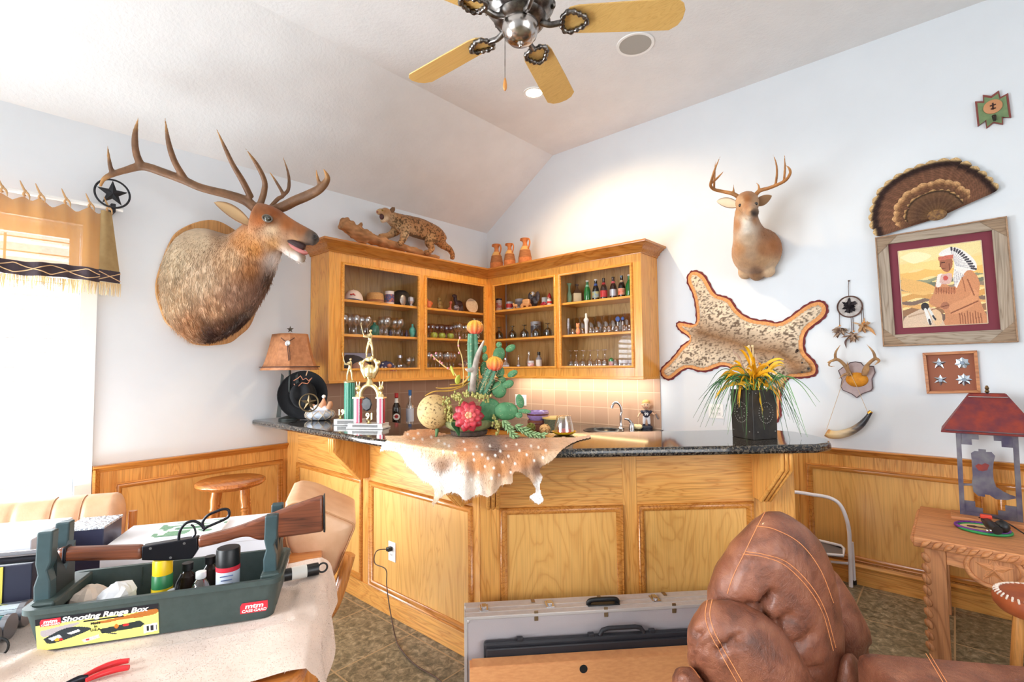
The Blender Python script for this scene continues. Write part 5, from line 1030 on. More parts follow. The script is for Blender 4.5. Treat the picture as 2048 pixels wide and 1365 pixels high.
wine=[(.036,0),(.038,.006),(.038,.19),(.034,.215),(.018,.245),(.0145,.26),(.014,.315),(.016,.318),(.016,.328)]
pb=wx(793,786,.22);pb[2]=.931
vb=bottle('liquor_bottle','dark vermouth bottle with a round white label and red cap on back counter',pb,wine,Gdark,(.29,.332,.0165,Lred),(.245,.285,Lw))
vn=nrm((CAM-pb)*V(1,1,0));MB().lathe([(.0,0),(.030,0),(.030,.001),(0,.002)],pb+vn*.0385+V(0,0,.12),28,vn).build('round_label',Lw,vb,30);MB().lathe([(.0,0),(.016,0),(.016,.001),(0,.002)],pb+vn*.0405+V(0,0,.123),24,vn).build('round_label',Lred,vb,30)
lettering('lettering','MARTINI',.011,mat('ink_black',(30,28,30),.6),pb+vn*.0428+V(0,0,.119)-np.cross(V(0,0,1),vn)*.026,np.cross(V(0,0,1),vn),(0,0,1),vb,.0003,.0004)
pb2=wx(820,780,.2);pb2[2]=.931;bottle('liquor_bottle','clear slim bottle with blue cap and pale label on back counter',pb2,[(.034,0),(.036,.006),(.036,.20),(.03,.225),(.015,.25),(.0135,.30),(.0135,.345)],Gclear,(.30,.352,.0155,mat('cap_blue',(40,110,176),.35)),(.06,.18,mat('label_pale',(214,220,236),.5)))
for k,(px,lab)in enumerate(((775,'leftmost of three small jars by the vermouth bottle'),(791,'middle one of three small jars by the vermouth bottle'),(799,'rightmost of three small jars by the vermouth bottle'))):
 p=wx(px,838,.30+.04*k);p[2]=.931;r=thing('spice_jar','white-lidded small jar, '+lab,'jar',tuple(p));MB().lathe([(.02,0),(.021,.004),(.021,.045),(.016,.05)],p,16).build('body',mat('jar_tan',(176,140,116),.4),r);MB().cyl(p+V(0,0,.05),p+V(0,0,.075),.019).build('lid',Mwhite,r)
p=wx(752,832,.5);p[2]=.931;r=thing('bowl','small cobalt blue bowl on the back counter behind the trophies','bowl',tuple(p));MB().lathe([(.03,0),(.05,.01),(.085,.05),(.095,.085),(.09,.085),(.075,.05),(.02,.014)],p,28).build('body',mat('cobalt',(36,56,130),.15,coat=.5),r,50)
p=wz(1076,862,.93);p[2]=.931
for k,(h,r0,c_,lab)in enumerate(((.0,.092,(120,74,62),'brown ringed pottery bowl at the bottom of the bowl stack'),(.075,.098,(150,128,186),'lavender glazed pottery bowl on top of the bowl stack'))):
 c=p+V(0,0,h);r=thing('pottery_bowl',lab,'bowl',tuple(c));MB().lathe([(.05,0),(.06,.006),(r0*.95,.05),(r0,.095),(r0-.006,.096),(r0*.9,.055),(.04,.012)],c,32).build('body',mat('glaze_%d'%k,c_,.2,coat=.4,c2=tuple(min(255,int(v*1.15))for v in c_),ns=30),r,50);MB().lathe([(r0*.965,.062),(r0*.985,.064),(r0*.99,.074),(r0*.975,.076)],c,32,cap0=False,cap1=False).build('glaze_band',mat('glaze_band',(92,48,52),.25),r,50)
p=wz(1110,864,.93);p[2]=.931;r=thing('pottery_bowl','green speckled pottery crock with a straw-coloured rim beside the bowl stack','bowl',tuple(p));MB().lathe([(.075,0),(.085,.006),(.09,.06),(.1,.12),(.092,.12),(.08,.06),(.06,.014)],p,32).build('body',mat('green_speckle',(112,118,90),.4,c2=(78,84,66),ns=90),r,50);MB().lathe([(.096,.11),(.108,.113),(.108,.126),(.092,.126)],p,32).build('rim',mat('straw_rim',(220,190,110),.5),r,50)
p=bz(1128,870);p[2]=ZT_;r=thing('candy_dish','yellow glass dish of red candies on the bar, under an upturned tumbler','dish',tuple(p));MB().lathe([(.03,.001),(.05,.004),(.068,.016),(.07,.02),(.064,.019),(.045,.009),(.01,.007)],p,32).build('plate',mat('yellow_glass',(240,186,40),.15,coat=.5),r,50)
for k in range(7):MB().ball(p+V(.03*math.cos(k*2.2)*(k>0),.03*math.sin(k*2.2)*(k>0),.02),.011,10,8).build('candy',mat('red_candy',(216,66,44),.3),r,180)
r=thing('tumbler','clear cut-glass tumbler turned upside down on the yellow dish','glass',tuple(p+V(0,0,.02)));MB().lathe([(.056,.02),(.05,.06),(.038,.105),(.001,.107)],p,20,cap0=False).build('glass_body',Gclear,r,30)
p=bz(1088,880);p[2]=ZT_+.03;
def woven_ball(lab,c,R_,m,nrings):
 r=thing('woven_ball',lab,'ornament ball',tuple(c-V(0,0,R_)));rr=np.random.RandomState(int(R_*1e4))
 for k in range(nrings):
  a=nrm(rr.randn(3));u=nrm(np.cross(a,rr.randn(3)));v=np.cross(a,u);MB().tube([c+(u*math.cos(t)+v*math.sin(t))*R_*.95 for t in np.linspace(0,2*math.pi,25)[:-1]],R_*.07,5,closed=True).build('vine',m,r,60)
woven_ball('tan woven vine ball beside the trailing succulents',bz(1090,872)*V(1,1,0)+V(0,0,ZT_+.034),.031,mat('vine_tan',(206,160,104),.8),16);woven_ball('green woven vine ball behind the trailing succulents',bz(1062,866)*V(1,1,0)+V(0,0,ZT_+.03),.027,mat('vine_green',(132,134,56),.8),14)
p=wz(1300,858,.93);p[1]=-.06;p[2]=.931;bb_=thing('bobblehead','bobblehead football player in a dark number 99 jersey beside the sink','bobblehead',tuple(p))
f=nrm((CAM-p)*V(1,1,0));s=np.cross(V(0,0,1),f);q=lambda a,u,d=0:p+s*a+V(0,0,u)+f*d
MB().lathe([(.05,0),(.052,.02),(.045,.032)],p,24).build('base',mat('base_navy',(44,46,60),.4),bb_);mb=MB()
Mskn=mat('painted_skin',(226,184,150),.5);Mnavy=mat('jersey_navy',(38,40,62),.5)
mb=MB()
for sg in(-1,1):mb.limb([(*q(.014*sg,.115),.018),(*q(.02*sg,.075,.004),.014),(*q(.022*sg,.045),.012)],10)
place(fuse(mb,.004,2),'trousers',mat('white_pants',(236,234,238),.5),bb_,180)
for sg in(-1,1):MB().limb([(*q(.022*sg,.055),.0125),(*q(.022*sg,.038),.013),(*q(.024*sg,.034,.016),.011)],8).build('boot',Mnavy,bb_,80)
mb=MB();mb.limb([(*q(0,.105),.024),(*q(0,.13),.03),(*q(0,.155),.034),(*q(0,.168),.02)],14)
for sg in(-1,1):mb.limb([(*q(.028*sg,.158),.016),(*q(.045*sg,.145),.013)],10)
place(fuse(mb,.004,2),'jersey',Mnavy,bb_,180);lettering('jersey_number','99',.034,Mwhite,q(0,.124,.0345),s,(0,0,1),bb_,.001,.0012,'CENTER')
MB().limb([(*q(-.045,.145),.010),(*q(-.062,.125),.008),(*q(-.072,.105,.01),.008)],8).build('arm',Mskn,bb_,80);MB().limb([(*q(.045,.145),.010),(*q(.066,.13),.008),(*q(.078,.135,.01),.009)],8).build('arm',Mskn,bb_,80)
MB().tube([q(.078,.137,.012),q(.09,.105,.012),q(.10,.09,.012)],.006,8).build('helmet_bar',mat('grey_bar',(120,110,110),.5),bb_)
hd2=MB();hd2.ball(q(0,.212),(.034,.034,.042),18,12,[s,f,V(0,0,1)]);hd2.ball(q(0,.205,.034),.007,8,6)
for sg in(-1,1):hd2.ball(q(.034*sg,.208),.009,8,6)
hd2.build('head',Mskn,bb_,180);MB().ball(q(0,.232,-.004),(.0355,.035,.027),16,10,[s,f,V(0,0,1)]).build('hair',mat('blond_hair',(214,170,104),.7),bb_,180)
for sg in(-1,1):MB().ball(q(.012*sg,.216,.031),.0045,8,6).build('eye',mat('doll_eye',(60,60,70),.2),bb_,180)
MB().tube([q(-.012,.193,.029),q(0,.189,.033),q(.012,.193,.029)],.0025,6).build('mouth',mat('doll_mouth',(170,90,80),.5),bb_)
mb=MB();pc_=wz(1282,858,.93);pc_[1]=-.10
for k in range(6):mb.ball(pc_+V(rng.randn()*.03,rng.randn()*.012,.022),(.034,.022,.02),12,8)
cl_=fuse(mb,.006,3);co=verts(cl_);co[:,2]=np.maximum(co[:,2],.931);co+=(vnoise(co,60)-.5)[:,None]*.008;co[:,2]=np.maximum(co[:,2],.931);cl_.vertices.foreach_set('co',co.astype(np.float32).reshape(-1));cl_.update()
tag(place(cl_,'dish_cloth',mat('cream_cloth',(240,220,170),.95),None,180),'crumpled cream cloth lying beside the bobblehead','cloth')
ho=[(65,970),(75,930),(110,890),(95,862),(150,855),(220,858),(235,832),(300,815),(420,812),(470,835),(560,846),(700,846),(820,850),(900,850),(1000,858),(1100,868),(1180,872),(1230,868),(1330,866),(1400,868),(1500,852),(1508,875),(1440,892),(1370,920),(1300,970),(1250,1030),(1160,1085),(1180,1140),(1162,1200),(1172,1260),(1187,1300),(1150,1332),(1100,1300),(1090,1270),(1130,1240),(1108,1190),(1078,1150),(1008,1105),(975,1130),(972,1190),(900,1200),(860,1250),(800,1282),(740,1265),(650,1307),(600,1262),(540,1250),(480,1290),(430,1342),(422,1310),(440,1250),(408,1190),(350,1160),(250,1060),(200,985),(130,962)]
hp_=np.array([(740+a/3.413,620+b/3.413)for a,b in smoothpath(ho+[ho[0]],3)[:-1]])
gx,gy=np.arange(755,1188,1.7),np.arange(850,1018,1.7);GX,GY=np.meshgrid(gx,gy);M=inside(GX,GY,hp_)
pts=np.stack([GX[M],GY[M]],1);dd=CR*((pts[:,0:1]-1024)/FPX)-CU*((pts[:,1:2]-682.5)/FPX)+CF
tt=np.max(np.stack([(1.1135-CAM[2])/dd[:,2],(-2.598-CAM[1])/dd[:,1],((C0+N2*.314-CAM)@N2)/(dd@N2)]),0)
wob=.006*np.sin(pts[:,0]*.11+pts[:,1]*.02)+.004*np.sin(pts[:,0]*.23+1);low=np.clip((pts[:,1]-905)/40,0,1);tt=tt-low*(.012+wob*1.6+.02*np.clip((pts[:,1]-930)/80,0,1))
vs=CAM+dd*tt[:,None];idx=-np.ones(GX.shape,int);idx[M]=np.arange(M.sum())
fs=[(idx[j,i],idx[j+1,i],idx[j+1,i+1],idx[j,i+1])for j in range(len(gy)-1)for i in range(len(gx)-1)if M[j,i]and M[j,i+1]and M[j+1,i+1]and M[j+1,i]]
me=bpy.data.meshes.new('hide');me.from_pydata([tuple(v)for v in vs],[],fs);me.update()
spots=[(510,915),(580,975),(705,985),(765,990),(855,995),(890,965),(945,1000),(1020,960),(1070,990),(990,1050),(805,1015),(710,1025),(785,1070),(845,1080),(740,1110),(665,1105),(610,1070),(577,1052),(575,1095),(650,955),(500,970),(1120,1030),(905,1040),(960,1110),(880,1130),(420,870),(360,885),(300,880),(470,895),(1150,940),(1200,960),(540,930),(640,900),(730,935),(820,930),(1000,920),(1100,930),(830,1150),(690,1160),(260,850),(330,845),(1180,1010),(930,930)]
SP=np.array([(740+a/3.413,620+b/3.413)for a,b in spots])
HA=[(790,880,(226,196,160)),(770,900,(240,236,230)),(810,930,(244,240,236)),(850,960,(246,244,240)),(870,985,(230,216,198)),(870,1005,(206,180,150)),(830,870,(216,158,104)),(860,866,(206,146,92)),(880,900,(214,180,140)),(885,930,(150,116,92)),(900,960,(240,236,232)),(920,990,(240,230,222)),(930,900,(208,144,92)),(960,930,(210,148,98)),(1000,940,(206,144,94)),(990,900,(110,78,62)),(1020,890,(176,120,80)),(1050,920,(200,138,90)),(980,965,(214,180,150)),(1010,975,(226,196,168)),(1090,900,(204,150,106)),(1120,890,(220,178,140)),(1160,878,(226,190,160)),(1075,940,(130,96,76)),(1080,970,(226,220,214)),(1075,1000,(240,238,236)),(1060,960,(190,150,118)),(950,975,(240,226,212)),(1100,915,(222,192,160))]
def hidec(P):
 c=blend(P,HA,3.5);q=pxof(P);d=np.full(len(P),99.)
 for a in SP:d=np.minimum(d,np.hypot((q[:,0]-a[0])/1.0,(q[:,1]-a[1])/1.25))
 w=np.clip(1-(d-1.5)/1.5,0,1)[:,None]*.9;return(c*(1-w)+np.array(lin((250,246,240)))*w)*(.86+.2*vnoise(P*V(1,1,.4),60,4))[:,None]
me=furred(me,26000,.013,lambda P:np.where((P[:,2]>1.108)[:,None],V(.15,-.3,0)[None]*np.ones((len(P),1)),V(.05,.0,-1)[None]*np.ones((len(P),1))),hidec,.0007,.25,6)
tag(place(me,'deer_hide',Mfur,None,180,origin=(2.2,-2.4,1.111)),'white-spotted tan deer hide draped over the bar corner','animal hide')
PO=bz(938,872);PO[2]=ZT_+.006;ca=thing('cactus_arrangement','bowl of artificial cacti and succulents with a red rosette on the hide','plant arrangement',tuple(PO))
DP=float((PO-CAM)@CF)
def A_(px,py,o=0.):return dp(px,py,DP-o)
K=DP/FPX
MB().lathe([(.085,0),(.10,.004),(.105,.022),(.095,.03)],PO,32).build('basket',mat('bark_basket',(92,74,64),.8,c2=(60,48,42),ns=70,stretch=(1,1,.3),bs=.6,bscale=60),ca,40)
MB().lathe([(.09,.025),(.13,.05),(.14,.075),(.125,.085),(.0,.08)],PO,32,cap1=False).build('bowl',mat('moss_bowl',(150,156,110),.6,c2=(124,132,88),ns=30),ca,50)
MB().ball(PO+V(0,0,.075),(.12,.12,.03)).build('moss',mat('moss',(96,110,60),.9,c2=(70,80,44),ns=60,bs=.8,bscale=90),ca,180)
MB().ball(A_(868,824,.03),(33*K,33*K,34*K),28,18).build('gourd',mat('speckled_gourd',(196,166,114),.7,c2=(104,82,48),ns=70,nd=4,bs=.5,bscale=140,lo=.54,hi=.66),ca,180)
gb=A_(868,824,.03);q=MB();rr=np.random.RandomState(4)
MB().limb([(*A_(873,850,.04),.008),(*A_(874,862,.05),.010),(*A_(872,874,.05),.006),(*A_(867,880,.05),.003)],8).build('stem',mat('stem_green',(84,120,76),.6),ca,80)
Mcac=mat('cactus_green',(92,142,110),.6,c2=(72,122,92),ns=40);Mpad=mat('pad_green',(86,142,96),.6,c2=(64,118,76),ns=26,bs=.25,bscale=120);Mspine=mat('spine',(226,214,180),.7)
def column(px0,py0,px1,py1,r,o,n=5):
 a,bq=A_(px0,py0,o),A_(px1,py1,o);w=nrm(bq-a);u=nrm(np.cross(w,CF));v=np.cross(w,u);R=[]
 for t in np.linspace(0,1,9):
  R.append([a+(bq-a)*t+(u*math.cos(th)+v*math.sin(th))*r*(1+.32*math.cos(n*th))*(1-.15*max(0,t-.85)/.15)for th in np.linspace(0,2*math.pi,41)[:-1]])
 c=MB().rings(R).build('cactus_column',Mcac,ca,60);q=MB()
 for t in np.linspace(.08,.95,9):
  for k in range(n):
   th=2*math.pi*k/n;d=u*math.cos(th)+v*math.sin(th);p=a+(bq-a)*t+d*r*1.3
   for _ in range(3):q.tube([p,p+nrm(d+rr.randn(3)*.6)*.012],.0006,3)
 s_=q.build('spines',Mspine,c,0);s_['kind']='stuff'
column(948,790,946,668,9*K,-.02);column(962,790,985,740,8.5*K,.03)
for px,py,o in((950,655,-.02),(989,728,.03)):
 c=A_(px,py,o);R=[];rad=15.5*K
 for j in range(13):
  th=math.pi*j/12;R.append([c+V(0,0,-math.cos(th)*rad*.95)+(CR*math.cos(p)+CF*math.sin(p))*max(.0005,math.sin(th))*rad*(1+.10*math.cos(9*p))for p in np.linspace(0,2*math.pi,55)[:-1]])
 me=MB().rings(R).mesh('x');P=verts(me)-c;t=np.clip((P[:,2]/rad+.9)/1.5,0,1)[:,None];an=np.arctan2(P@CF,P@CR);rib=(np.cos(9*an)*.5+.5)[:,None]
 pigment(me,np.array(lin((214,52,48)))*(1-t)+np.array(lin((246,176,66)))*t*(.75+.25*rib)+np.array(lin((250,220,190)))*.15*(1-rib)*(1-t));b_=place(me,'cactus_bloom',colmat('bloom',.6),ca,180)
 q=MB()
 for _ in range(60):d=nrm(rr.randn(3));q.tube([c+d*rad,c+d*(rad+.008)],.0005,3)
 s_=q.build('spines',Mspine,b_,0);s_['kind']='stuff'
antler(ca,[[(944,792,.055,.020),(946,765,.06,.018),(950,735,.06,.017),(956,710,.065,.015),(968,681,.07,.005)],[(950,738,.06,.014),(938,741,.08,.012),(930,738,.095,.004)]],lambda a,b,o:A_(a,b,o),(158,142,130),(214,204,190),'antler',.004)
pads=[(998,780,15,17,0,.02),(1012,823,24,18,0,.05),(1040,803,8,14,-.2,.05),(1049,823,13,4.5,.1,.06),(1038,831,7,6,0,.06),(980,822,23,25,0,.03),(1016,769,12,8,-.4,.03),(1004,762,8,9,0,.01),(1025,748,11,6.5,-.5,.02),(1021,697,11,7,-.5,-.02),(998,709,12,15,.2,-.02),(998,690,6,6,0,-.02),(968,740,8,17,0,-.03),(970,715,6,8,0,-.03),(969,699,4.5,8,.2,-.03),(976,775,12,22,.5,.0),(1000,745,9,12,.1,.0)]
for px,py,rx_,ry_,rot_,o in pads:
 c=A_(px,py,o);u=CR*math.cos(rot_)+CU*-math.sin(rot_)*-1*-1;u=CR*math.cos(rot_)-CU*math.sin(rot_);v=CR*math.sin(rot_)+CU*math.cos(rot_)
 pd=MB().ball(c,(rx_*K,ry_*K,min(rx_,ry_)*K*.42),18,12,[u,v,-CF]).build('cactus_pad',Mpad,ca,180);q=MB()
 for _ in range(14):
  a,rd=rr.rand()*6.28,rr.rand()**.5;p=c+u*rx_*K*rd*math.cos(a)*.9+v*ry_*K*rd*math.sin(a)*.9-CF*min(rx_,ry_)*K*.42*math.sqrt(max(0,1-rd*rd*.81));q.tube([p,p-CF*.006+rr.randn(3)*.003],.0005,3)
 s_=q.build('spines',Mspine,pd,0);s_['kind']='stuff'
Msed=mat('sedum_green',(150,152,84),.5,c2=(182,166,96),ns=60)
for L,n in(([(888,806),(905,796),(918,798),(925,812)],60),([(915,792),(932,788),(955,793),(975,797)],70),([(898,812),(897,828),(902,842)],46),([(990,838),(996,850),(994,866)],40)):
 q=MB();P=smoothpath(L,12)
 for _ in range(n):
  p=P[rr.randint(len(P))];c=A_(p[0]+rr.randn()*4,p[1]+rr.randn()*4,.07+rr.rand()*.03);q.ball(c,(.0062,.0062,.008),8,6)
 s_=q.build('sedum',Msed,ca,180);s_['kind']='stuff'
rc=A_(937,833,.14);fw=nrm(CAM-rc+V(0,0,.35));ru=nrm(np.cross(V(0,0,1),fw));rv=np.cross(fw,ru)
for ring,(n,L,w,tilt,ca_,cb_)in enumerate(((10,.084,.031,.15,(204,70,78),(158,34,48)),(9,.068,.027,.42,(216,104,96),(196,58,70)),(7,.048,.021,.75,(228,146,120),(212,84,86)),(5,.032,.014,1.1,(206,200,136),(226,164,126)))):
 for k in range(n):
  a=2*math.pi*(k+.5*ring)/n;d=ru*math.cos(a)+rv*math.sin(a);dirr=nrm(d*math.cos(tilt)+fw*math.sin(tilt));s=nrm(np.cross(fw,d));nn=np.cross(s,dirr);R=[];cols=[]
  for t in np.linspace(0,1,9):
   ww=w*math.sin(math.pi*min(1,.16+.80*t))**.8*(1 if t<.98 else .1);c=rc+dirr*L*t+fw*.006*ring+nn*-.18*L*t*t*-1
   for u_ in(-1,-.5,0,.5,1):R.append(c+s*ww*u_+nn*-.3*ww*(1-u_*u_));cols.append(np.array(lin(ca_))*(1-t)+np.array(lin(cb_))*t)
   for u_ in(1,.5,0,-.5,-1):R.append(c+s*ww*u_*.9+nn*(-.3*ww*(1-u_*u_)-.005));cols.append(np.array(lin(cb_))*.9)
  me=MB().rings([R[i*10:(i+1)*10]for i in range(9)]).mesh('petal');pigment(me,np.array(cols));place(me,'rosette_petal',colmat('petal',.4,.4),ca,80,fixn=True)
def leafm(name,L,w,m,up=CU,curl=.3):
 P=smoothpath([np.array(p)for p in L],6);n=len(P);rows=[]
 for i,p in enumerate(P):
  t=i/(n-1);d=nrm(P[min(n-1,i+1)]-P[max(0,i-1)]);s=nrm(np.cross(d,up));nn=np.cross(s,d);ww=w*math.sin(math.pi*(.06+.9*t))**.8
  rows.append([p+s*ww*u_+nn*curl*ww*u_*u_ for u_ in(-1,-.5,0,.5,1)])
 o=MB().grid(rows).build(name,m,ca,180);sd=o.modifiers.new('thick','SOLIDIFY');sd.thickness=.002;return o
Mmust=mat('mustard_leaf',(206,160,66),.6,c2=(176,138,58),ns=20);Mlime=mat('lime_leaf',(170,176,70),.5)
leafm('dry_leaf',[A_(945,760,.03),A_(920,774,.07),A_(890,778,.1),A_(872,776,.12)],.018,Mmust);leafm('dry_leaf',[A_(938,768,.02),A_(905,782,.06),A_(870,784,.09),A_(850,792,.11)],.014,Mmust);leafm('dry_leaf',[A_(940,752,.03),A_(925,768,.05),A_(900,770,.08)],.014,Mmust)
leafm('leaf',[A_(908,752,.05),A_(904,742,.06),A_(902,732,.07)],.010,Mlime);leafm('leaf',[A_(915,770,.05),A_(916,760,.06),A_(918,750,.07)],.016,Mlime);leafm('leaf',[A_(905,845,.12),A_(910,858,.14),A_(918,873,.15)],.022,mat('dark_leaf',(56,104,62),.5),curl=.6)
for L,buds in(([(926,775),(927,745),(924,715),(917,695),(917,683),(920,677)],[(920,676),(917,692),(918,706)]),([(915,755),(905,742),(893,736),(880,726),(868,715),(864,710)],[(863,711),(869,718),(880,724),(884,727),(896,737),(872,707)])):
 MB().limb([(*A_(a,b,.06),.0032)for a,b in L],6).build('twig',mat('twig_tan',(206,170,104),.6),ca,80)
 for a,b in buds:MB().ball(A_(a,b,.062),(.005,.005,.007),8,6).build('bud',mat('pink_bud',(216,130,140),.5),ca,180)
Mdk=mat('donkey_tail',(126,160,112),.5,c2=(150,176,126),ns=50)
for L,n in(([(1005,842),(1018,858),(1030,882)],40),([(1030,852),(1055,866),(1086,880)],46)):
 q=MB();P=smoothpath([(*A_(a,b,.10+.02*(i)),)for i,(a,b)in enumerate(L)],10)
 for p in P:p[2]=max(p[2],ZT_+.018)
 q.tube(P,.004,6);
 for i in range(n):
  p=P[min(len(P)-1,int(i/n*len(P)))];d=nrm(P[-1]-P[0]);a=i*2.4;side=nrm(np.cross(d,V(0,0,1)));dr=nrm(d*.75+side*math.cos(a)*.8+np.cross(side,d)*math.sin(a)*.7);q.limb([(*p,.003),(*(p+dr*.018),.0055),(*(p+dr*.036),.0015)],6,3)
 q.build('trailing_succulent',Mdk,ca,80)
for k in range(26):
 a=rr.rand()*6.28;MB().limb([(*A_(960+rr.randn()*6,790,.02),.0016),(*A_(965+rr.randn()*20,765,.02+rr.randn()*.03),.0012),(*A_(970+rr.randn()*30,745+rr.rand()*15,.02+rr.randn()*.04),.0006)],4,4).build('dry_grass',mat('dry_grass',(196,170,116),.8),ca,80)
p0=bz(1508,881);p0[2]=ZT_;pl0,pr0=bz(1470,870),bz(1549,869);e1,e2=pl0-p0,pr0-p0;e1[2]=e2[2]=0;side=.15;fv=nrm((p0-CAM)*V(1,1,0));sv=np.cross(fv,V(0,0,1));e1,e2=nrm(fv*1.06-sv)*side,nrm(fv+sv*1.06)*side
pn=thing('planter','black punched-tin planter box holding yellow flowers and long grass','planter',tuple(p0+(e1+e2)/2));Mtin=mat('black_tin',(62,56,50),.45,.4,c2=(44,40,38),ns=12);H_=.25
fl_=1.03;cpl=p0+(e1+e2)/2;q=MB();base_=[p0,p0+e2,p0+e1+e2,p0+e1];up_=[cpl+(p-cpl)*fl_+V(0,0,H_)for p in base_];inn=[cpl+(p-cpl)*(fl_-.05)+V(0,0,H_)for p in base_];inb=[cpl+(p-cpl)*.92+V(0,0,.15)for p in base_]
q.rings([base_,up_,inn,inb]);q.build('box',Mtin,pn,0,.002,fixn=True)
for e_a,e_b in((e1,e2),(e2,e1)):
 nn=-nrm(e_b);c=p0+e_a/2+V(0,0,.135)+nn*.0075;u=nrm(e_a)
 for rad,n in((.052,26),(.034,5),(.03,10)):
  for k in range(n):
   a=2*math.pi*k/n;MB().ball(c+u*rad*math.cos(a)*.85+V(0,0,rad*math.sin(a)),.0026,6,4).build('punch',mat('punch_light',(150,146,138),.4,.5),pn,180)
 for sx_ in(-.055,.055):
  for sz_ in(-.095,.1):MB().ball(c+u*sx_*(1+.1*(sz_>0))+V(0,0,sz_),.003,6,4).build('punch',MATS['punch_light'],pn,180)
tp=cpl+V(0,0,H_);rr=np.random.RandomState(11);KP=float((tp-CAM)@CF)
G1,G2=mat('grass_green',(86,138,70),.5),mat('grass_dark',(52,96,62),.5);Y1=mat('flower_yellow',(240,182,28),.5);Y2=mat('flower_gold',(226,160,20),.5)
blades=[(1400,855),(1408,830),(1397,800),(1420,790),(1435,800),(1425,840),(1445,835),(1455,870),(1600,850),(1615,875),(1612,870),(1590,800),(1570,880),(1540,870),(1490,880),(1493,870),(1415,775),(1640,805),(1580,840),(1410,815),(1430,815),(1470,830),(1545,790),(1440,770),(1395,845),(1575,770)]
blades=blades+[(a+rr.randint(-14,15),b+rr.randint(-16,17))for a,b in blades]
for k,(px,py)in enumerate(blades):
 e=dp(px,py,KP-.12+rr.randn()*.06);s0=tp+V(rr.randn()*.03,rr.randn()*.03,-.02);m0=(s0+e)/2;m0[2]=max(s0[2],e[2])+.07+rr.rand()*.03
 MB().limb([(*s0,.0026),(*((s0+m0)/2+V(0,0,.03)),.0029),(*m0,.0025),(*((m0+e)/2+V(0,0,.025)),.0019),(*e,.0007)],5,5,.45).build('grass_blade',G1 if k%2 else G2,pn,80)
yel=[(1440,755),(1432,790),(1450,760),(1478,700),(1465,725),(1500,740),(1520,730),(1512,755),(1490,745),(1540,735),(1568,720),(1560,800),(1570,780),(1530,790),(1525,830),(1475,810),(1545,760),(1455,745),(1505,715),(1530,750),(1480,770),(1555,750),(1500,770),(1570,735),(1445,775)]
yel=yel+[(a+rr.randint(-10,11),b+rr.randint(-12,13))for a,b in yel[:18]]
for k,(px,py)in enumerate(yel):
 e=dp(px,py,KP-.10+rr.randn()*.05);s0=tp+V(rr.randn()*.025,rr.randn()*.025,0);m0=s0*.45+e*.55+V(0,0,.05)
 MB().limb([(*s0,.002),(*(s0*.7+m0*.3+V(0,0,.02)),.004),(*m0,.0075),(*(m0*.4+e*.6+V(0,0,.012)),.006),(*e,.001)],6,5,.3).build('flower_petal',Y1 if k%3 else Y2,pn,80)
for a,b,e_,m_ in(((1500,780),(1480,720),(1465,700),'p'),((1515,780),(1500,700),(1493,693),'w'),((1520,780),(1506,700),(1504,690),'w'),((1530,790),(1536,740),(1548,712),'f'),((1515,790),(1520,740),(1510,708),'p')):
 P=[tp+V(0,0,-.02),dp(*b,KP-.03),dp(*e_,KP-.04)]
 if m_=='f':MB().limb([(*P[0],.002),(*(P[0]*.5+P[1]*.5),.012),(*P[1],.024),(*P[2],.004)],8,5,.2,-CF).build('dark_feather',mat('plum_feather',(84,74,84),.7,c2=(104,90,98),ns=60),pn,80)
 else:MB().limb([(*P[0],.0015),(*P[1],.005 if m_=='p' else .004),(*(P[1]*.4+P[2]*.6),.007),(*P[2],.001)],8,5).build('grass_plume',mat('plume',(166,130,116),.9,c2=(196,168,140),ns=80)if m_=='p' else mat('wheat',(222,196,150),.8),pn,80)
MB().ball(tp+V(0,0,-.03),(.06,.06,.03)).build('moss',MATS['moss'],pn,180)
# ================================================================== foreground: table, range box, rifle, chairs
TU,TV=V(.505,.863,0),V(.863,-.505,0)
def T(u,v,z=0):return TU*u+TV*v+V(0,0,z)
def tv(px,py,v):return wp(px,py,TV*v,TV)
orng=wood('table_oak',(206,130,62),(176,100,40),'x',.3,rotz=-1.04,coat=.4)
tb=thing('dining_table','oak dining table mostly covered by a towel and gun gear','table',tuple(T(-2.4,3.6)))
def rrect(u0,u1,v0,v1,r,z):
 P=[]
 for cu_,cv_,a0 in((u1-r,v1-r,0),(u0+r,v1-r,90),(u0+r,v0+r,180),(u1-r,v0+r,270)):
  for k in range(7):a=math.radians(a0+15*k);P.append(T(cu_+r*math.cos(a),cv_+r*math.sin(a),z))
 return P
MB().prism(rrect(-3.3,-1.63,2.95,4.22,.1,.698),(0,0,.038)).build('tabletop',orng,tb,40,.006)
MB().prism(rrect(-3.15,-1.78,3.1,4.07,.03,.61),(0,0,.088)).build('apron',orng,tb,0)
for u,v in((-3.1,3.15),(-1.83,3.15),(-3.1,4.02),(-1.83,4.02)):MB().obox(T(u,v,.306),(.04,.04,.305),[TU,TV,(0,0,1)]).build('leg',orng,tb,0,.008)
us,vs_=np.linspace(-2.75,-1.44,120),np.linspace(3.42,4.19,80);P=[]
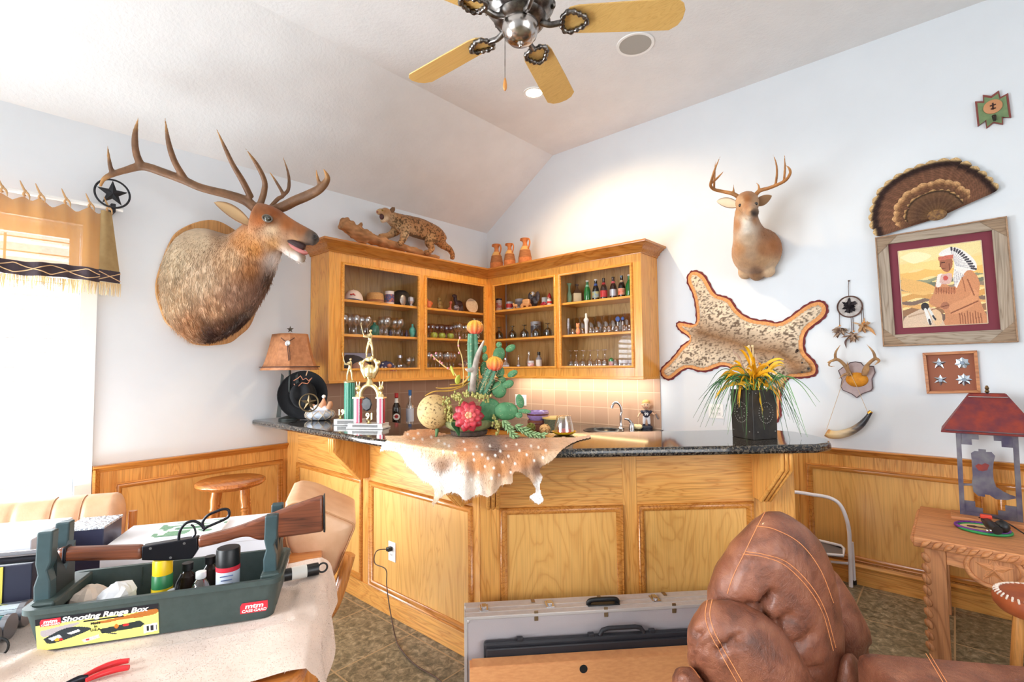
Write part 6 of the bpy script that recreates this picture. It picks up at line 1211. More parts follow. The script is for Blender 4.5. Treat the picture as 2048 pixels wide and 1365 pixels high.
for v in vs_:
 row=[]
 for u in us:
  lim=-1.625;hem=.01*math.sin(v*23)+.006*math.sin(u*31)
  if u<=lim:p=T(u,v+hem*.5,.7405)
  else:
   dq=u-lim;k=min(dq,.03);p=T(lim+.024*math.sin(min(1,dq/.04)*math.pi/2)+.012*math.sin(v*17)*min(1,dq/.1)+dq*.12,v+hem,.7405-max(0,dq-.012)*.98)
  w=.0
  if u<-2.28 and v>3.85:w=.022*math.exp(-((u+2.42)/.05)**2)+.016*math.exp(-((u+2.36+.3*(v-4.0))/.03)**2)
  n_=.003*(math.sin(u*9+v*13)+1)*(0 if(v<3.93 and u<-1.7)else 1)+.004*(math.sin(u*21-v*8)+1)*math.exp(-((u+1.68)/.1)**2)
  p[2]+=(w+n_+(.010*max(0,math.sin(u*7.3+v*4+2*math.sin(v*9)))**3+.008*max(0,math.sin(u*5-v*11+1))**4)*(v>3.93 or u>-1.69))*(u<lim+.005);row.append(p)
 P.append(row)
me=MB().grid(P).mesh('towel');pigment(me,np.tile(np.array(lin((230,206,184))),(len(me.vertices),1)))
tz=lambda Q:np.array(lin((228,206,192)))[None]*(.84+.2*vnoise(Q,18,3))[:,None]
b_=bpy.data.meshes.new('t');
me=furred(me,42000,.0055,lambda Q:rng.randn(len(Q),3),tz,.0008,.9,9)
tw=place(me,'towel',colmat('terry',.95,.05,sheen=.3),None,180,origin=T(-2.1,3.85,.738));tag(tw,'cream terry towel spread over the dining table and hanging off its end','towel')
Mgrn=mat('box_green',(64,78,76),.45,c2=(58,72,70),ns=40,bs=.08,bscale=500);Mgrd=mat('box_green_dark',(38,46,46),.5)
Mink=mat('ink_black',(30,28,30),.6);Myel=mat('label_yellow',(240,236,130),.5);Mlogo=mat('logo_red',(214,44,62),.45)
rb=thing('range_box','dark green open gun maintenance box with a yellow picture label','box',tuple(T(-2.035,3.745,.745)))
ZB_,ZR=.746,.866
def bring(u0,u1,v0,v1,z,r=.03):return rrect(u0,u1,v0,v1,r,z)
q=MB();o_b,o_t=bring(-2.325,-1.745,3.632,3.868,ZB_),bring(-2.345,-1.727,3.618,3.886,ZR-.014)
q.rings([o_b,o_t,bring(-2.352,-1.72,3.611,3.893,ZR-.014),bring(-2.352,-1.72,3.611,3.893,ZR),bring(-2.338,-1.734,3.625,3.879,ZR),bring(-2.318,-1.738,3.64,3.862,ZB_+.022)]);q.build('tub',Mgrn,rb,30,fixn=True)
for u in(-2.16,-2.04,-1.92,-1.80):MB().obox(T(u,3.634,ZR-.035),(.002,.003,.03),[TU,TV,(0,0,1)]).build('rib',Mgrn,rb,0)
def fork(u,un,h,pts):
 """upright cradle half with a notch"""
 for v0,v1,hh,du in pts:
  pr=[(0,ZR-.08),(.036,ZR-.08),(.034,ZR+.05),(.026,ZR+.08),(.034,ZR+.10),(.036,hh),(0,hh),(-.002,ZR+.1),(.004,ZR+.07),(-.004,ZR+.04)]
  MB().prism([T(u+du+a,v0,z)for a,z in pr],TV*(v1-v0)).build('cradle_fork',mat('fork_green',(56,78,82),.45,c2=(48,68,72),ns=20),rb,0,.004,fixn=True)
fork(-2.343,0,0,[(3.80,3.835,1.052,0),(3.665,3.70,1.04,-.02)]);fork(-1.775,0,0,[(3.80,3.835,1.038,0),(3.665,3.70,1.038,0)])
for u in(-2.33,-1.762):MB().prism([T(u,3.80,ZR-.03),T(u,3.80,ZR+.12),T(u,3.75,ZR+.05),T(u,3.70,ZR+.12),T(u,3.70,ZR-.03)],TU*.02).build('cradle_web',Mgrd,rb,0,fixn=True)
for u in(-2.335,-1.775):MB().obox(T(u+.02,3.75,ZR-.012),(.028,.11,.016),[TU,TV,(0,0,1)]).build('end_tray',Mgrn,rb,0,.006)
fn=nrm(np.cross(T(0,0,0)+TU,T(0,.017,.092)-T(0,0,0)));fn=fn if fn@TV>0 else-fn;fup=nrm(T(0,.0157,.092))
def ff(u,z,o=.0012):return T(u,3.868+(z-ZB_)*.17,z)+fn*o
A=Art(150,60,(240,236,128));A.fill(A.Y>.80,(34,34,40))
A.smooth([(.03,.62),(.3,.74),(.33,.68),(.07,.42)],(176,168,172),.06);A.smooth([(.05,.36),(.12,.18),(.42,.44),(.36,.58),(.22,.60)],(44,52,58),.1);A.poly([(.09,.36),(.18,.44),(.2,.34),(.12,.26)],(196,204,216),.15);A.poly([(.24,.44),(.33,.52),(.35,.45),(.27,.38)],(222,222,226),.15);A.ell(.16,.28,.02,.05,(226,170,40));A.ell(.19,.27,.015,.04,(206,50,50))
A.poly([(.35,.16),(.49,.26),(.5,.15),(.37,.06)],(206,200,206),.12);A.ell(.40,.14,.015,.03,(206,60,60));A.line(.55,.28,.63,.20,.008,(70,70,74),.4)
A.poly([(.50,.42),(.84,.52),(.88,.38),(.84,.30),(.52,.26)],(42,52,54),.1);A.smooth([(.44,.66),(.60,.70),(.72,.74),(.97,.84),(.985,.68),(.84,.62),(.70,.64),(.55,.60)],(184,112,48),.1);A.line(.38,.74,.7,.74,.008,(40,40,40),.4);A.line(.50,.84,.66,.84,.01,(36,36,40),.4)
A.ell(.64,.44,.018,.07,(232,120,40));A.ell(.72,.44,.03,.04,(206,50,50));A.poly([(.87,.34),(.985,.37),(.985,.10),(.87,.07)],(238,238,238))
for k in range(12):A.poly([(.885+k*.008,.14),(.889+k*.008+.001*(k%3),.14),(.889+k*.008+.001*(k%3),.30),(.885+k*.008,.30)],(40,40,44))
l0,l1=ff(-2.316,.749),ff(-2.038,.749);lt=ff(-2.316,.838)
lab=canvas_sheet('picture_label',A.a,l0,l1-l0,lt-l0,rb,Mcol,'yellow printed picture label')
tu=nrm(l1-l0);tz_=nrm(lt-l0)
lettering('lettering','Shooting Range Box',.0205,Mwhite,ff(-2.260,.8215,.002),tu,tz_,lab,.0002,.0007,'LEFT',.25,1.17)
for k,s_ in enumerate(('Made','in','U.S.A.')):lettering('lettering',s_,.010,Mink,ff(-2.185,.803-.0095*k,.002),tu,tz_,lab,.0002,.0003,'CENTER')
def logo(u,z,w,h):
 c=ff(u,z,.0014);mb=MB();mb.prism([c+tu*a+tz_*b_ for a,b_ in((0,0),(w*.93,0),(w,h*.3),(w,h),(w*.07,h),(0,h*.7))],fn*.0006);o=mb.build('logo',Mlogo,rb,0,fixn=True)
 lettering('lettering','mtm',h*.62,Mwhite,c+tu*w*.5+tz_*h*.46+fn*.001,tu,tz_,o,.0002,.0006,'CENTER',.15,1.3);lettering('lettering','CASE·GARD',h*.36,Mwhite,c+tu*w*.5+tz_*h*.1+fn*.001,tu,tz_,o,.0002,.0003,'CENTER',.15,1.05)
logo(-2.306,.816,.045,.020);logo(-1.832,.770,.074,.033)
RV=3.748;rf_=thing('rifle','lever-action rifle with walnut stock resting upside down across the box','rifle',tuple(T(-2.0,RV,.95)))
Mwal=wood('walnut',(130,72,46),(92,48,32),'x',.35,rotz=-1.04,fine=2,coat=.3);Mblu=mat('blued_steel',(44,44,50),.3,.8);Mstl=mat('bright_steel',(150,150,156),.25,.9)
def rp(pts):return[tv(a,b,RV)for a,b in pts]
def slabp(name,pts,th,m,bev,par=rf_,sm=30):
 P_=[p-TV*th/2 for p in rp(pts)];return MB().prism(P_,TV*th).build(name,m,par,sm,bev,fixn=True,bseg=3)
slabp('stock',smoothpath([(647,990),(600,1006),(562,1020),(485,1050),(440,1063),(397,1074)],3)[0:]and[tuple(p)for p in smoothpath([(647,990),(600,1006),(562,1020),(485,1050),(440,1063),(397,1074)],3)]+[(399,1095)]+[tuple(p)for p in smoothpath([(430,1088),(457,1081),(480,1074),(499,1072.5),(512,1077),(525,1079),(545,1076),(600,1069),(647,1062)],3)],.036,Mwal,.009)
slabp('butt_plate',[(647,990),(650,989),(651,1063),(647,1062)],.036,Mblack,.002)
slabp('receiver',[(287,1091),(330,1084),(397,1073),(399,1096),(387,1115),(340,1119),(287,1118)],.032,Mblu,.003)
slabp('forend',[(118,1095),(288,1090),(287,1118),(114,1122)],.034,Mwal,.011)
slabp('barrel_band',[(131,1093),(139,1093),(137,1124),(129,1124)],.038,Mblu,.003)
b0,b1=tv(116,1113,RV),tv(118,1102,RV);dirb=nrm(tv(120,1108,RV)-tv(390,1096,RV));dirb=nrm(-TU+V(0,0,.04)*0)
MB().cyl(b0,b0+dirb*.62+V(0,0,.01),.0095).build('barrel',Mblu,rf_);MB().cyl(b1,b1+dirb*.58+V(0,0,.01),.0085).build('magazine_tube',Mstl,rf_)
q=[(357,1082),(360,1063),(371,1048),(388,1043),(402,1050),(408,1058),(405,1046),(415,1032),(432,1024),(447,1019),(457,1021),(458,1032),(450,1039),(430,1048),(412,1056),(406,1062)]
MB().tube(smoothpath(rp(q),4),.0042,8).build('lever',Mblu,rf_,80);MB().limb([(*p,.003)for p in rp([(384,1077),(391,1068),(388,1055),(382,1050)])],6).build('trigger',Mblu,rf_,80)
for a,b_ in((305,1094),(372,1084),(345,1112)):MB().cyl(tv(a,b_,RV)+TV*.0155,tv(a,b_,RV)+TV*.0175,.004).build('screw',Mstl,rf_)
def at(px,v,z):p=tv(px,1150,v);return V(p[0],p[1],z)
zf=ZB_+.0225
def can(lab,px,v,r,h,hb,mb_,mc_,cr,bands=()):
 c=at(px,v,zf);o=thing('spray_can',lab,'spray can',tuple(c));body=MB().lathe([(r*.9,0),(r,.004),(r,hb-.006),(r*.85,hb)],c,28).build('body',mb_,o)
 MB().lathe([(cr,hb-.004),(cr,h-.004),(cr*.93,h),(.0,h)],c,28,cap1=False).build('cap',mc_,o,40)
 for z0,z1,m_ in bands:MB().lathe([(r+.0008,z0),(r+.0008,z1)],c,28,cap0=False,cap1=False).build('printed_band',m_,o)
 return o,c
o,c=can('yellow and green aerosol can with a yellow cap in the range box',325,3.74,.0275,.146,.105,mat('can_green',(46,122,74),.35),mat('cap_yellow',(246,200,24),.35),.0265,[(.03,.062,mat('can_yellow',(240,206,40),.35))])
o,c=can('tall aerosol can with a black cap and white label in the range box',456,3.76,.0335,.165,.112,mat('can_white',(214,220,232),.35),Mblack,.034,[(.098,.112,Mlogo)])
v_=nrm((CAM-c)*V(1,1,0));sd_=np.cross(V(0,0,1),v_)
for k in range(5):MB().obox(c+v_*.0345+sd_*-.004+V(0,0,.088-.012*k),(.018-.003*(k%2),.0004,.0016),[sd_,v_,(0,0,1)]).build('printed_line',mat('print_blue',(110,126,170),.5),o,0)
for lab,px,v,r,h,m_,cm in(('small dark bottle with a ribbed black cap, left of the clear bottle',375,3.70,.021,.112,mat('amber_dark',(50,40,36),.2),Mblack),('small dark bottle with a ribbed black cap, right of the clear bottle',420,3.67,.021,.115,mat('amber_dark',(50,40,36),.2),Mblack)):
 c=at(px,v,zf);o=thing('oil_bottle',lab,'bottle',tuple(c));MB().lathe([(r,0),(r,h-.04),(r*.5,h-.026),(r*.5,h-.02)],c,20).build('body',m_,o);MB().lathe([(r*.75,h-.022),(r*.75,h),(.0,h)],c,20,cap1=False).build('cap',cm,o,40)
c=at(402,3.76,zf);o=thing('solvent_bottle','clear round bottle with a white cap in the range box','bottle',tuple(c));MB().lathe([(.028,0),(.03,.004),(.03,.045),(.022,.066),(.012,.078),(.012,.084)],c,24).build('body',glassy('amber_clear',(.80,.68,.58),.12,.04,.6),o);MB().lathe([(.013,.08),(.0145,.082),(.0145,.10),(.0,.101)],c,20,cap1=False).build('cap',Mwhite,o,40);MB().lathe([(.0,.004),(.027,.004),(.027,.03),(.0,.03)],c,20).build('liquid',mat('amber_liquid',(150,96,60),.2),o)
c=at(355,3.79,zf);o=thing('brush','small black bore brush tool standing among the bottles','brush',tuple(c));MB().limb([(*c,.007),(*(c+V(0,0,.06)),.008),(*(c+V(0,0,.085)),.004),(*(c+TU*.012+V(0,0,.11)),.004)],8).build('handle',Mblack,o,80);MB().limb([(*(c+V(0,0,.07)),.004),(*(c-TU*.02+V(0,0,.06)),.008),(*(c-TU*.03+V(0,0,.045)),.006)],8).build('trigger',mat('grey_plastic',(150,150,152),.4),o,80)
def crumple(lab,c,sx_,sy_,sz_,m_,seed):
 r_=np.random.RandomState(seed);mb=MB();mb.ball(c+V(0,0,sz_*.8),(1,1,1),14,9);P_=[]
 vs=np.array(mb.v)-(c+V(0,0,sz_*.8));f=1+.35*(vnoise(vs*2.2+5,1,seed)-.5)+.3*(vnoise(vs*5+5,1,seed+1)-.5);vs=vs*f[:,None]*V(sx_,sy_,sz_);mb.v=[tuple(p+c+V(0,0,sz_*.8))for p in vs];mb.v=[(a,b_,max(zf,z))for a,b_,z in mb.v]
 tag(mb.build('crumpled_paper',m_,None,0),lab,'paper')
crumple('crumpled tan paper at the left end of the range box',at(180,3.74,zf),.055,.05,.05,mat('paper_tan',(224,206,190),.8),2);crumple('crumpled white paper beside the tan paper in the range box',at(235,3.76,zf),.05,.05,.052,mat('paper_white',(238,238,242),.8),5)
pl_=thing('pliers','red-handled pliers lying on the towel','pliers',tuple(wz(180,1350,.765)));zz=.758
for L in([(168,1354),(195,1340),(228,1328),(258,1322)],[(172,1362),(200,1350),(232,1340),(258,1336)]):
 MB().limb([(*wz(a,b,zz),r)for(a,b),r in zip(L,(.005,.0065,.0075,.006))],10).build('handle',mat('red_grip',(214,40,46),.35),pl_,80)
MB().limb([(*wz(a,b,zz),r)for a,b,r in((176,1356,.007),(160,1360,.010),(140,1368,.009),(110,1380,.004))],10,4,.6).build('jaw',Mblu,pl_,80)
def ubox(name,lab,cat_,u0,u1,v0,v1,z0,z1,m_,part='body',bev=.003):
 o=thing(name,lab,cat_,tuple(T((u0+u1)/2,(v0+v1)/2,z0)));MB().obox(T((u0+u1)/2,(v0+v1)/2,(z0+z1)/2),((u1-u0)/2,(v1-v0)/2,(z1-z0)/2),[TU,TV,(0,0,1)]).build(part,m_,o,0,bev);return o
Mpap=mat('box_white',(238,238,244),.5)
wb=ubox('paper_box','flat white box behind the range box, under the booklet','box',-2.38,-1.80,3.06,3.36,.738,.845,Mpap);MB().obox(T(-2.09,3.21,.836),(.292,.152,.011),[TU,TV,(0,0,1)]).build('lid',Mpap,wb,0,.003)
bk=thing('booklet','green and white booklet lying on the flat white box','booklet',tuple(T(-2.12,3.2,.848)));MB().obox(T(-2.13,3.21,.852),(.12,.09,.004),[TU,TV,(0,0,1)]).build('pages',Mpap,bk,0)
A=Art(60,40,(224,234,226));A.fill(vnoise(np.stack([A.X.ravel()*9,A.Y.ravel()*6,A.X.ravel()*0],1),1,3).reshape(A.X.shape)>.56,(120,160,130),.2);A.poly([(.2,.35),(.85,.35),(.85,.7),(.2,.7)],(232,240,234));A.line(.3,.52,.75,.52,.05,(96,140,110),.6)
canvas_sheet('cover',A.a,T(-2.25,3.30,.8565),TU*.24,-TV*.18,bk,Mcol)
st2=thing('paper_stack','grey printed sheets lying beside the white box','papers',tuple(T(-1.8,3.42,.738)));A=Art(50,40,(214,206,206));A.fill(vnoise(np.stack([A.X.ravel()*16,A.Y.ravel()*26,A.X.ravel()*0],1),1,5).reshape(A.X.shape)>.62,(150,120,116),.3);MB().obox(T(-1.90,3.48,.742),(.15,.10,.004),[TU,TV,(0,0,1)]).build('pages',Mpap,st2,0);canvas_sheet('top_sheet',A.a,T(-2.05,3.58,.7465),TU*.30,-TV*.2,st2,Mcol)
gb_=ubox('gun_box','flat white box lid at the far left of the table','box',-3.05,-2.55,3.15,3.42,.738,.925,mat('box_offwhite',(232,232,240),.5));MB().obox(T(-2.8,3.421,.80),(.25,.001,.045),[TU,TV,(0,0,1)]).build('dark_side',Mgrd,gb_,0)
pk=ubox('clear_package','small clear plastic package beside the white box lid','package',-2.53,-2.40,3.12,3.28,.738,.905,mat('navy_card',(52,54,78),.4));MB().obox(T(-2.465,3.20,.907),(.068,.084,.004),[TU,TV,(0,0,1)]).build('clear_cover',mat('crinkled_plastic',(206,212,222),.1,.6,bs=1.,bscale=60,bdist=.02),pk,0,.002)
bk_=ubox('ammo_case','black case with a thin yellow stripe left of the range box','case',-2.95,-2.46,3.46,3.60,.738,.90,mat('case_navy',(34,36,58),.5));MB().obox(T(-2.535,3.6015,.83),(.004,.001,.068),[TU,TV,(0,0,1)]).build('stripe',mat('stripe_yellow',(220,206,90),.5),bk_,0)
MB().limb([(*T(-2.64,3.605,.79),.002),(*T(-2.60,3.62,.80),.002),(*T(-2.56,3.605,.80),.002)],6).build('wire_handle',Mstl,bk_,80)
for lab,v,r,m_ in(('silver wrapped tube lying left of the range box, nearest to it',3.665,.034,mat('foil',(226,234,240),.12,.9,c2=(190,206,216),ns=8,bs=.5,bscale=30)),('teal wrapped tube lying in front of the silver tube',3.745,.032,mat('teal_foil',(70,140,150),.15,.8,c2=(30,96,110),ns=8)),('clear wrapped tube lying in front of the teal tube',3.815,.030,mat('clear_foil',(230,236,238),.12,.7,bs=.5,bscale=40))):
 o=thing('cleaning_tube',lab,'tube',tuple(T(-2.7,v,.742)));MB().cyl(T(-2.98,v,.743+r),T(-2.45,v,.743+r),r,n=20).build('body',m_,o);MB().cyl(T(-2.45,v,.743+r),T(-2.435,v,.743+r),r*1.06,n=20).build('end_cap',Mstl,o)
o=thing('choke_tube','row of shiny knurled metal fittings in front of the clear wrapped tube','gun part',tuple(T(-2.55,3.9,.745)))
for k in range(4):MB().lathe([(.016,0),(.018,.004),(.018,.03),(.013,.034),(.013,.045)],T(-2.63+.05*k,3.895,.764),18,TU).build('ring',Mchrome,o)
lp=tv(120,1290,3.84);MB().tube([T(-2.40,3.86,.771)+TU*.018*math.cos(a)+V(0,0,.022*math.sin(a))for a in np.linspace(0,2*math.pi,20)[:-1]],.003,6,closed=True).build('loop',Mblack,o,80)
o=thing('canister','small black canister with a white label lying right of the range box','canister',tuple(T(-1.66,3.62,.745)));c=T(-1.69,3.60,.769);ax_=nrm(TU*.9-TV*.2);MB().cyl(c-ax_*.055,c+ax_*.06,.021).build('body',Mblack,o);MB().cyl(c-ax_*.03,c+ax_*.02,.0218).build('label',Lw,o);MB().tube([c+ax_*(.075+.016*math.cos(a))+V(0,0,.016*math.sin(a))for a in np.linspace(0,2*math.pi,20)[:-1]],.0035,6,closed=True).build('ring',Mblack,o,80)
Mtan=mat('tan_leather',(220,176,140),.42,c2=(208,160,122),ns=9,bs=.15,bscale=120);Mtan2=mat('tan_leather_side',(190,140,98),.45,c2=(176,126,86),ns=9)
ch2=thing('armchair','tan leather armchair with curved oak frame at the table end','chair',tuple(T(-1.6,3.05)))
prof=[(568,1012),(590,1005),(625,1012),(668,1030),(700,1043),(712,1053),(704,1076),(689,1111),(668,1157),(640,1165),(600,1140),(570,1090)]
pf=np.array(smoothpath(prof+[prof[0]],4)[:-1]);cen=pf.mean(0);R=[]
for s,dv in((.2,.0),(.75,.0),(.93,-.012),(1,-.05),(1,-.25),(1,-.42),(.93,-.458),(.75,-.47),(.2,-.47)):
 R.append([tv(*(cen+(p-cen)*s),3.3)+TV*dv for p in pf])
MB().rings(R).build('backrest',Mtan,ch2,180,fixn=True)
sm_=[tv(*(cen+(p-cen)*.955),3.3)+TV*-.008 for p in pf];MB().tube(sm_,.0035,6,closed=True).build('piping',Mtan2,ch2,80)
woodc=wood('chair_oak',(206,132,66),(176,104,46),'z',.28,coat=.5)
for dv in(.028,-.5):
 pts_=[(700,1104,.028),(692,1130,.030),(680,1170,.032),(666,1206,.032),(647,1232,.030),(622,1252,.028),(590,1264,.024)]
 MB().limb([(*(tv(a,b,3.3)+TV*dv),r)for a,b,r in pts_],12,5,.75).build('frame_rail',woodc,ch2,80)
 P_=[tv(*p,3.3)+TV*(dv-.012)for p in((655,1226),(664,1236),(626,1400),(600,1400),(612,1270))]
 for p in P_:p[2]=max(p[2],.004)
 f0=P_[2];MB().prism(P_,TV*.03).build('leg',woodc,ch2,0,.006,fixn=True)
 p=tv(613,1365,3.3)+TV*dv;
MB().slab_soft(T(-1.83,3.05,.40),(.24,.24,.06),[TU,TV,(0,0,1)],.4).build('seat',Mtan,ch2,180)
for dv in(.02,-.5):MB().obox(T(-2.02,3.3+dv,.2),(.02,.015,.2),[TU,TV,(0,0,1)]).build('leg',woodc,ch2,0,.005)
lw_=T(-1.645,3.3)
for ch in list(ch2.children):
 pass
ch1=thing('armchair','tan leather armchair in front of the window behind the table','chair',tuple(T(-2.85,2.72)));ups=nrm(V(0,0,1)-TV*.16)
us=np.linspace(-3.22,-2.535,90);R=[]
for u in us:
 e=min((u+3.22),(-2.535-u));k=min(1,e/.05);k=math.sqrt(max(.02,1-(1-k)**2));fold=0
 for s_ in(-3.08,-2.94,-2.80,-2.69):fold+=math.exp(-((u-s_)/.012)**2)
 fold*=.010;c=T(u,2.72,.72);hh=.195-.012*fold*10*.4;th=.075*k-fold*.8
 R.append([c+ups*(hh*(.25+.75*k))*math.copysign(abs(math.sin(a))**.5,math.sin(a))+TV*max(.01,th)*math.copysign(abs(math.cos(a))**.7,math.cos(a))for a in np.linspace(0,2*math.pi,33)[:-1]])
MB().rings(R).build('backrest',Mtan,ch1,180,fixn=True)
for s_ in(-2.80,-2.69):
 MB().tube([T(s_,2.72,.72)+ups*.196*math.copysign(abs(math.sin(a))**.5,math.sin(a))+TV*.070*abs(math.cos(a))**.7 for a in np.linspace(-1.2,1.55,20)],.002,5).build('stitching',Mtan2,ch1,80)
for u in(-3.25,-2.512):MB().limb([(*T(u,2.68,.82),.024),(*T(u,2.70,.6),.026),(*T(u,2.76,.42),.026),(*T(u,2.9,.30),.024)],12,5,.7).build('frame_rail',woodc,ch1,80);MB().limb([(*T(u,2.86,.33),.024),(*T(u,2.70,.003),.02)],10).build('leg',woodc,ch1,80);MB().limb([(*T(u,2.9,.31),.024),(*T(u,3.22,.003),.02)],10).build('leg',woodc,ch1,80)
MB().slab_soft(T(-2.88,2.98,.40),(.33,.25,.06),[TU,TV,(0,0,1)],.4).build('seat',Mtan,ch1,180)
Ms=wood('stool_oak',(196,120,58),(166,92,40),'x',.25,fine=1,coat=.5);Msz=wood('stool_oak_leg',(206,138,74),(176,106,50),'z',.28,coat=.4)
sc0=V(.294,-2.826,0);stl=thing('bar_stool','round oak bar stool with turned legs against the left wainscot','stool',tuple(sc0));r0=.215
MB().lathe([(.0,.70),(r0*.8,.70),(r0*.94,.706),(r0,.722),(r0*.985,.735),(r0*.93,.741),(.0,.738)],sc0,40,cap0=False,cap1=False).build('seat',Ms,stl,50)
MB().lathe([(.0,.69),(r0*.72,.69),(r0*.78,.70),(r0*.7,.702)],sc0,32,cap0=False).build('seat_rim',Ms,stl)
legpro=[(.018,0),(.02,.08),(.024,.22),(.016,.26),(.022,.28),(.022,.30),(.016,.32),(.024,.42),(.026,.50),(.018,.535),(.025,.545),(.018,.555),(.025,.565),(.02,.58),(.026,.63),(.02,.695)]
for k in range(4):
 a=math.radians(20+90*k);d=V(math.cos(a),math.sin(a),0);f0,f1=sc0+d*.20,sc0+d*.115+V(0,0,.695);ax_=f1-f0;f0=sc0+d*.19+V(0,0,.004);sc_l=np.linalg.norm(f1-f0)/.695
 MB().lathe([(r,z*sc_l)for r,z in legpro],f0,16,f1-f0).build('leg',Msz,stl,50)
for k in range(4):
 a,b_=math.radians(20+90*k),math.radians(110+90*k);z=.22+.05*(k%2);rr_=.163;MB().cyl(sc0+V(rr_*math.cos(a),rr_*math.sin(a),z),sc0+V(rr_*math.cos(b_),rr_*math.sin(b_),z),.011).build('rung',Msz,stl)
G0,GT,GN=V(2.205,-2.435,0),V(.686,.728,0),V(.728,-.686,0)
def G(s,n,z=0):return G0+GT*s+GN*n+V(0,0,z)
Malu=mat('brushed_aluminium',(206,198,196),.6,.15,c2=(196,188,186),ns=30,stretch=(1,1,8));Mtrim=mat('aluminium_trim',(212,206,204),.45,.45)
gc_=thing('gun_case','long silver aluminium gun case standing along the bar front','case',tuple(G(.68,.07)))
ga=[GT,GN,(0,0,1)]
MB().obox(G(.675,.07,.176),(.672,.068,.171),ga).build('shell',mat('case_panel',(196,188,192),.45,.3,bs=.1,bscale=300),gc_,0,.003)
for n in(.004,.136):
 for z in(.009,.343):MB().obox(G(.675,n,z),(.675,.006,.007),ga).build('edge_trim',Mtrim,gc_,0,.002)
for s in(.004,1.346):
 for n in(.004,.136):MB().obox(G(s,n,.176),(.007,.007,.174),ga).build('edge_trim',Mtrim,gc_,0,.002)
MB().obox(G(.675,.07,.3485),(.672,.066,.002),ga).build('top_panel',Malu,gc_,0);MB().obox(G(.675,.055,.351),(.672,.006,.0015),ga).build('seam_trim',Mtrim,gc_,0);MB().obox(G(.675,.10,.351),(.672,.004,.0015),ga).build('seam_trim',Mtrim,gc_,0)
for s in(.09,.404,.924,1.24):
 l_=MB().obox(G(s,.066,.353),(.02,.032,.003),ga).build('latch',Mchrome,gc_,0,.002);MB().obox(G(s,.06,.359),(.011,.018,.004),ga).build('latch_lever',Mchrome,l_,0,.002);MB().cyl(G(s,.084,.357),G(s,.084,.361),.007).build('key_lock',Mtrim,l_)
q=[G(.59,.085,.352),G(.592,.088,.366),G(.61,.092,.374),G(.66,.094,.376),G(.71,.092,.374),G(.728,.088,.366),G(.73,.085,.352)];MB().tube(smoothpath(q,4),.011,10,flat=1.2).build('handle',Mblack,gc_,80);MB().obox(G(.66,.085,.353),(.078,.022,.003),ga).build('handle_plate',Mblack,gc_,0,.002)
for s in(.33,.66,.99):MB().obox(G(s,.1385,.338),(.009,.003,.022),ga).build('clip',mat('brass_clip',(150,126,96),.35,.8),gc_,0,.001);MB().obox(G(s,.02,.352),(.009,.018,.002),ga).build('clip',MATS['brass_clip'],gc_,0,.001)
for n in(.012,.128):
 for z in(.02,.33):MB().ball(G(.012,n,z),.016,10,8).build('corner_guard',Mtrim,gc_,180)
bc_=thing('rifle_case','black hard plastic rifle case between the silver case and cardboard box','case',tuple(G(.75,.18)));Mblk2=mat('case_black',(40,40,46),.5,bs=.1,bscale=400)
MB().obox(G(.75,.163,.128),(.665,.018,.122),ga).build('shell',Mblk2,bc_,0,.012,bseg=3);MB().obox(G(.75,.1875,.118),(.655,.006,.112),ga).build('front_shell',Mblk2,bc_,0,.006)
for s in(.25,.58,.87,1.2):MB().obox(G(s,.165,.253),(.014,.012,.008),ga).build('latch',Mblk2,bc_,0,.003)
q=[G(.62,.168,.25),G(.635,.168,.272),G(.66,.168,.278),G(.79,.168,.278),G(.815,.168,.272),G(.83,.168,.25)];MB().tube(q,.010,10).build('handle',Mblk2,bc_,80)
cb=thing('cardboard_box','long brown cardboard box in front of the gun cases','box',tuple(G(.7,.27)));Mcard=mat('cardboard',(230,162,106),.85,c2=(220,150,96),ns=30,stretch=(1,1,4));
q=MB().obox(G(.62,.232,.098),(.60,.031,.096),ga);q.build('carton',Mcard,cb,0,.003)
MB().prism([G(.03,.200,.195),G(1.21,.200,.195),G(1.21,.264,.195),G(.03,.264,.195)],(0,0,.003)).build('lid_flap',Mcard,cb,0,fixn=True);MB().cyl(G(.52,.262,.16),G(.52,.2645,.16),.018).build('hand_hole',Mblack,cb)
ss=thing('step_stool','white tubular folding step stool leaning by the right wainscot','step stool',(3.23,-.1,0));Mst=mat('white_enamel',(238,238,246),.3)
yb=-.10;pt=lambda px,py,y=yb:wy(px,py,y)
L=[pt(1702,1176),pt(1700,1110),pt(1698,1062),pt(1690,1030),pt(1678,1008),pt(1658,996),pt(1625,990),pt(1590,985),pt(1568,988),pt(1553,1000),pt(1548,1014),pt(1549,1060)];bl_=L[-1].copy();bl_[2]=.003;L[0][2]=.003
MB().tube(smoothpath(L+[bl_],5),.0125,10).build('front_frame',Mst,ss,80)
for a,b_ in(((1704,1085),(1709,1163)),((1560,1075),(1560,1150))):
 e_=pt(*b_,-.04);e_[2]=.003;MB().tube([pt(*a,-.075),e_],.010,8).build('rear_leg',Mst,ss,60);MB().cyl(e_,e_+V(0,0,.03),.013).build('foot',Mblack,ss)
st_=MB();q=[pt(1600,1078,-.09),pt(1640,1082,-.09),pt(1682,1092,-.09),pt(1688,1098,-.09),pt(1687,1112,-.15),pt(1640,1108,-.15),pt(1600,1100,-.15)]
MB().tube(q,.009,8,closed=True).build('step_frame',Mst,ss,80);MB().prism([p-V(0,0,.004)for p in q],(0,0,-.01)).build('step_tread',mat('grey_tread',(120,110,106),.8),ss,0,fixn=True)
MB().tube([pt(1560,1118),pt(1640,1122),pt(1700,1128)],.009,8).build('cross_bar',Mst,ss,60)
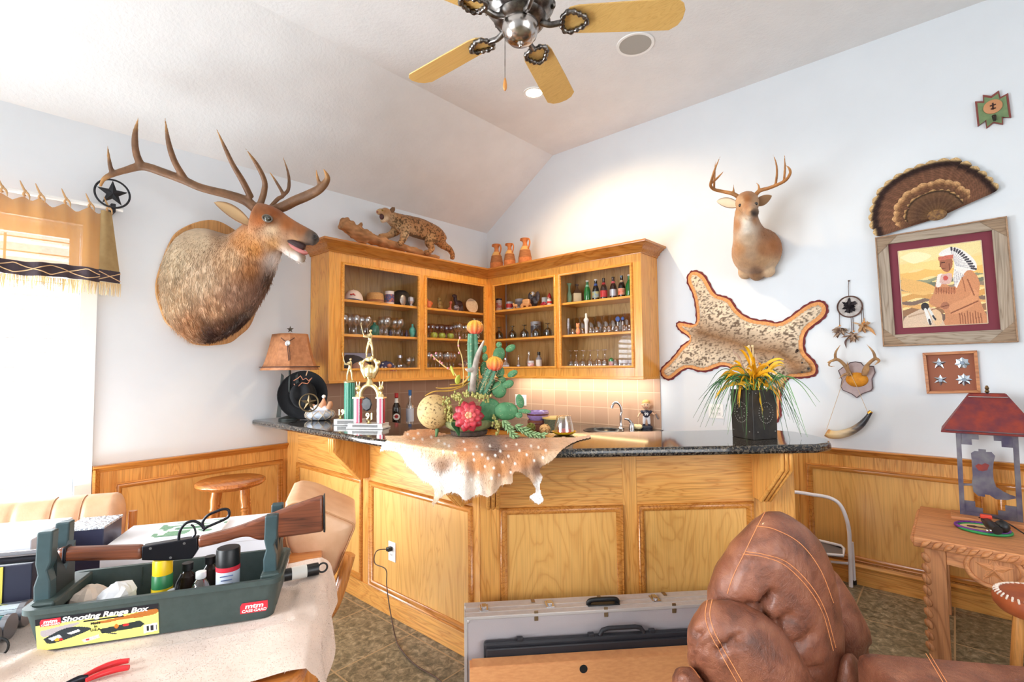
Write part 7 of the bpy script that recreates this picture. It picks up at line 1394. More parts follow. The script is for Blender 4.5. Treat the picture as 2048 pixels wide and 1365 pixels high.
def inflate(outl,dist,bf,bb,lean=0.):
 """puffed cushion whose plan is the outline, thick towards and away from the viewer"""
 O_=np.array(smoothpath(list(outl)+[outl[0]],5)[:-1],float);x0,y0=O_.min(0);x1,y1=O_.max(0);st=6.
 X_,Y_=np.meshgrid(np.arange(x0-st,x1+st,st),np.arange(y0-st,y1+st,st));m_=inside(X_,Y_,O_);dd=np.full(X_.shape,1e9)
 for i in range(len(O_)):
  a,b_=O_[i],O_[(i+1)%len(O_)];L_=(b_-a)@(b_-a)+1e-9;t=np.clip(((X_-a[0])*(b_-a)[0]+(Y_-a[1])*(b_-a)[1])/L_,0,1);dd=np.minimum(dd,np.hypot(X_-a[0]-t*(b_-a)[0],Y_-a[1]-t*(b_-a)[1]))
 dm=dd[m_].max();h=np.sqrt(np.clip(1-(1-np.clip(dd/dm,0,1))**2,0,1));idx=-np.ones(X_.shape,int);idx[m_]=np.arange(m_.sum());n_=m_.sum()
 xs,ys_,hs_=X_[m_],Y_[m_],h[m_];z=dist+lean*(ys_-y0)/(y1-y0)
 F_=[dp(a,b_,c-bf*d_-.004)for a,b_,c,d_ in zip(xs,ys_,z,hs_)];B_=[dp(a,b_,c+bb*d_+.004)for a,b_,c,d_ in zip(xs,ys_,z,hs_)]
 fs=[];J,I=X_.shape
 for j in range(J-1):
  for i in range(I-1):
   k=[idx[j,i],idx[j,i+1],idx[j+1,i+1],idx[j+1,i]]
   if min(k)>=0:fs.append((k[0],k[1],k[2],k[3]));fs.append(tuple(n_+a for a in k[::-1]))
 from collections import Counter
 cnt=Counter()
 for f in fs[::2]:
  for a,b_ in zip(f,f[1:]+f[:1]):cnt[(a,b_)]+=1
 for(a,b_)in list(cnt):
  if(b_,a)not in cnt:fs.append((b_,a,a+n_,b_+n_))
 mb=MB();mb.add(F_+B_,fs);return mb
from mathutils.bvhtree import BVHTree
Mlea=None
m,nt,b=newmat('brown_leather');setb(b,.38,0,.5,.15);vec=mapped(nt)
nt.link(ramp(nt,noise(nt,vec,9,6,.4,.65),[(.3,lin((96,56,42))),(.5,lin((136,82,60))),(.7,lin((160,104,78)))]),b.inputs['Base Color'])
a_=nt.add('ShaderNodeMath',operation='ADD');k1=nt.add('ShaderNodeMath',operation='MULTIPLY');k1.inputs[1].default_value=.35;nt.link(noise(nt,vec,260,3),k1.inputs[0]);nt.link(k1.outputs[0],a_.inputs[0]);nt.link(noise(nt,vec,22,4,1.5),a_.inputs[1]);bump(nt,b,a_.outputs[0],.5,.012);Mlea=m
rc_=thing('recliner','brown leather recliner with orange topstitching in the right foreground','recliner',(3.75,-2.1,0))
def cushion(name,outl,dist,bf,bb,lean,seams,par=rc_,wr=()):
 me=fuse(inflate(outl,dist,bf,bb,lean),.013,8,.5);co=verts(me);q=pxof(co);me.calc_loop_triangles();nv=np.empty(len(me.vertices)*3,np.float32);me.vertices.foreach_get('normal',nv);nv=nv.reshape(-1,3)
 off=np.zeros(len(co))
 for L_,depth,w in wr:
  for a,b_ in zip(L_[:-1],L_[1:]):
   a,b_=np.array(a,float),np.array(b_,float);t=np.clip(((q-a)@(b_-a))/((b_-a)@(b_-a)),0,1);d_=np.linalg.norm(q-a-t[:,None]*(b_-a),axis=1);off-=depth*np.exp(-(d_/w)**2)
 co=co+nv*off[:,None];co[:,2]=np.maximum(co[:,2],.01);me.vertices.foreach_set('co',co.astype(np.float32).reshape(-1));me.update()
 bv=BVHTree.FromPolygons([Vector(c)for c in co],[tuple(p.vertices)for p in me.polygons]);o=place(me,name,Mlea,par,180)
 for L_,dash in seams:
  P_=smoothpath([np.array(p,float)for p in L_],26);pts=[]
  for p in P_:
   d_=ray(*p);h=bv.ray_cast(Vector(CAM),Vector(nrm(d_)))
   pts.append(None if h[0]is None else np.array(h[0])+np.array(h[1])*(.0012 if np.array(h[1])@d_<0 else-.0012))
  mb=MB();i=0
  while i<len(pts)-2:
   if pts[i]is not None and pts[i+1]is not None:mb.tube([pts[i],(pts[i]*.3+pts[i+1]*.7)],.0016,5)
   i+=1
  if mb.v:s_=mb.build('topstitching',mat('orange_thread',(236,160,104),.6),o,0);s_['kind']='stuff'
 return o
cushion('backrest',[(1535,1017),(1562,1021),(1602,1044),(1640,1078),(1668,1135),(1684,1210),(1694,1290),(1694,1330),(1680,1400),(1620,1430),(1540,1400),(1470,1300),(1420,1225),(1408,1205),(1420,1150),(1450,1095),(1495,1045)],2.08,.20,.10,-.05,[([(1532,1022),(1512,1060),(1490,1105),(1468,1150),(1454,1190)],1),([(1492,1104),(1530,1110),(1575,1126),(1620,1170),(1650,1222),(1672,1300)],1),([(1486,1109),(1528,1115),(1570,1132),(1615,1176),(1645,1228),(1667,1306)],1),([(1513,1053),(1550,1060),(1600,1088),(1640,1140),(1668,1210)],1)],wr=[([(1498,1215),(1520,1222),(1535,1205),(1545,1190)],.03,9),([(1535,1290),(1560,1250),(1580,1235)],.02,9),([(1570,1300),(1600,1290),(1625,1270)],.012,9),([(1600,1345),(1640,1340)],.02,7),([(1540,1262),(1530,1240),(1528,1222)],.018,8),([(1452,1095),(1454,1190)],.004,8),([(1492,1106),(1575,1128),(1650,1225),(1672,1300)],.005,6)])
cushion('lumbar_cushion',[(1404,1200),(1425,1194),(1450,1196),(1500,1209),(1550,1241),(1595,1295),(1625,1350),(1645,1420),(1560,1450),(1440,1430),(1378,1335),(1368,1290),(1374,1250),(1388,1225)],1.90,.16,.10,-.03,[([(1425,1198),(1420,1230),(1428,1262),(1445,1295),(1465,1330),(1485,1365)],1),([(1415,1202),(1411,1232),(1418,1262),(1436,1297),(1455,1332),(1474,1365)],1)],wr=[([(1385,1320),(1400,1298),(1424,1282)],.012,5),([(1380,1300),(1395,1270),(1405,1262)],.012,6),([(1424,1300),(1440,1310),(1445,1296),(1480,1290)],.018,6),([(1450,1305),(1465,1280),(1482,1272)],.012,6)])
cushion('lower_cushion',[(1344,1338),(1362,1328),(1384,1332),(1402,1352),(1430,1400),(1430,1450),(1350,1450),(1338,1390)],1.80,.10,.08,0,[([(1345,1338),(1362,1331),(1382,1336),(1400,1358)],1)],wr=[([(1345,1345),(1372,1342),(1395,1370)],.006,4)])
cushion('far_arm',[(1660,1125),(1690,1165),(1718,1212),(1742,1262),(1750,1300),(1746,1345),(1720,1400),(1670,1400),(1640,1250)],2.20,.10,.10,0,[],wr=[([(1735,1330),(1748,1300)],.02,10)])
cushion('side_roll',[(1678,1312),(1700,1300),(1722,1325),(1745,1362),(1765,1410),(1700,1440),(1660,1400)],1.98,.08,.06,0,[])
s0,s1=wz(1735,1299,.42),wz(2070,1327,.42);sd_=nrm(s1-s0);sn=V(sd_[1],-sd_[0],0);sn=sn if sn@(CAM-s0)>0 else-sn
R=[];
for t,z,ins in((0,.05,.02),(.0,.30,.0),(0,.37,.0),(.015,.405,.006),(.05,.42,.03)):R.append([s0+sd_*(-.04+ins)+sn*ins+V(0,0,z-.42),s0+sd_*(.68-ins)+sn*ins+V(0,0,z-.42),s0+sd_*(.68-ins)+sn*(.55-ins)+V(0,0,z-.42),s0+sd_*(-.04+ins)+sn*(.55-ins)+V(0,0,z-.42)])
se=MB().rings(R).build('seat',Mlea,rc_,50,.012,bseg=3,fixn=True)
for k in(0,.012):
 a,bq=wz(1852,1308,.4215)+sd_*k,wz(1886,1365,.4215)+sd_*k;mb=MB()
 for i in range(28):mb.tube([a+(bq-a)*(i/28*1.6),a+(bq-a)*((i+.7)/28*1.6)],.0013,5)
 o=mb.build('topstitching',MATS['orange_thread'],se,0);o['kind']='stuff'
MB().obox((s0+s1)/2*V(1,1,0)+sn*.28+V(0,0,.03),(.26,.2,.03),[sd_,sn,(0,0,1)]).build('base',Mblack,rc_,0)
pine=wood('carved_pine',(212,146,94),(176,112,68),'x',.55,fine=.8,coat=0,dark=.7);pinez=wood('carved_pine_upright',(196,134,86),(160,102,62),'z',.55,fine=.8,coat=0,dark=.7)
sx0,sy0,sy1,sz=3.834,-.822,-.09,.6;st_t=thing('side_table','carved pine side table with a star medallion by the right wall','table',(4.2,-.45,0))
q=MB();q.box((sx0,sy0,sz-.05),(4.75,sy1,sz));q.build('tabletop',pine,st_t,0,.008,bseg=3)
for k in range(20):MB().limb([(sx0+.03+.045*k,sy0-.002,sz-.045,.004),(sx0+.048+.045*k,sy0-.006,sz-.025,.012),(sx0+.07+.045*k,sy0-.002,sz-.008,.004)],8).build('rope_carving',pine,st_t,80)
for k in range(14):MB().limb([(sx0-.002,sy0+.05+.045*k,sz-.045,.004),(sx0-.005,sy0+.065+.045*k,sz-.025,.010),(sx0-.002,sy0+.08+.045*k,sz-.008,.004)],8).build('rope_carving',pine,st_t,80)
lx=wy(1850,1150,-.80)[0]
for x in(lx,4.62):
 for y in(-.80,-.17):
  lg=MB().box((x,y,0),(x+.085,y+.06,sz-.05)).build('leg',pinez,st_t,0,.004)
  if y<-.5:
   for k in range(9):MB().ball((x+.006,y-.002,.06+.055*k),(.016,.012,.026),10,8,[nrm((1,0,.5)),(0,1,0),nrm((-.5,0,1))]).build('twist_carving',pinez,lg,180)
mcx=wy(1985,1140,-.805);ap_=[(lx+.085,sz-.05),(4.62,sz-.05),(4.62,sz-.13)];cxm=(lx+.085+4.62)/2
low=[(4.62-(4.62-lx-.085)*t,sz-.12-.125*math.exp(-((t-.5)/.23)**2))for t in np.linspace(0,1,25)];MB().prism([V(x,-.79,z)for x,z in[(lx+.085,sz-.05),(4.62,sz-.05)]+low],(0,.03,0)).build('apron',pine,st_t,30,.003,fixn=True)
mc_=V(mcx[0]+.06,-.79,sz-.145);
mc_=wy(1988,1140,-.79);MB().tube([mc_+V(.098*math.cos(a),-.004,.082*math.sin(a))for a in np.linspace(0,2*math.pi,41)[:-1]],.011,8,closed=True).build('medallion_ring',pine,st_t,80);star(mc_-V(0,.002,0),.072,.03,5,.016).build('medallion_star',pine,st_t,0,fixn=True);MB().lathe([(.0,0),(.098,0),(.098,.004),(.0,.004)],mc_+V(0,.002,0),32,(0,-1,0),squash=(1,.84)).build('medallion_disc',pinez,st_t,30)
yl=-.25;lm=thing('table_lamp','rusted metal lamp with a cut-out cowboy boot on the carved side table','lamp',(4.15,yl,sz));rust=mat('rust_metal',(150,62,48),.55,.5,c2=(112,52,60),ns=14,bs=.2,bscale=90);steel=mat('blued_sheet',(78,70,92),.4,.7,c2=(120,116,120),ns=10)
L_=lambda px,py,y=yl:wy(px,py,y)
x0_,x1_=4.02,4.275;zt_,zb_=1.10,.625
MB().box((x0_-.04,yl-.08,sz),(x1_+.04,yl+.08,sz+.022)).build('base',pine,lm,0,.004)
for x in(x0_,x1_-.022):MB().box((x,yl-.01,sz+.022),(x+.022,yl+.01,zt_)).build('post',steel,lm,0)
for z in(sz+.022,zt_-.02):MB().box((x0_+.022,yl-.008,z),(x1_-.022,yl+.008,z+.02)).build('cross_bar',steel,lm,0)
def step(cx_,cz_,sx_,sz_):MB().prism([V(cx_+sx_*a,yl-.004,cz_+sz_*b_)for a,b_ in((0,0),(.075,0),(.075,.028),(.045,.028),(.045,.06),(.0,.06))],(0,.006,0)).build('corner_step',steel,lm,0,fixn=True)
step(x0_+.022,zb_+.017,1,1);step(x1_-.022,zb_+.017,-1,1);step(x0_+.022,zt_-.02,1,-1);step(x1_-.022,zt_-.02,-1,-1)
bt=[(372,395),(405,375),(440,378),(440,357),(508,362),(510,385),(560,385),(592,420),(578,480),(572,560),(580,640),(600,700),(660,740),(730,775),(780,790),(780,808),(700,822),(600,815),(540,775),(500,770),(500,792),(440,785),(395,745),(385,690),(300,690),(300,670),(380,672),(388,600),(380,480)]
MB().prism([L_(1860+a/4.548,820+b_/4.548)+V(0,-.003,0)for a,b_ in bt],(0,.005,0)).build('boot_cutout',steel,lm,0,fixn=True)
fl2=[(410,510),(440,490),(470,500),(500,485),(540,500),(520,550),(480,560),(440,550)];MB().prism([L_(1860+a/4.548,820+b_/4.548)+V(0,-.0045,0)for a,b_ in fl2],(0,.001,0)).build('boot_inlay',rust,lm,0,fixn=True)
cxs=(x0_+x1_)/2+.015;zs0,zs1=1.10,1.314;hb_,ht_=.205,.075;R=[[V(cxs+sx_*h,yl+sy_*h*.75,z)for sx_,sy_ in((-1,-1),(1,-1),(1,1),(-1,1))]for h,z in((hb_,zs0),(ht_,zs1))]
sh2=MB().rings(R,False,False).build('lamp_shade',rust,lm,0);sd2=sh2.modifiers.new('thick','SOLIDIFY');sd2.thickness=.004
for f in(0.06,.92):
 a,bq=R[0][0]*(1-f)+R[1][0]*f,R[0][1]*(1-f)+R[1][1]*f;MB().tube([a*.97+bq*.03+V(0,-.006,0),a*.03+bq*.97+V(0,-.006,0)],.003,6).build('wire_trim',steel if f<.5 else Mchrome,sh2,60)
MB().cyl(V(cxs,yl,zt_-.02),V(cxs,yl,1.315),.008).build('stem',steel,lm);MB().lathe([(.004,0),(.011,.01),(.006,.02),(.010,.03),(.004,.045)],V(cxs,yl,zs1),12).build('finial',mat('brass_old',(120,96,66),.4,.8),lm)
hc_=wz(1964,1056,sz+.012);hp2=thing('hoop_toy','purple and green wrapped hoop with a tan hide center on the side table','hoop',tuple(hc_-V(0,0,.01)));rx2=.105
MB().tube([hc_+V(rx2*math.cos(a),rx2*.86*math.sin(a),0)for a in np.linspace(0,2*math.pi,49)[:-1]],.0085,8,closed=True).build('purple_hoop',mat('purple_wrap',(126,56,150),.6,c2=(90,40,120),ns=60),hp2,80);MB().tube([hc_+V(.008,-.014,-.004)+V(rx2*math.cos(a),rx2*.86*math.sin(a),0)for a in np.linspace(0,2*math.pi,49)[:-1]],.007,8,closed=True).build('green_hoop',mat('green_wrap',(40,140,76),.6),hp2,80)
MB().lathe([(.0,-.006),(.095,-.006),(.095,-.002),(.0,-.002)],hc_,36,squash=(1,.86)).build('hide_disc',mat('hide_tan',(232,200,150),.8),hp2,30)
MB().prism([hc_+V(a,b_,-.001)for a,b_ in((-.06,.006),(-.03,.02),(-.02,.008),(.06,.004),(.06,-.006),(-.02,-.006),(-.03,-.02),(-.06,-.008))],(0,0,.002)).build('painted_arrow',mat('brown_paint',(84,46,38),.7),hp2,0,fixn=True)
jc=wz(1990,1062,sz+.022);js=thing('game_controller','black and red plug-in game controller with a ball knob lying on the hoop','game controller',tuple(jc));MB().limb([(*wz(1970,1040,sz+.045),.018),(*wz(1982,1052,sz+.045),.024),(*wz(1995,1062,sz+.04),.022)],12).build('body',Mblack,js,80);MB().obox(wz(1972,1034,sz+.07),(.024,.014,.010)).build('red_top',mat('red_plastic',(214,66,44),.35),js,0,.005)
MB().ball(wz(2004,1054,sz+.045),.032,18,12).build('ball_knob',Mblack,js,180)
for px in(1974,1981):MB().ball(wz(px,1062,sz+.05),.006,10,8).build('button',Mchrome,js,180)
cw=[wz(1958,1036,sz+.06),wz(1990,1036,sz+.06),wz(2020,1050,sz+.04),wz(2048,1068,sz+.01),wz(2090,1090,sz+.008)];MB().tube(smoothpath(cw,6),.0035,6).build('cable',Mblack,js,80)
sc1=wz(2085,1195,.5)*V(1,1,0);s2=thing('footstool','round stool with laced brown leather top at the right picture edge','stool',tuple(sc1));ml=mat('saddle_leather',(176,92,52),.4,c2=(150,74,42),ns=12)
MB().lathe([(.0,.43),(.14,.43),(.155,.45),(.158,.475),(.148,.498),(.0,.505)],sc1,36,cap0=False,cap1=False).build('seat',ml,s2,50)
q=MB()
for k in range(40):
 a=2*math.pi*k/40;q.tube([sc1+V(.134*math.cos(a),.134*math.sin(a),.503),sc1+V(.152*math.cos(a+.09),.152*math.sin(a+.09),.494)],.004,5)
q.build('lacing',mat('white_lacing',(226,214,200),.7),s2,60)
for k in range(3):
 a=math.radians(100+120*k);MB().limb([(*(sc1+V(.10*math.cos(a),.10*math.sin(a),.43)),.02),(*(sc1+V(.15*math.cos(a),.15*math.sin(a),.003)),.02)],10).build('leg',wood('stool_pine',(206,142,74),(176,112,54),'z',.4),s2,60)
# ================================================================== contents of the wall cabinets
SL=(1.459,1.778,2.066);SR=(1.459,1.786,2.091)
def cl_at(px,py,lev,x=.16):p=wx(px,py,x);p[2]=SL[lev];return p
def cr_at(px,py,lev,y=-.16):p=wy(px,py,y);p[2]=SR[lev];return p
Gamber=glassy('purple_glass',(.74,.60,.72),.18,.05,.8);Gsmoke=glassy('smoke_glass',(.30,.32,.28),.16,.04,.7);Gc2=Gclear
def gl(name,prof,g=None,n=18):return MB().lathe(prof,(0,0,0),n,cap0=False,cap1=False).mesh(name),g or Gclear
PRO=dict(goblet=gl('goblet',[(.0,.001),(.032,.001),(.03,.005),(.006,.01),(.005,.07),(.012,.08),(.034,.10),(.038,.135),(.033,.175),(.031,.175),(.036,.135),(.03,.104),(.0,.088)]),upturned=gl('wine_glass',[(.030,.0),(.036,.03),(.034,.06),(.018,.082),(.005,.092),(.005,.15),(.03,.157),(.032,.160),(.0,.161)]),smoky=gl('wine_glass',[(.038,.0),(.046,.035),(.042,.06),(.02,.085),(.006,.095),(.005,.125),(.028,.132),(.03,.135),(.0,.136)],Gsmoke),tumbler=gl('tumbler',[(.0,.004),(.026,.0),(.031,.004),(.034,.10),(.0325,.10),(.029,.01),(.0,.01)]),pint=gl('pint_glass',[(.0,.002),(.028,.0),(.03,.004),(.041,.15),(.0395,.15),(.028,.01),(.0,.01)]),shot=gl('shot_glass',[(.0,.002),(.018,.0),(.02,.004),(.024,.06),(.0225,.06),(.018,.012),(.0,.012)]),purple=gl('goblet',[(.0,.001),(.028,.001),(.026,.005),(.006,.01),(.005,.06),(.03,.085),(.034,.12),(.03,.15),(.028,.15),(.032,.12),(.0,.075)],Gamber))
def glass_row(kind,name,pxs,py,at_,lev,dep_,what,grp,h=1.):
 me,g=PRO[kind];root=None
 if not me.materials:me.materials.append(g);me.shade_smooth()
 for k,px in enumerate(pxs):
  p=at_(px,py,lev,dep_ if np.isscalar(dep_)else dep_[k%len(dep_)])
  if root is None:o=root=bpy.data.objects.new(name,me);COL.objects.link(o)
  else:o=root.copy();COL.objects.link(o)
  o.location=p+V(0,0,.0008);o.scale=(h,h,h);tag(o,ORD[k]+' '+what[0]+' from left, '+what[1]+' shelf, '+what[2],'glass',grp)
BAY=['leftmost cabinet bay','second cabinet bay','third cabinet bay','rightmost cabinet bay']
glass_row('goblet','goblet',[688,699,712,722,735,764,774,789,800],668,cl_at,1,(.20,.15,.22,.16),('clear goblet','middle',BAY[0]),'clear goblets in the leftmost bay')
glass_row('tumbler','tumbler',[706,729,757,770,783,795],668,cl_at,1,(.08,.09),('back-row tumbler','middle',BAY[0]),'tumblers in the leftmost bay')
glass_row('purple','goblet',[856,864,873,882,892,901],672,cl_at,1,(.10,.13),('purple goblet','middle',BAY[1]),'purple goblets')
glass_row('goblet','goblet',[912,918,926,931,958],672,cl_at,1,(.16,.2,.14),('clear goblet','middle',BAY[1]),'clear goblets in the second bay')
glass_row('goblet','goblet',[856,863,871,879,888,894,900,907],738,cl_at,0,(.18,.13,.2),('clear goblet','bottom',BAY[1]),'goblets on the bottom of the second bay',1.1)
glass_row('smoky','wine_glass',[998,1025,1049,1073,1096],674,cr_at,1,-.17,('upturned smoky wine glass','middle',BAY[2]),'smoky wine glasses')
glass_row('pint','pint_glass',[1155,1167,1184,1200,1214,1228,1242,1256],668,cr_at,1,(-.09,-.10),('tall clear beer glass','middle',BAY[3]),'beer glasses',1.12)
glass_row('shot','shot_glass',[1146,1165,1181,1188,1194,1210,1219,1234,1250,1260],668,cr_at,1,(-.20,-.17),('shot glass','middle',BAY[3]),'shot glasses')
glass_row('upturned','wine_glass',[1132,1142,1153,1167,1181,1196,1210],735,cr_at,0,(-.16,-.13),('upturned wine glass','bottom',BAY[3]),'upturned wine glasses',1.12)
glass_row('tumbler','tumbler',[1200,1211,1232,1241,1250,1258],735,cr_at,0,(-.20,-.17),('small tumbler','bottom',BAY[3]),'tumblers in the rightmost bay',.9)
def hatcap(lab,c,f,m_crown,m_visor,r=.075,h=.085,stars_=None,stripe=None):
 o=thing('baseball_cap',lab,'cap',tuple(c));f=nrm(f);s=np.cross(V(0,0,1),f);R=[]
 for k in range(10):
  t=k/9*math.pi/2;R.append([c+V(0,0,.004+h*math.sin(t))+(f*1.12*math.cos(a)+s*math.sin(a))*max(.002,r*math.cos(t)**.8)for a in np.linspace(0,2*math.pi,33)[:-1]])
 MB().rings(R).build('crown',m_crown,o,180);rows=[]
 for t in np.linspace(0,1,6):rows.append([c+f*(r*1.05*math.cos(a)+t*.062*math.cos(a)**.6)+s*r*math.sin(a)+V(0,0,.016-.010*t*t-.012*abs(math.sin(a))**2)for a in np.linspace(-1.25,1.25,15)])
 v_=MB().grid(rows).build('visor',m_visor,o,180);q=v_.modifiers.new('t','SOLIDIFY');q.thickness=.003
 MB().ball(c+V(0,0,h+.005),.006,8,6).build('button',m_crown,o,180);return o,f,s,c
o,f,s,c=hatcap('white cap with a red emblem and navy visor in the leftmost bay',cl_at(707,597,2,.15),(.8,-.6,0),mat('cap_white',(232,214,204),.8),mat('visor_navy',(70,72,110),.7),.082,.10)
for a,b_,r in((-.01,.055,.012),(.008,.058,.012),(.02,.05,.007)):MB().ball(c+f*.083+s*a+V(0,0,b_),(.006,r,r*.6),8,6).build('emblem',Lred,o,180)
c=cl_at(750,600,2,.15);o=thing('straw_hat','tan woven straw hat on the top shelf of the leftmost bay','hat',tuple(c));straw=mat('straw',(206,156,92),.8,c2=(176,126,66),ns=90,stretch=(1,1,3),bs=.5,bscale=160)
MB().lathe([(.0,.003),(.115,.003),(.118,.007),(.085,.014),(.08,.02),(.078,.075),(.07,.095),(.05,.102),(.0,.10)],c,36,squash=(1,.95),cap0=False,cap1=False).build('body',straw,o,50);MB().lathe([(.0815,.018),(.0815,.036)],c,36,squash=(1,.95),cap0=False,cap1=False).build('hat_band',mat('straw_band',(150,92,56),.8),o)
c=cl_at(779,602,2,.17);o=thing('mug','tall white mug with a blue and red picture beside the straw hat','mug',tuple(c));MB().lathe([(.0,.0),(.04,.0),(.042,.004),(.042,.128),(.039,.128),(.038,.01),(.0,.01)],c,28,cap0=False,cap1=False).build('body',mat('mug_white',(226,218,216),.4),o,40);MB().lathe([(.0428,.025),(.0428,.098)],c,28,cap0=False,cap1=False).build('picture_band',mat('mug_print',(70,78,130),.5,c2=(176,96,86),ns=45,nd=1,lo=.45,hi=.55),o)
c=cl_at(802,604,2,.13);o=thing("derby_hat",'black felt derby hat behind the picture mug','hat',tuple(c));MB().lathe([(.0,.002),(.10,.002),(.102,.012),(.09,.02),(.088,.09),(.07,.135),(.04,.155),(.0,.16)],c,28,cap0=False,cap1=False).build('body',Mfelt,o,60)
c=cl_at(806,606,2,.24);o=thing('belt_buckle','silver oval buckle leaning before the black felt derby','buckle',tuple(c));MB().ball(c+V(0,0,.05),(.012,.036,.05),16,10).build('body',mat('worn_silver',(150,140,130),.35,.8,c2=(206,200,196),ns=40),o,180)
c=cl_at(822,608,2,.22);o=thing('crystal_ball','faceted clear crystal ornament at the right end of the top shelf','ornament',tuple(c));MB().lathe([(.02,0),(.024,.004),(.012,.02),(.034,.05),(.03,.085),(.0,.10)],c,7).build('body',mat('crystal',(206,206,216),.08,.5),o,0)
sq=[(.036,0),(.042,.006),(.043,.06),(.036,.085),(.014,.10),(.013,.122)]
bottle('glass_bottle','round dark green bottle with a cork on the leftmost middle shelf',cl_at(749,672,1,.2),sq,Gteal,(.118,.135,.014,mat('cork',(206,150,104),.8)),n=8)
bottle('glass_bottle','bright teal flask at the right end of the leftmost middle shelf',cl_at(825,674,1,.22),[(.02,0),(.03,.03),(.034,.06),(.025,.085),(.01,.10),(.010,.125)],mat('teal_bright',(20,150,120),.06,coat=.6,c2=(110,200,190),ns=30),n=10)
for px,m_,lab in((781,mat('cobalt_dark',(30,30,60),.1),'tiny dark blue bottle'),(804,Gbrown,'tiny amber bottle'),(813,mat('plum_glass',(50,36,60),.1),'tiny plum bottle')):bottle('glass_bottle',lab+' on the leftmost middle shelf',cl_at(px,672,1,.24),[(.014,0),(.016,.004),(.016,.035),(.007,.045),(.007,.06)],m_,n=12)
c=cl_at(715,736,0,.06);o=thing('photo','landscape photograph standing at the back of the leftmost bottom shelf','photograph',tuple(c));A=Art(60,40,(176,176,196));A.smooth([(0,.0),(1,0),(1,.5),(.8,.62),(.5,.85),(.2,.9),(0,.8)],(70,62,60),.3);A.poly([(.2,0),(.9,0),(.8,.3),(.3,.4)],(120,100,86),.25)
MB().obox(c+V(0,0,.085),(.005,.135,.085)).build('frame',mat('photo_back',(90,84,90),.5),o,0);canvas_sheet('picture',A.a,c+V(.0062,-.133,.003),V(0,.266,0),V(0,0,.164),o,Mcol)
hatcap('plain tan cap on the leftmost bottom shelf',cl_at(722,738,0,.16),(.9,.4,0),mat('cap_tan',(190,150,130),.8),mat('cap_tan',(190,150,130),.8),.085,.085)
o,f,s,c=hatcap('navy cap with white stars and a striped visor on the leftmost bottom shelf',cl_at(772,740,0,.17),(.75,-.2,0),mat('cap_navy',(46,50,92),.8),mat('visor_red',(206,76,86),.7),.085,.09)
for a,hgt in((-1.3,.03),(-1.3,.06),(-.8,.035),(-.8,.065),(-.4,.03),(1.3,.04),(.75,.03),(.8,.06)):
 rr_=.086*math.cos(math.asin(min(.99,hgt/.09)))**.8;d=f*1.12*math.cos(a)+s*math.sin(a);star(c+V(0,0,hgt+.004)+d*rr_,.013,.0055,5,.003,nrm(d+V(0,0,hgt*6))).build('star',Lw,o,0,fixn=True)
MB().ball(c+f*.088+V(0,0,.052),(.02,.02,.018),12,8).build('crest',mat('crest_tan',(196,120,80),.6),o,180)
for t in(-.7,-.25,.2,.65):MB().tube([c+f*(.082*math.cos(t)*1.05+k*.064)+s*.08*math.sin(t)+V(0,0,.022-.012*k-.012*abs(math.sin(t))**2)for k in(0,.5,1)],.004,5).build('visor_stripe',Lw,o,60)
bottle('decanter','clear bulbous decanter with a stopper behind the starred cap',cl_at(800,736,0,.13),[(.055,0),(.065,.01),(.062,.06),(.02,.09),(.014,.12),(.02,.125)],Gclear,(.126,.15,.022,mat('crystal',(206,206,216),.08,.5)),cat='decanter')
glass_row('goblet','goblet',[818,827],737,cl_at,0,.2,('short goblet','bottom',BAY[0]),'short goblets',.75)
def lump(name,lab,cat_,c,parts,m_,vox=.004):
 mb=MB()
 for p,r in parts:mb.ball(c+np.array(p,float),r,12,8)
 o=thing(name,lab,cat_,tuple(c));place(fuse(mb,vox,2,.4),'body',m_,o,180);return o
lump('fish_figurine','orange fish figurine at the left of the second bay top shelf','figurine',cl_at(857,610,2,.18),[((0,0,.03),(.03,.03,.028)),((0,.012,.055),(.025,.034,.03)),((0,.04,.06),.014),((0,-.02,.085),.016)],mat('orange_glaze',(206,104,56),.4))
lump('stone_carving','mottled yellow-brown stone carving in the second bay','carving',cl_at(880,613,2,.18),[((0,0,.03),(.025,.034,.03)),((0,-.004,.065),(.022,.032,.035)),((0,-.012,.10),(.018,.024,.028))],mat('mottled_stone',(150,120,62),.5,c2=(96,78,40),ns=60))
lump('horse_figurine','dark horse figurine rearing at the back of the second bay','figurine',cl_at(917,617,2,.12),[((0,.0,.10),(.026,.055,.034)),((0,-.045,.14),(.02,.022,.035)),((0,-.055,.175),(.018,.034,.018)),((0,.05,.06),(.015,.014,.05)),((0,-.03,.05),(.014,.013,.055)),((0,.02,.05),(.014,.013,.055)),((0,.0,.008),(.035,.07,.01))],mat('plum_bronze',(74,54,62),.45,.3))
lump('deer_figurine','small brown figurine left of the dark horse','figurine',cl_at(901,615,2,.2),[((0,0,.012),(.02,.024,.012)),((0,0,.045),(.012,.012,.035)),((0,.004,.085),.018),((0,-.02,.02),.014)],mat('red_clay',(176,92,70),.5))
lump('geode','round grey geode leaning before the dark horse','geode',cl_at(913,617,2,.23),[((0,0,.032),(.02,.04,.032)),((.012,0,.034),(.014,.02,.016))],mat('geode_grey',(150,140,152),.3,c2=(74,66,84),ns=50))
c=cl_at(946,622,2,.2);o=thing('stone_plate','round cream stone disc standing on edge in the second bay','plate',tuple(c));MB().lathe([(.0,0),(.078,0),(.08,.006),(.076,.012),(.0,.014)],c+V(-.02,0,.081),30,(.97,-.1,.2)).build('disc',mat('cream_stone',(216,184,148),.7,c2=(230,204,172),ns=50),o,50)
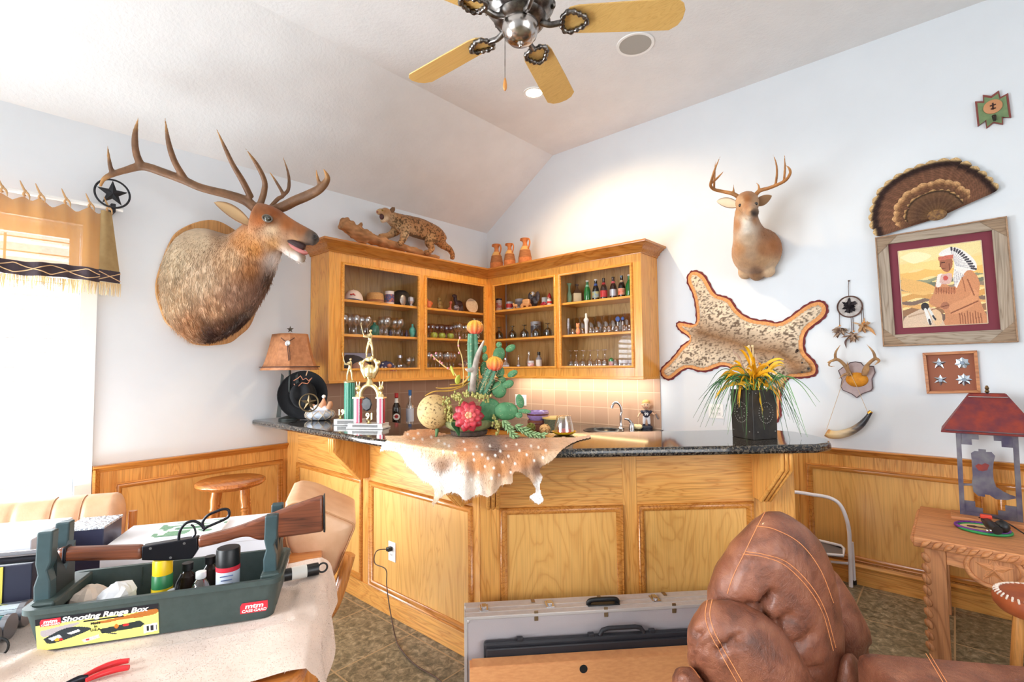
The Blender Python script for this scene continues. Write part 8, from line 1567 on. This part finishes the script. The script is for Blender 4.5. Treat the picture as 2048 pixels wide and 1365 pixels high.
for k,px in enumerate((868,884,901)):c=cl_at(px,672,1,.23);tag(MB().lathe([(.0,.001),(.026,.0),(.034,.012),(.037,.03),(.03,.05),(.02,.056),(.018,.056),(.03,.03),(.0,.006)],c,20,cap0=False,cap1=False).build('candle_holder',mat('green_globe',(150,166,70),.1,coat=.5),None,60),ORD[k]+' small green glass globe from the left in the second bay','candle holder','green glass globes')
lump('kettle','dark glazed teapot on the bottom shelf of the second bay','teapot',cl_at(930,738,0,.16),[((0,0,.045),(.06,.06,.045)),((0,0,.09),(.04,.04,.02)),((0,-.07,.06),(.014,.03,.014)),((0,0,.115),.012)],mat('dark_glaze',(60,52,54),.15,coat=.5,c2=(176,130,110),ns=18))
def mug(lab,c,r,h,m_,band=None,lid=None,handle=True):
 o=thing('mug',lab,'mug',tuple(c));MB().lathe([(.0,0),(r,0),(r,h),(r-.003,h),(r-.004,.008),(.0,.008)],c,24,cap0=False,cap1=False).build('body',m_,o,40)
 if band:MB().lathe([(r+.0008,h*.3),(r+.0008,h*.75)],c,24,cap0=False,cap1=False).build('picture_band',band,o)
 if lid:MB().cyl(c+V(0,0,h),c+V(0,0,h+.018),r*.95).build('lid',lid,o)
 if handle:MB().tube([c+V(r,-.004,h*.8),c+V(r+.025,-.006,h*.72),c+V(r+.025,-.006,h*.35),c+V(r,-.004,h*.25)],.005,8).build('handle',m_,o,80)
Mpew2=mat('grey_stoneware',(150,150,152),.3,c2=(186,186,190),ns=30)
mug('cream and red printed tin at the left of the third bay top shelf',cr_at(998,618,2),.034,.125,mat('tin_cream',(226,206,190),.4),mat('tin_print',(196,70,60),.5,c2=(226,206,190),ns=30),Mnavy,False)
mug('grey glass tankard with a red badge in the third bay',cr_at(1019,615,2),.036,.095,Mpew2,Lred);mug('large grey stoneware stein behind the toy wagon',cr_at(1040,610,2,-.1),.05,.12,Mpew2,mat('stein_print',(120,110,106),.5));mug('pale grey mug at the right of the third bay top shelf',cr_at(1090,607,2,-.12),.034,.10,mat('pale_grey',(196,200,196),.4))
wgn=wood('toy_wood',(222,164,108),(196,132,76),'x',.5);c=cr_at(1052,612,2,-.24);o=thing('toy_wagon','carved wooden toy wagon on the top shelf of the third bay','toy',tuple(c));MB().box(c+V(-.05,-.018,.018),c+V(.05,.018,.045)).build('wagon_bed',wgn,o,0,.003);MB().tube([c+V(.0,-.018,.045),c+V(.0,-.016,.075),c+V(0,0,.085),c+V(0,.016,.075),c+V(0,.018,.045)],.004,6).build('hoop',wgn,o,60);MB().slab_soft(c+V(.005,0,.06),(.046,.02,.028),None,.5).build('wagon_cover',wgn,o,180)
for x in(-.035,.035):
 for y in(-.022,.022):MB().cyl(c+V(x,y-.003,.02),c+V(x,y+.003,.02),.0195,n=20).build('wheel',wgn,o)
lump('horse_figurine','small carved wooden horses pulling the toy wagon','toy',cr_at(1031,614,2,-.24),[((0,0,.035),(.03,.012,.014)),((-.028,0,.05),(.01,.01,.016)),((-.018,0,.014),(.006,.008,.016)),((.018,0,.014),(.006,.008,.016))],wgn,.003)
eag=lump('eagle_figurine','black eagle figurine with raised wings and a white head','figurine',cr_at(1068,610,2,-.13),[((0,0,.02),(.04,.03,.02)),((0,0,.08),(.03,.028,.05)),((-.05,0,.12),(.03,.014,.055)),((.05,0,.12),(.03,.014,.055)),((0,0,.06),(.05,.02,.03))],mat('eagle_black',(44,44,54),.4,c2=(96,90,90),ns=40));c=cr_at(1068,610,2,-.13);MB().ball(c+V(-.006,-.01,.155),(.02,.02,.022),12,8).build('head',Lw,eag,180);MB().limb([(*(c+V(-.01,-.028,.155)),.008),(*(c+V(-.014,-.042,.146)),.002)],8).build('beak',mat('beak_gold',(226,170,60),.4),eag,80)
lump('toy_car','small red ceramic shape on the third bay top shelf','ornament',cr_at(1087,608,2,-.23),[((0,0,.016),(.042,.018,.016)),((.004,0,.03),(.024,.015,.012))],mat('crimson',(150,32,56),.3))
c=cr_at(1099,606,2,-.2);o=thing('figurine','red and white striped gnome figurine at the right end of the third bay','figurine',tuple(c));MB().lathe([(.022,0),(.026,.04),(.016,.07),(.0,.075)],c,18).build('body',Lw,o,50);MB().lathe([(.026,.022),(.0272,.035),(.0268,.042)],c,18,cap0=False,cap1=False).build('stripe',Lred,o);MB().lathe([(.017,.07),(.022,.08),(.018,.10),(.006,.125),(.0,.128)],c,18,cap0=False).build('hat',Lred,o,60);MB().ball(c+V(0,-.012,.078),.012,10,8).build('face',Mskn,o,180)
mug('dark glass compote with a pale rim behind the smoky wine glasses',cr_at(1072,673,1,-.08),.055,.17,Mpew2,mat('compote_dark',(84,82,86),.3),None,False)
bottle('decanter','square clear decanter at the left of the third bay bottom shelf',cr_at(1011,734,0,-.17),[(.05,0),(.055,.006),(.05,.06),(.014,.085),(.012,.105)],Gclear,(.105,.125,.014,mat('crystal',(206,206,216),.08,.5)),(.01,.05,mat('label_frost',(196,200,214),.3)),n=4,cat='decanter')
bottle('glass_bottle','slim clear bottle with a frosted label, second on the third bay bottom shelf',cr_at(1037,735,0,-.17),[(.016,0),(.017,.06),(.008,.09),(.007,.145),(.009,.15)],Gclear,None,(.004,.05,mat('label_frost',(196,200,214),.3)))
bottle('glass_bottle','tall clear bottle behind the printed glass in the third bay',cr_at(1058,735,0,-.09),[(.03,0),(.032,.10),(.014,.13),(.013,.195),(.015,.2)],Gclear)
mug('clear glass printed with a white and red emblem on the third bay bottom shelf',cr_at(1062,736,0,-.2),.034,.09,mat('glass_white',(206,206,210),.2),mat('print_red',(210,120,110),.5,c2=(226,226,228),ns=40),None,False)
bottle('liquor_bottle','black-capped bottle with a dark and white label in the third bay',cr_at(1078,735,0,-.17),[(.028,0),(.03,.004),(.03,.115),(.014,.13),(.014,.15)],mat('grey_bottle',(160,158,160),.2),(.145,.18,.016,Mblack),(.01,.10,Lw))
beer=[(.030,0),(.032,.005),(.032,.10),(.027,.125),(.014,.155),(.0125,.19),(.014,.194),(.014,.2)]
bottle('beer_bottle','tall pale green glass bottle at the left of the beer bottle row',cr_at(1139,604,2,-.16),[(.022,0),(.023,.09),(.012,.12),(.011,.17),(.024,.2)],mat('pale_green_glass',(120,160,130),.1))
bottle('liquor_bottle','square dark decanter bottle with a cream label beside the pale green bottle',cr_at(1154,602,2,-.12),[(.048,0),(.05,.005),(.05,.11),(.02,.145),(.016,.175)],mat('smoky_bottle',(96,74,56),.1),(.172,.19,.018,Gbrown),(.02,.10,mat('label_cream',(216,200,160),.6)),n=4)
for px,g,cap_,lb,nk,lab in((1175,Ggreen,Lw,None,mat('neck_mint',(140,200,160),.4),'green swing-top beer bottle'),(1192,Gdark,Lw,mat('label_sky',(120,160,190),.5,c2=(206,200,90),ns=30),Lblue,'dark beer bottle with a blue round label'),(1208,Gbrown,Gbrown,Lred,Lred,'brown beer bottle with a red label'),(1227,Gbrown,Gbrown,mat('label_silver',(190,196,206),.3,.4),mat('neck_pink',(216,96,100),.5),'brown beer bottle with a silver label'),(1244,Gdark,mat('cap_steel',(120,130,150),.3,.8),mat('label_orange',(226,96,60),.5,c2=(236,210,180),ns=24),mat('neck_tan',(216,190,150),.5),'dark beer bottle with an orange label'),(1259,Ggreen,Lw,None,None,'green bottle half hidden at the end of the beer row')):
 bottle('beer_bottle',lab+' on the rightmost top shelf',cr_at(px,598,2,-.15),beer,g,(.194,.206,.0145,cap_),(.03,.09,lb)if lb else None,group=None,lab2=(.145,.165,nk)if nk else None)
c=cr_at(1173,672,1,-.24);o=thing('tap_handle','white beer tap handle standing among the beer glasses','tap handle',tuple(c));MB().lathe([(.009,0),(.012,.004),(.016,.10),(.022,.12),(.024,.13),(.016,.145),(.01,.15),(.011,.185),(.0,.195)],c,18,cap1=False).build('handle',Lw,o,60)
lump('figurine','orange and pink animal figurine among the shot glasses','figurine',cr_at(1156,672,1,-.24),[((0,0,.03),(.022,.02,.032)),((0,0,.078),(.018,.018,.022)),((-.012,0,.10),.008),((.012,0,.10),.008)],mat('orange_paint',(230,164,90),.5,c2=(226,130,120),ns=20))
bottle('glass_bottle','cut crystal cylinder vase at the left of the rightmost middle shelf',cr_at(1137,673,1,-.17),[(.03,0),(.028,.02),(.02,.16),(.021,.165)],Gclear,n=12,cat='vase');bottle('glass_bottle','thin miniature bottle with a green cap at the far left of the rightmost middle shelf',cr_at(1125,673,1,-.22),[(.014,0),(.014,.07),(.007,.09),(.007,.11)],Gclear,(.108,.125,.009,Ggreen))
for px,lab in((1236,'larger'),(1246,'smaller')):c=cr_at(px,671,1,-.14);o=thing('drink_stirrer',lab+' clear stirrer glass topped with a blue disc','stirrer',tuple(c));MB().cyl(c,c+V(0,0,.10),.007).build('stem',Lw,o);MB().ball(c+V(0,0,.125),(.024,.006,.024)if px<1240 else(.017,.006,.017),14,8).build('disc',Lblue,o,180)
c=cr_at(1223,737,0,-.22);o=thing('shot_glass','red and green holiday painted glass among the tumblers','glass',tuple(c));MB().lathe([(.018,0),(.022,.075),(.0,.07)],c,18,cap1=False).build('body',mat('holiday_red',(176,40,52),.4,c2=(226,220,220),ns=40),o,40);MB().lathe([(.024,.07),(.024,.09),(.0,.105)],c,14,cap0=False).build('rim',Ggreen,o)
for px,pyb,k,lab in((993,533,1.0,'leftmost of three banded clay jugs on the right wall cabinet'),(1019,530,.88,'middle, shortest of three banded clay jugs on the right wall cabinet'),(1050,524,.98,'rightmost of three banded clay jugs on the right wall cabinet')):
 c=wy(px,500,-.17 if k!=.88 else-.21);c[2]=2.528;o=thing('clay_jug',lab,'jug',tuple(c));h=.275*k*1.12
 MB().lathe([(.0,0),(.055*k,0),(.072*k,h*.15),(.070*k,h*.3),(.056*k,h*.55),(.052*k,h*.6),(.028*k,h*.74),(.022*k,h*.82),(.026*k,h*.92),(.044*k,h),(.040*k,h),(.018*k,h*.82),(.0,h*.7)],c,30,cap0=False,cap1=False).build('body',mat('terracotta',(206,128,70),.75,c2=(186,108,56),ns=30,bs=.3,bscale=120),o,60)
 MB().lathe([(.0715*k,h*.32),(.066*k,h*.40),(.058*k,h*.55),(.0585*k,h*.57)],c,30,cap0=False,cap1=False).build('woven_band',mat('clay_band',(140,84,48),.85,c2=(176,116,66),ns=80,stretch=(.2,.2,3)),o,60);MB().lathe([(.054*k,h*.585),(.044*k,h*.66),(.034*k,h*.72)],c,30,cap0=False,cap1=False).build('pale_band',mat('clay_pale',(216,164,96),.8),o,60)
 q=smoothpath([c+V(.03*k,-.004,h*.93),c+V(.062*k,-.01,h*.95),c+V(.076*k,-.012,h*.83),c+V(.066*k,-.01,h*.70),c+V(.048*k,-.006,h*.62)],5);MB().tube(q,.0085*k,8).build('handle',MATS['terracotta'],o,80)
 MB().limb([(*(c+V(-.026*k,-.01,h*.97)),.022*k),(*(c+V(-.052*k,-.015,h*.985)),.014*k)],10,3,.5,(0,0,1)).build('spout',MATS['terracotta'],o,80)
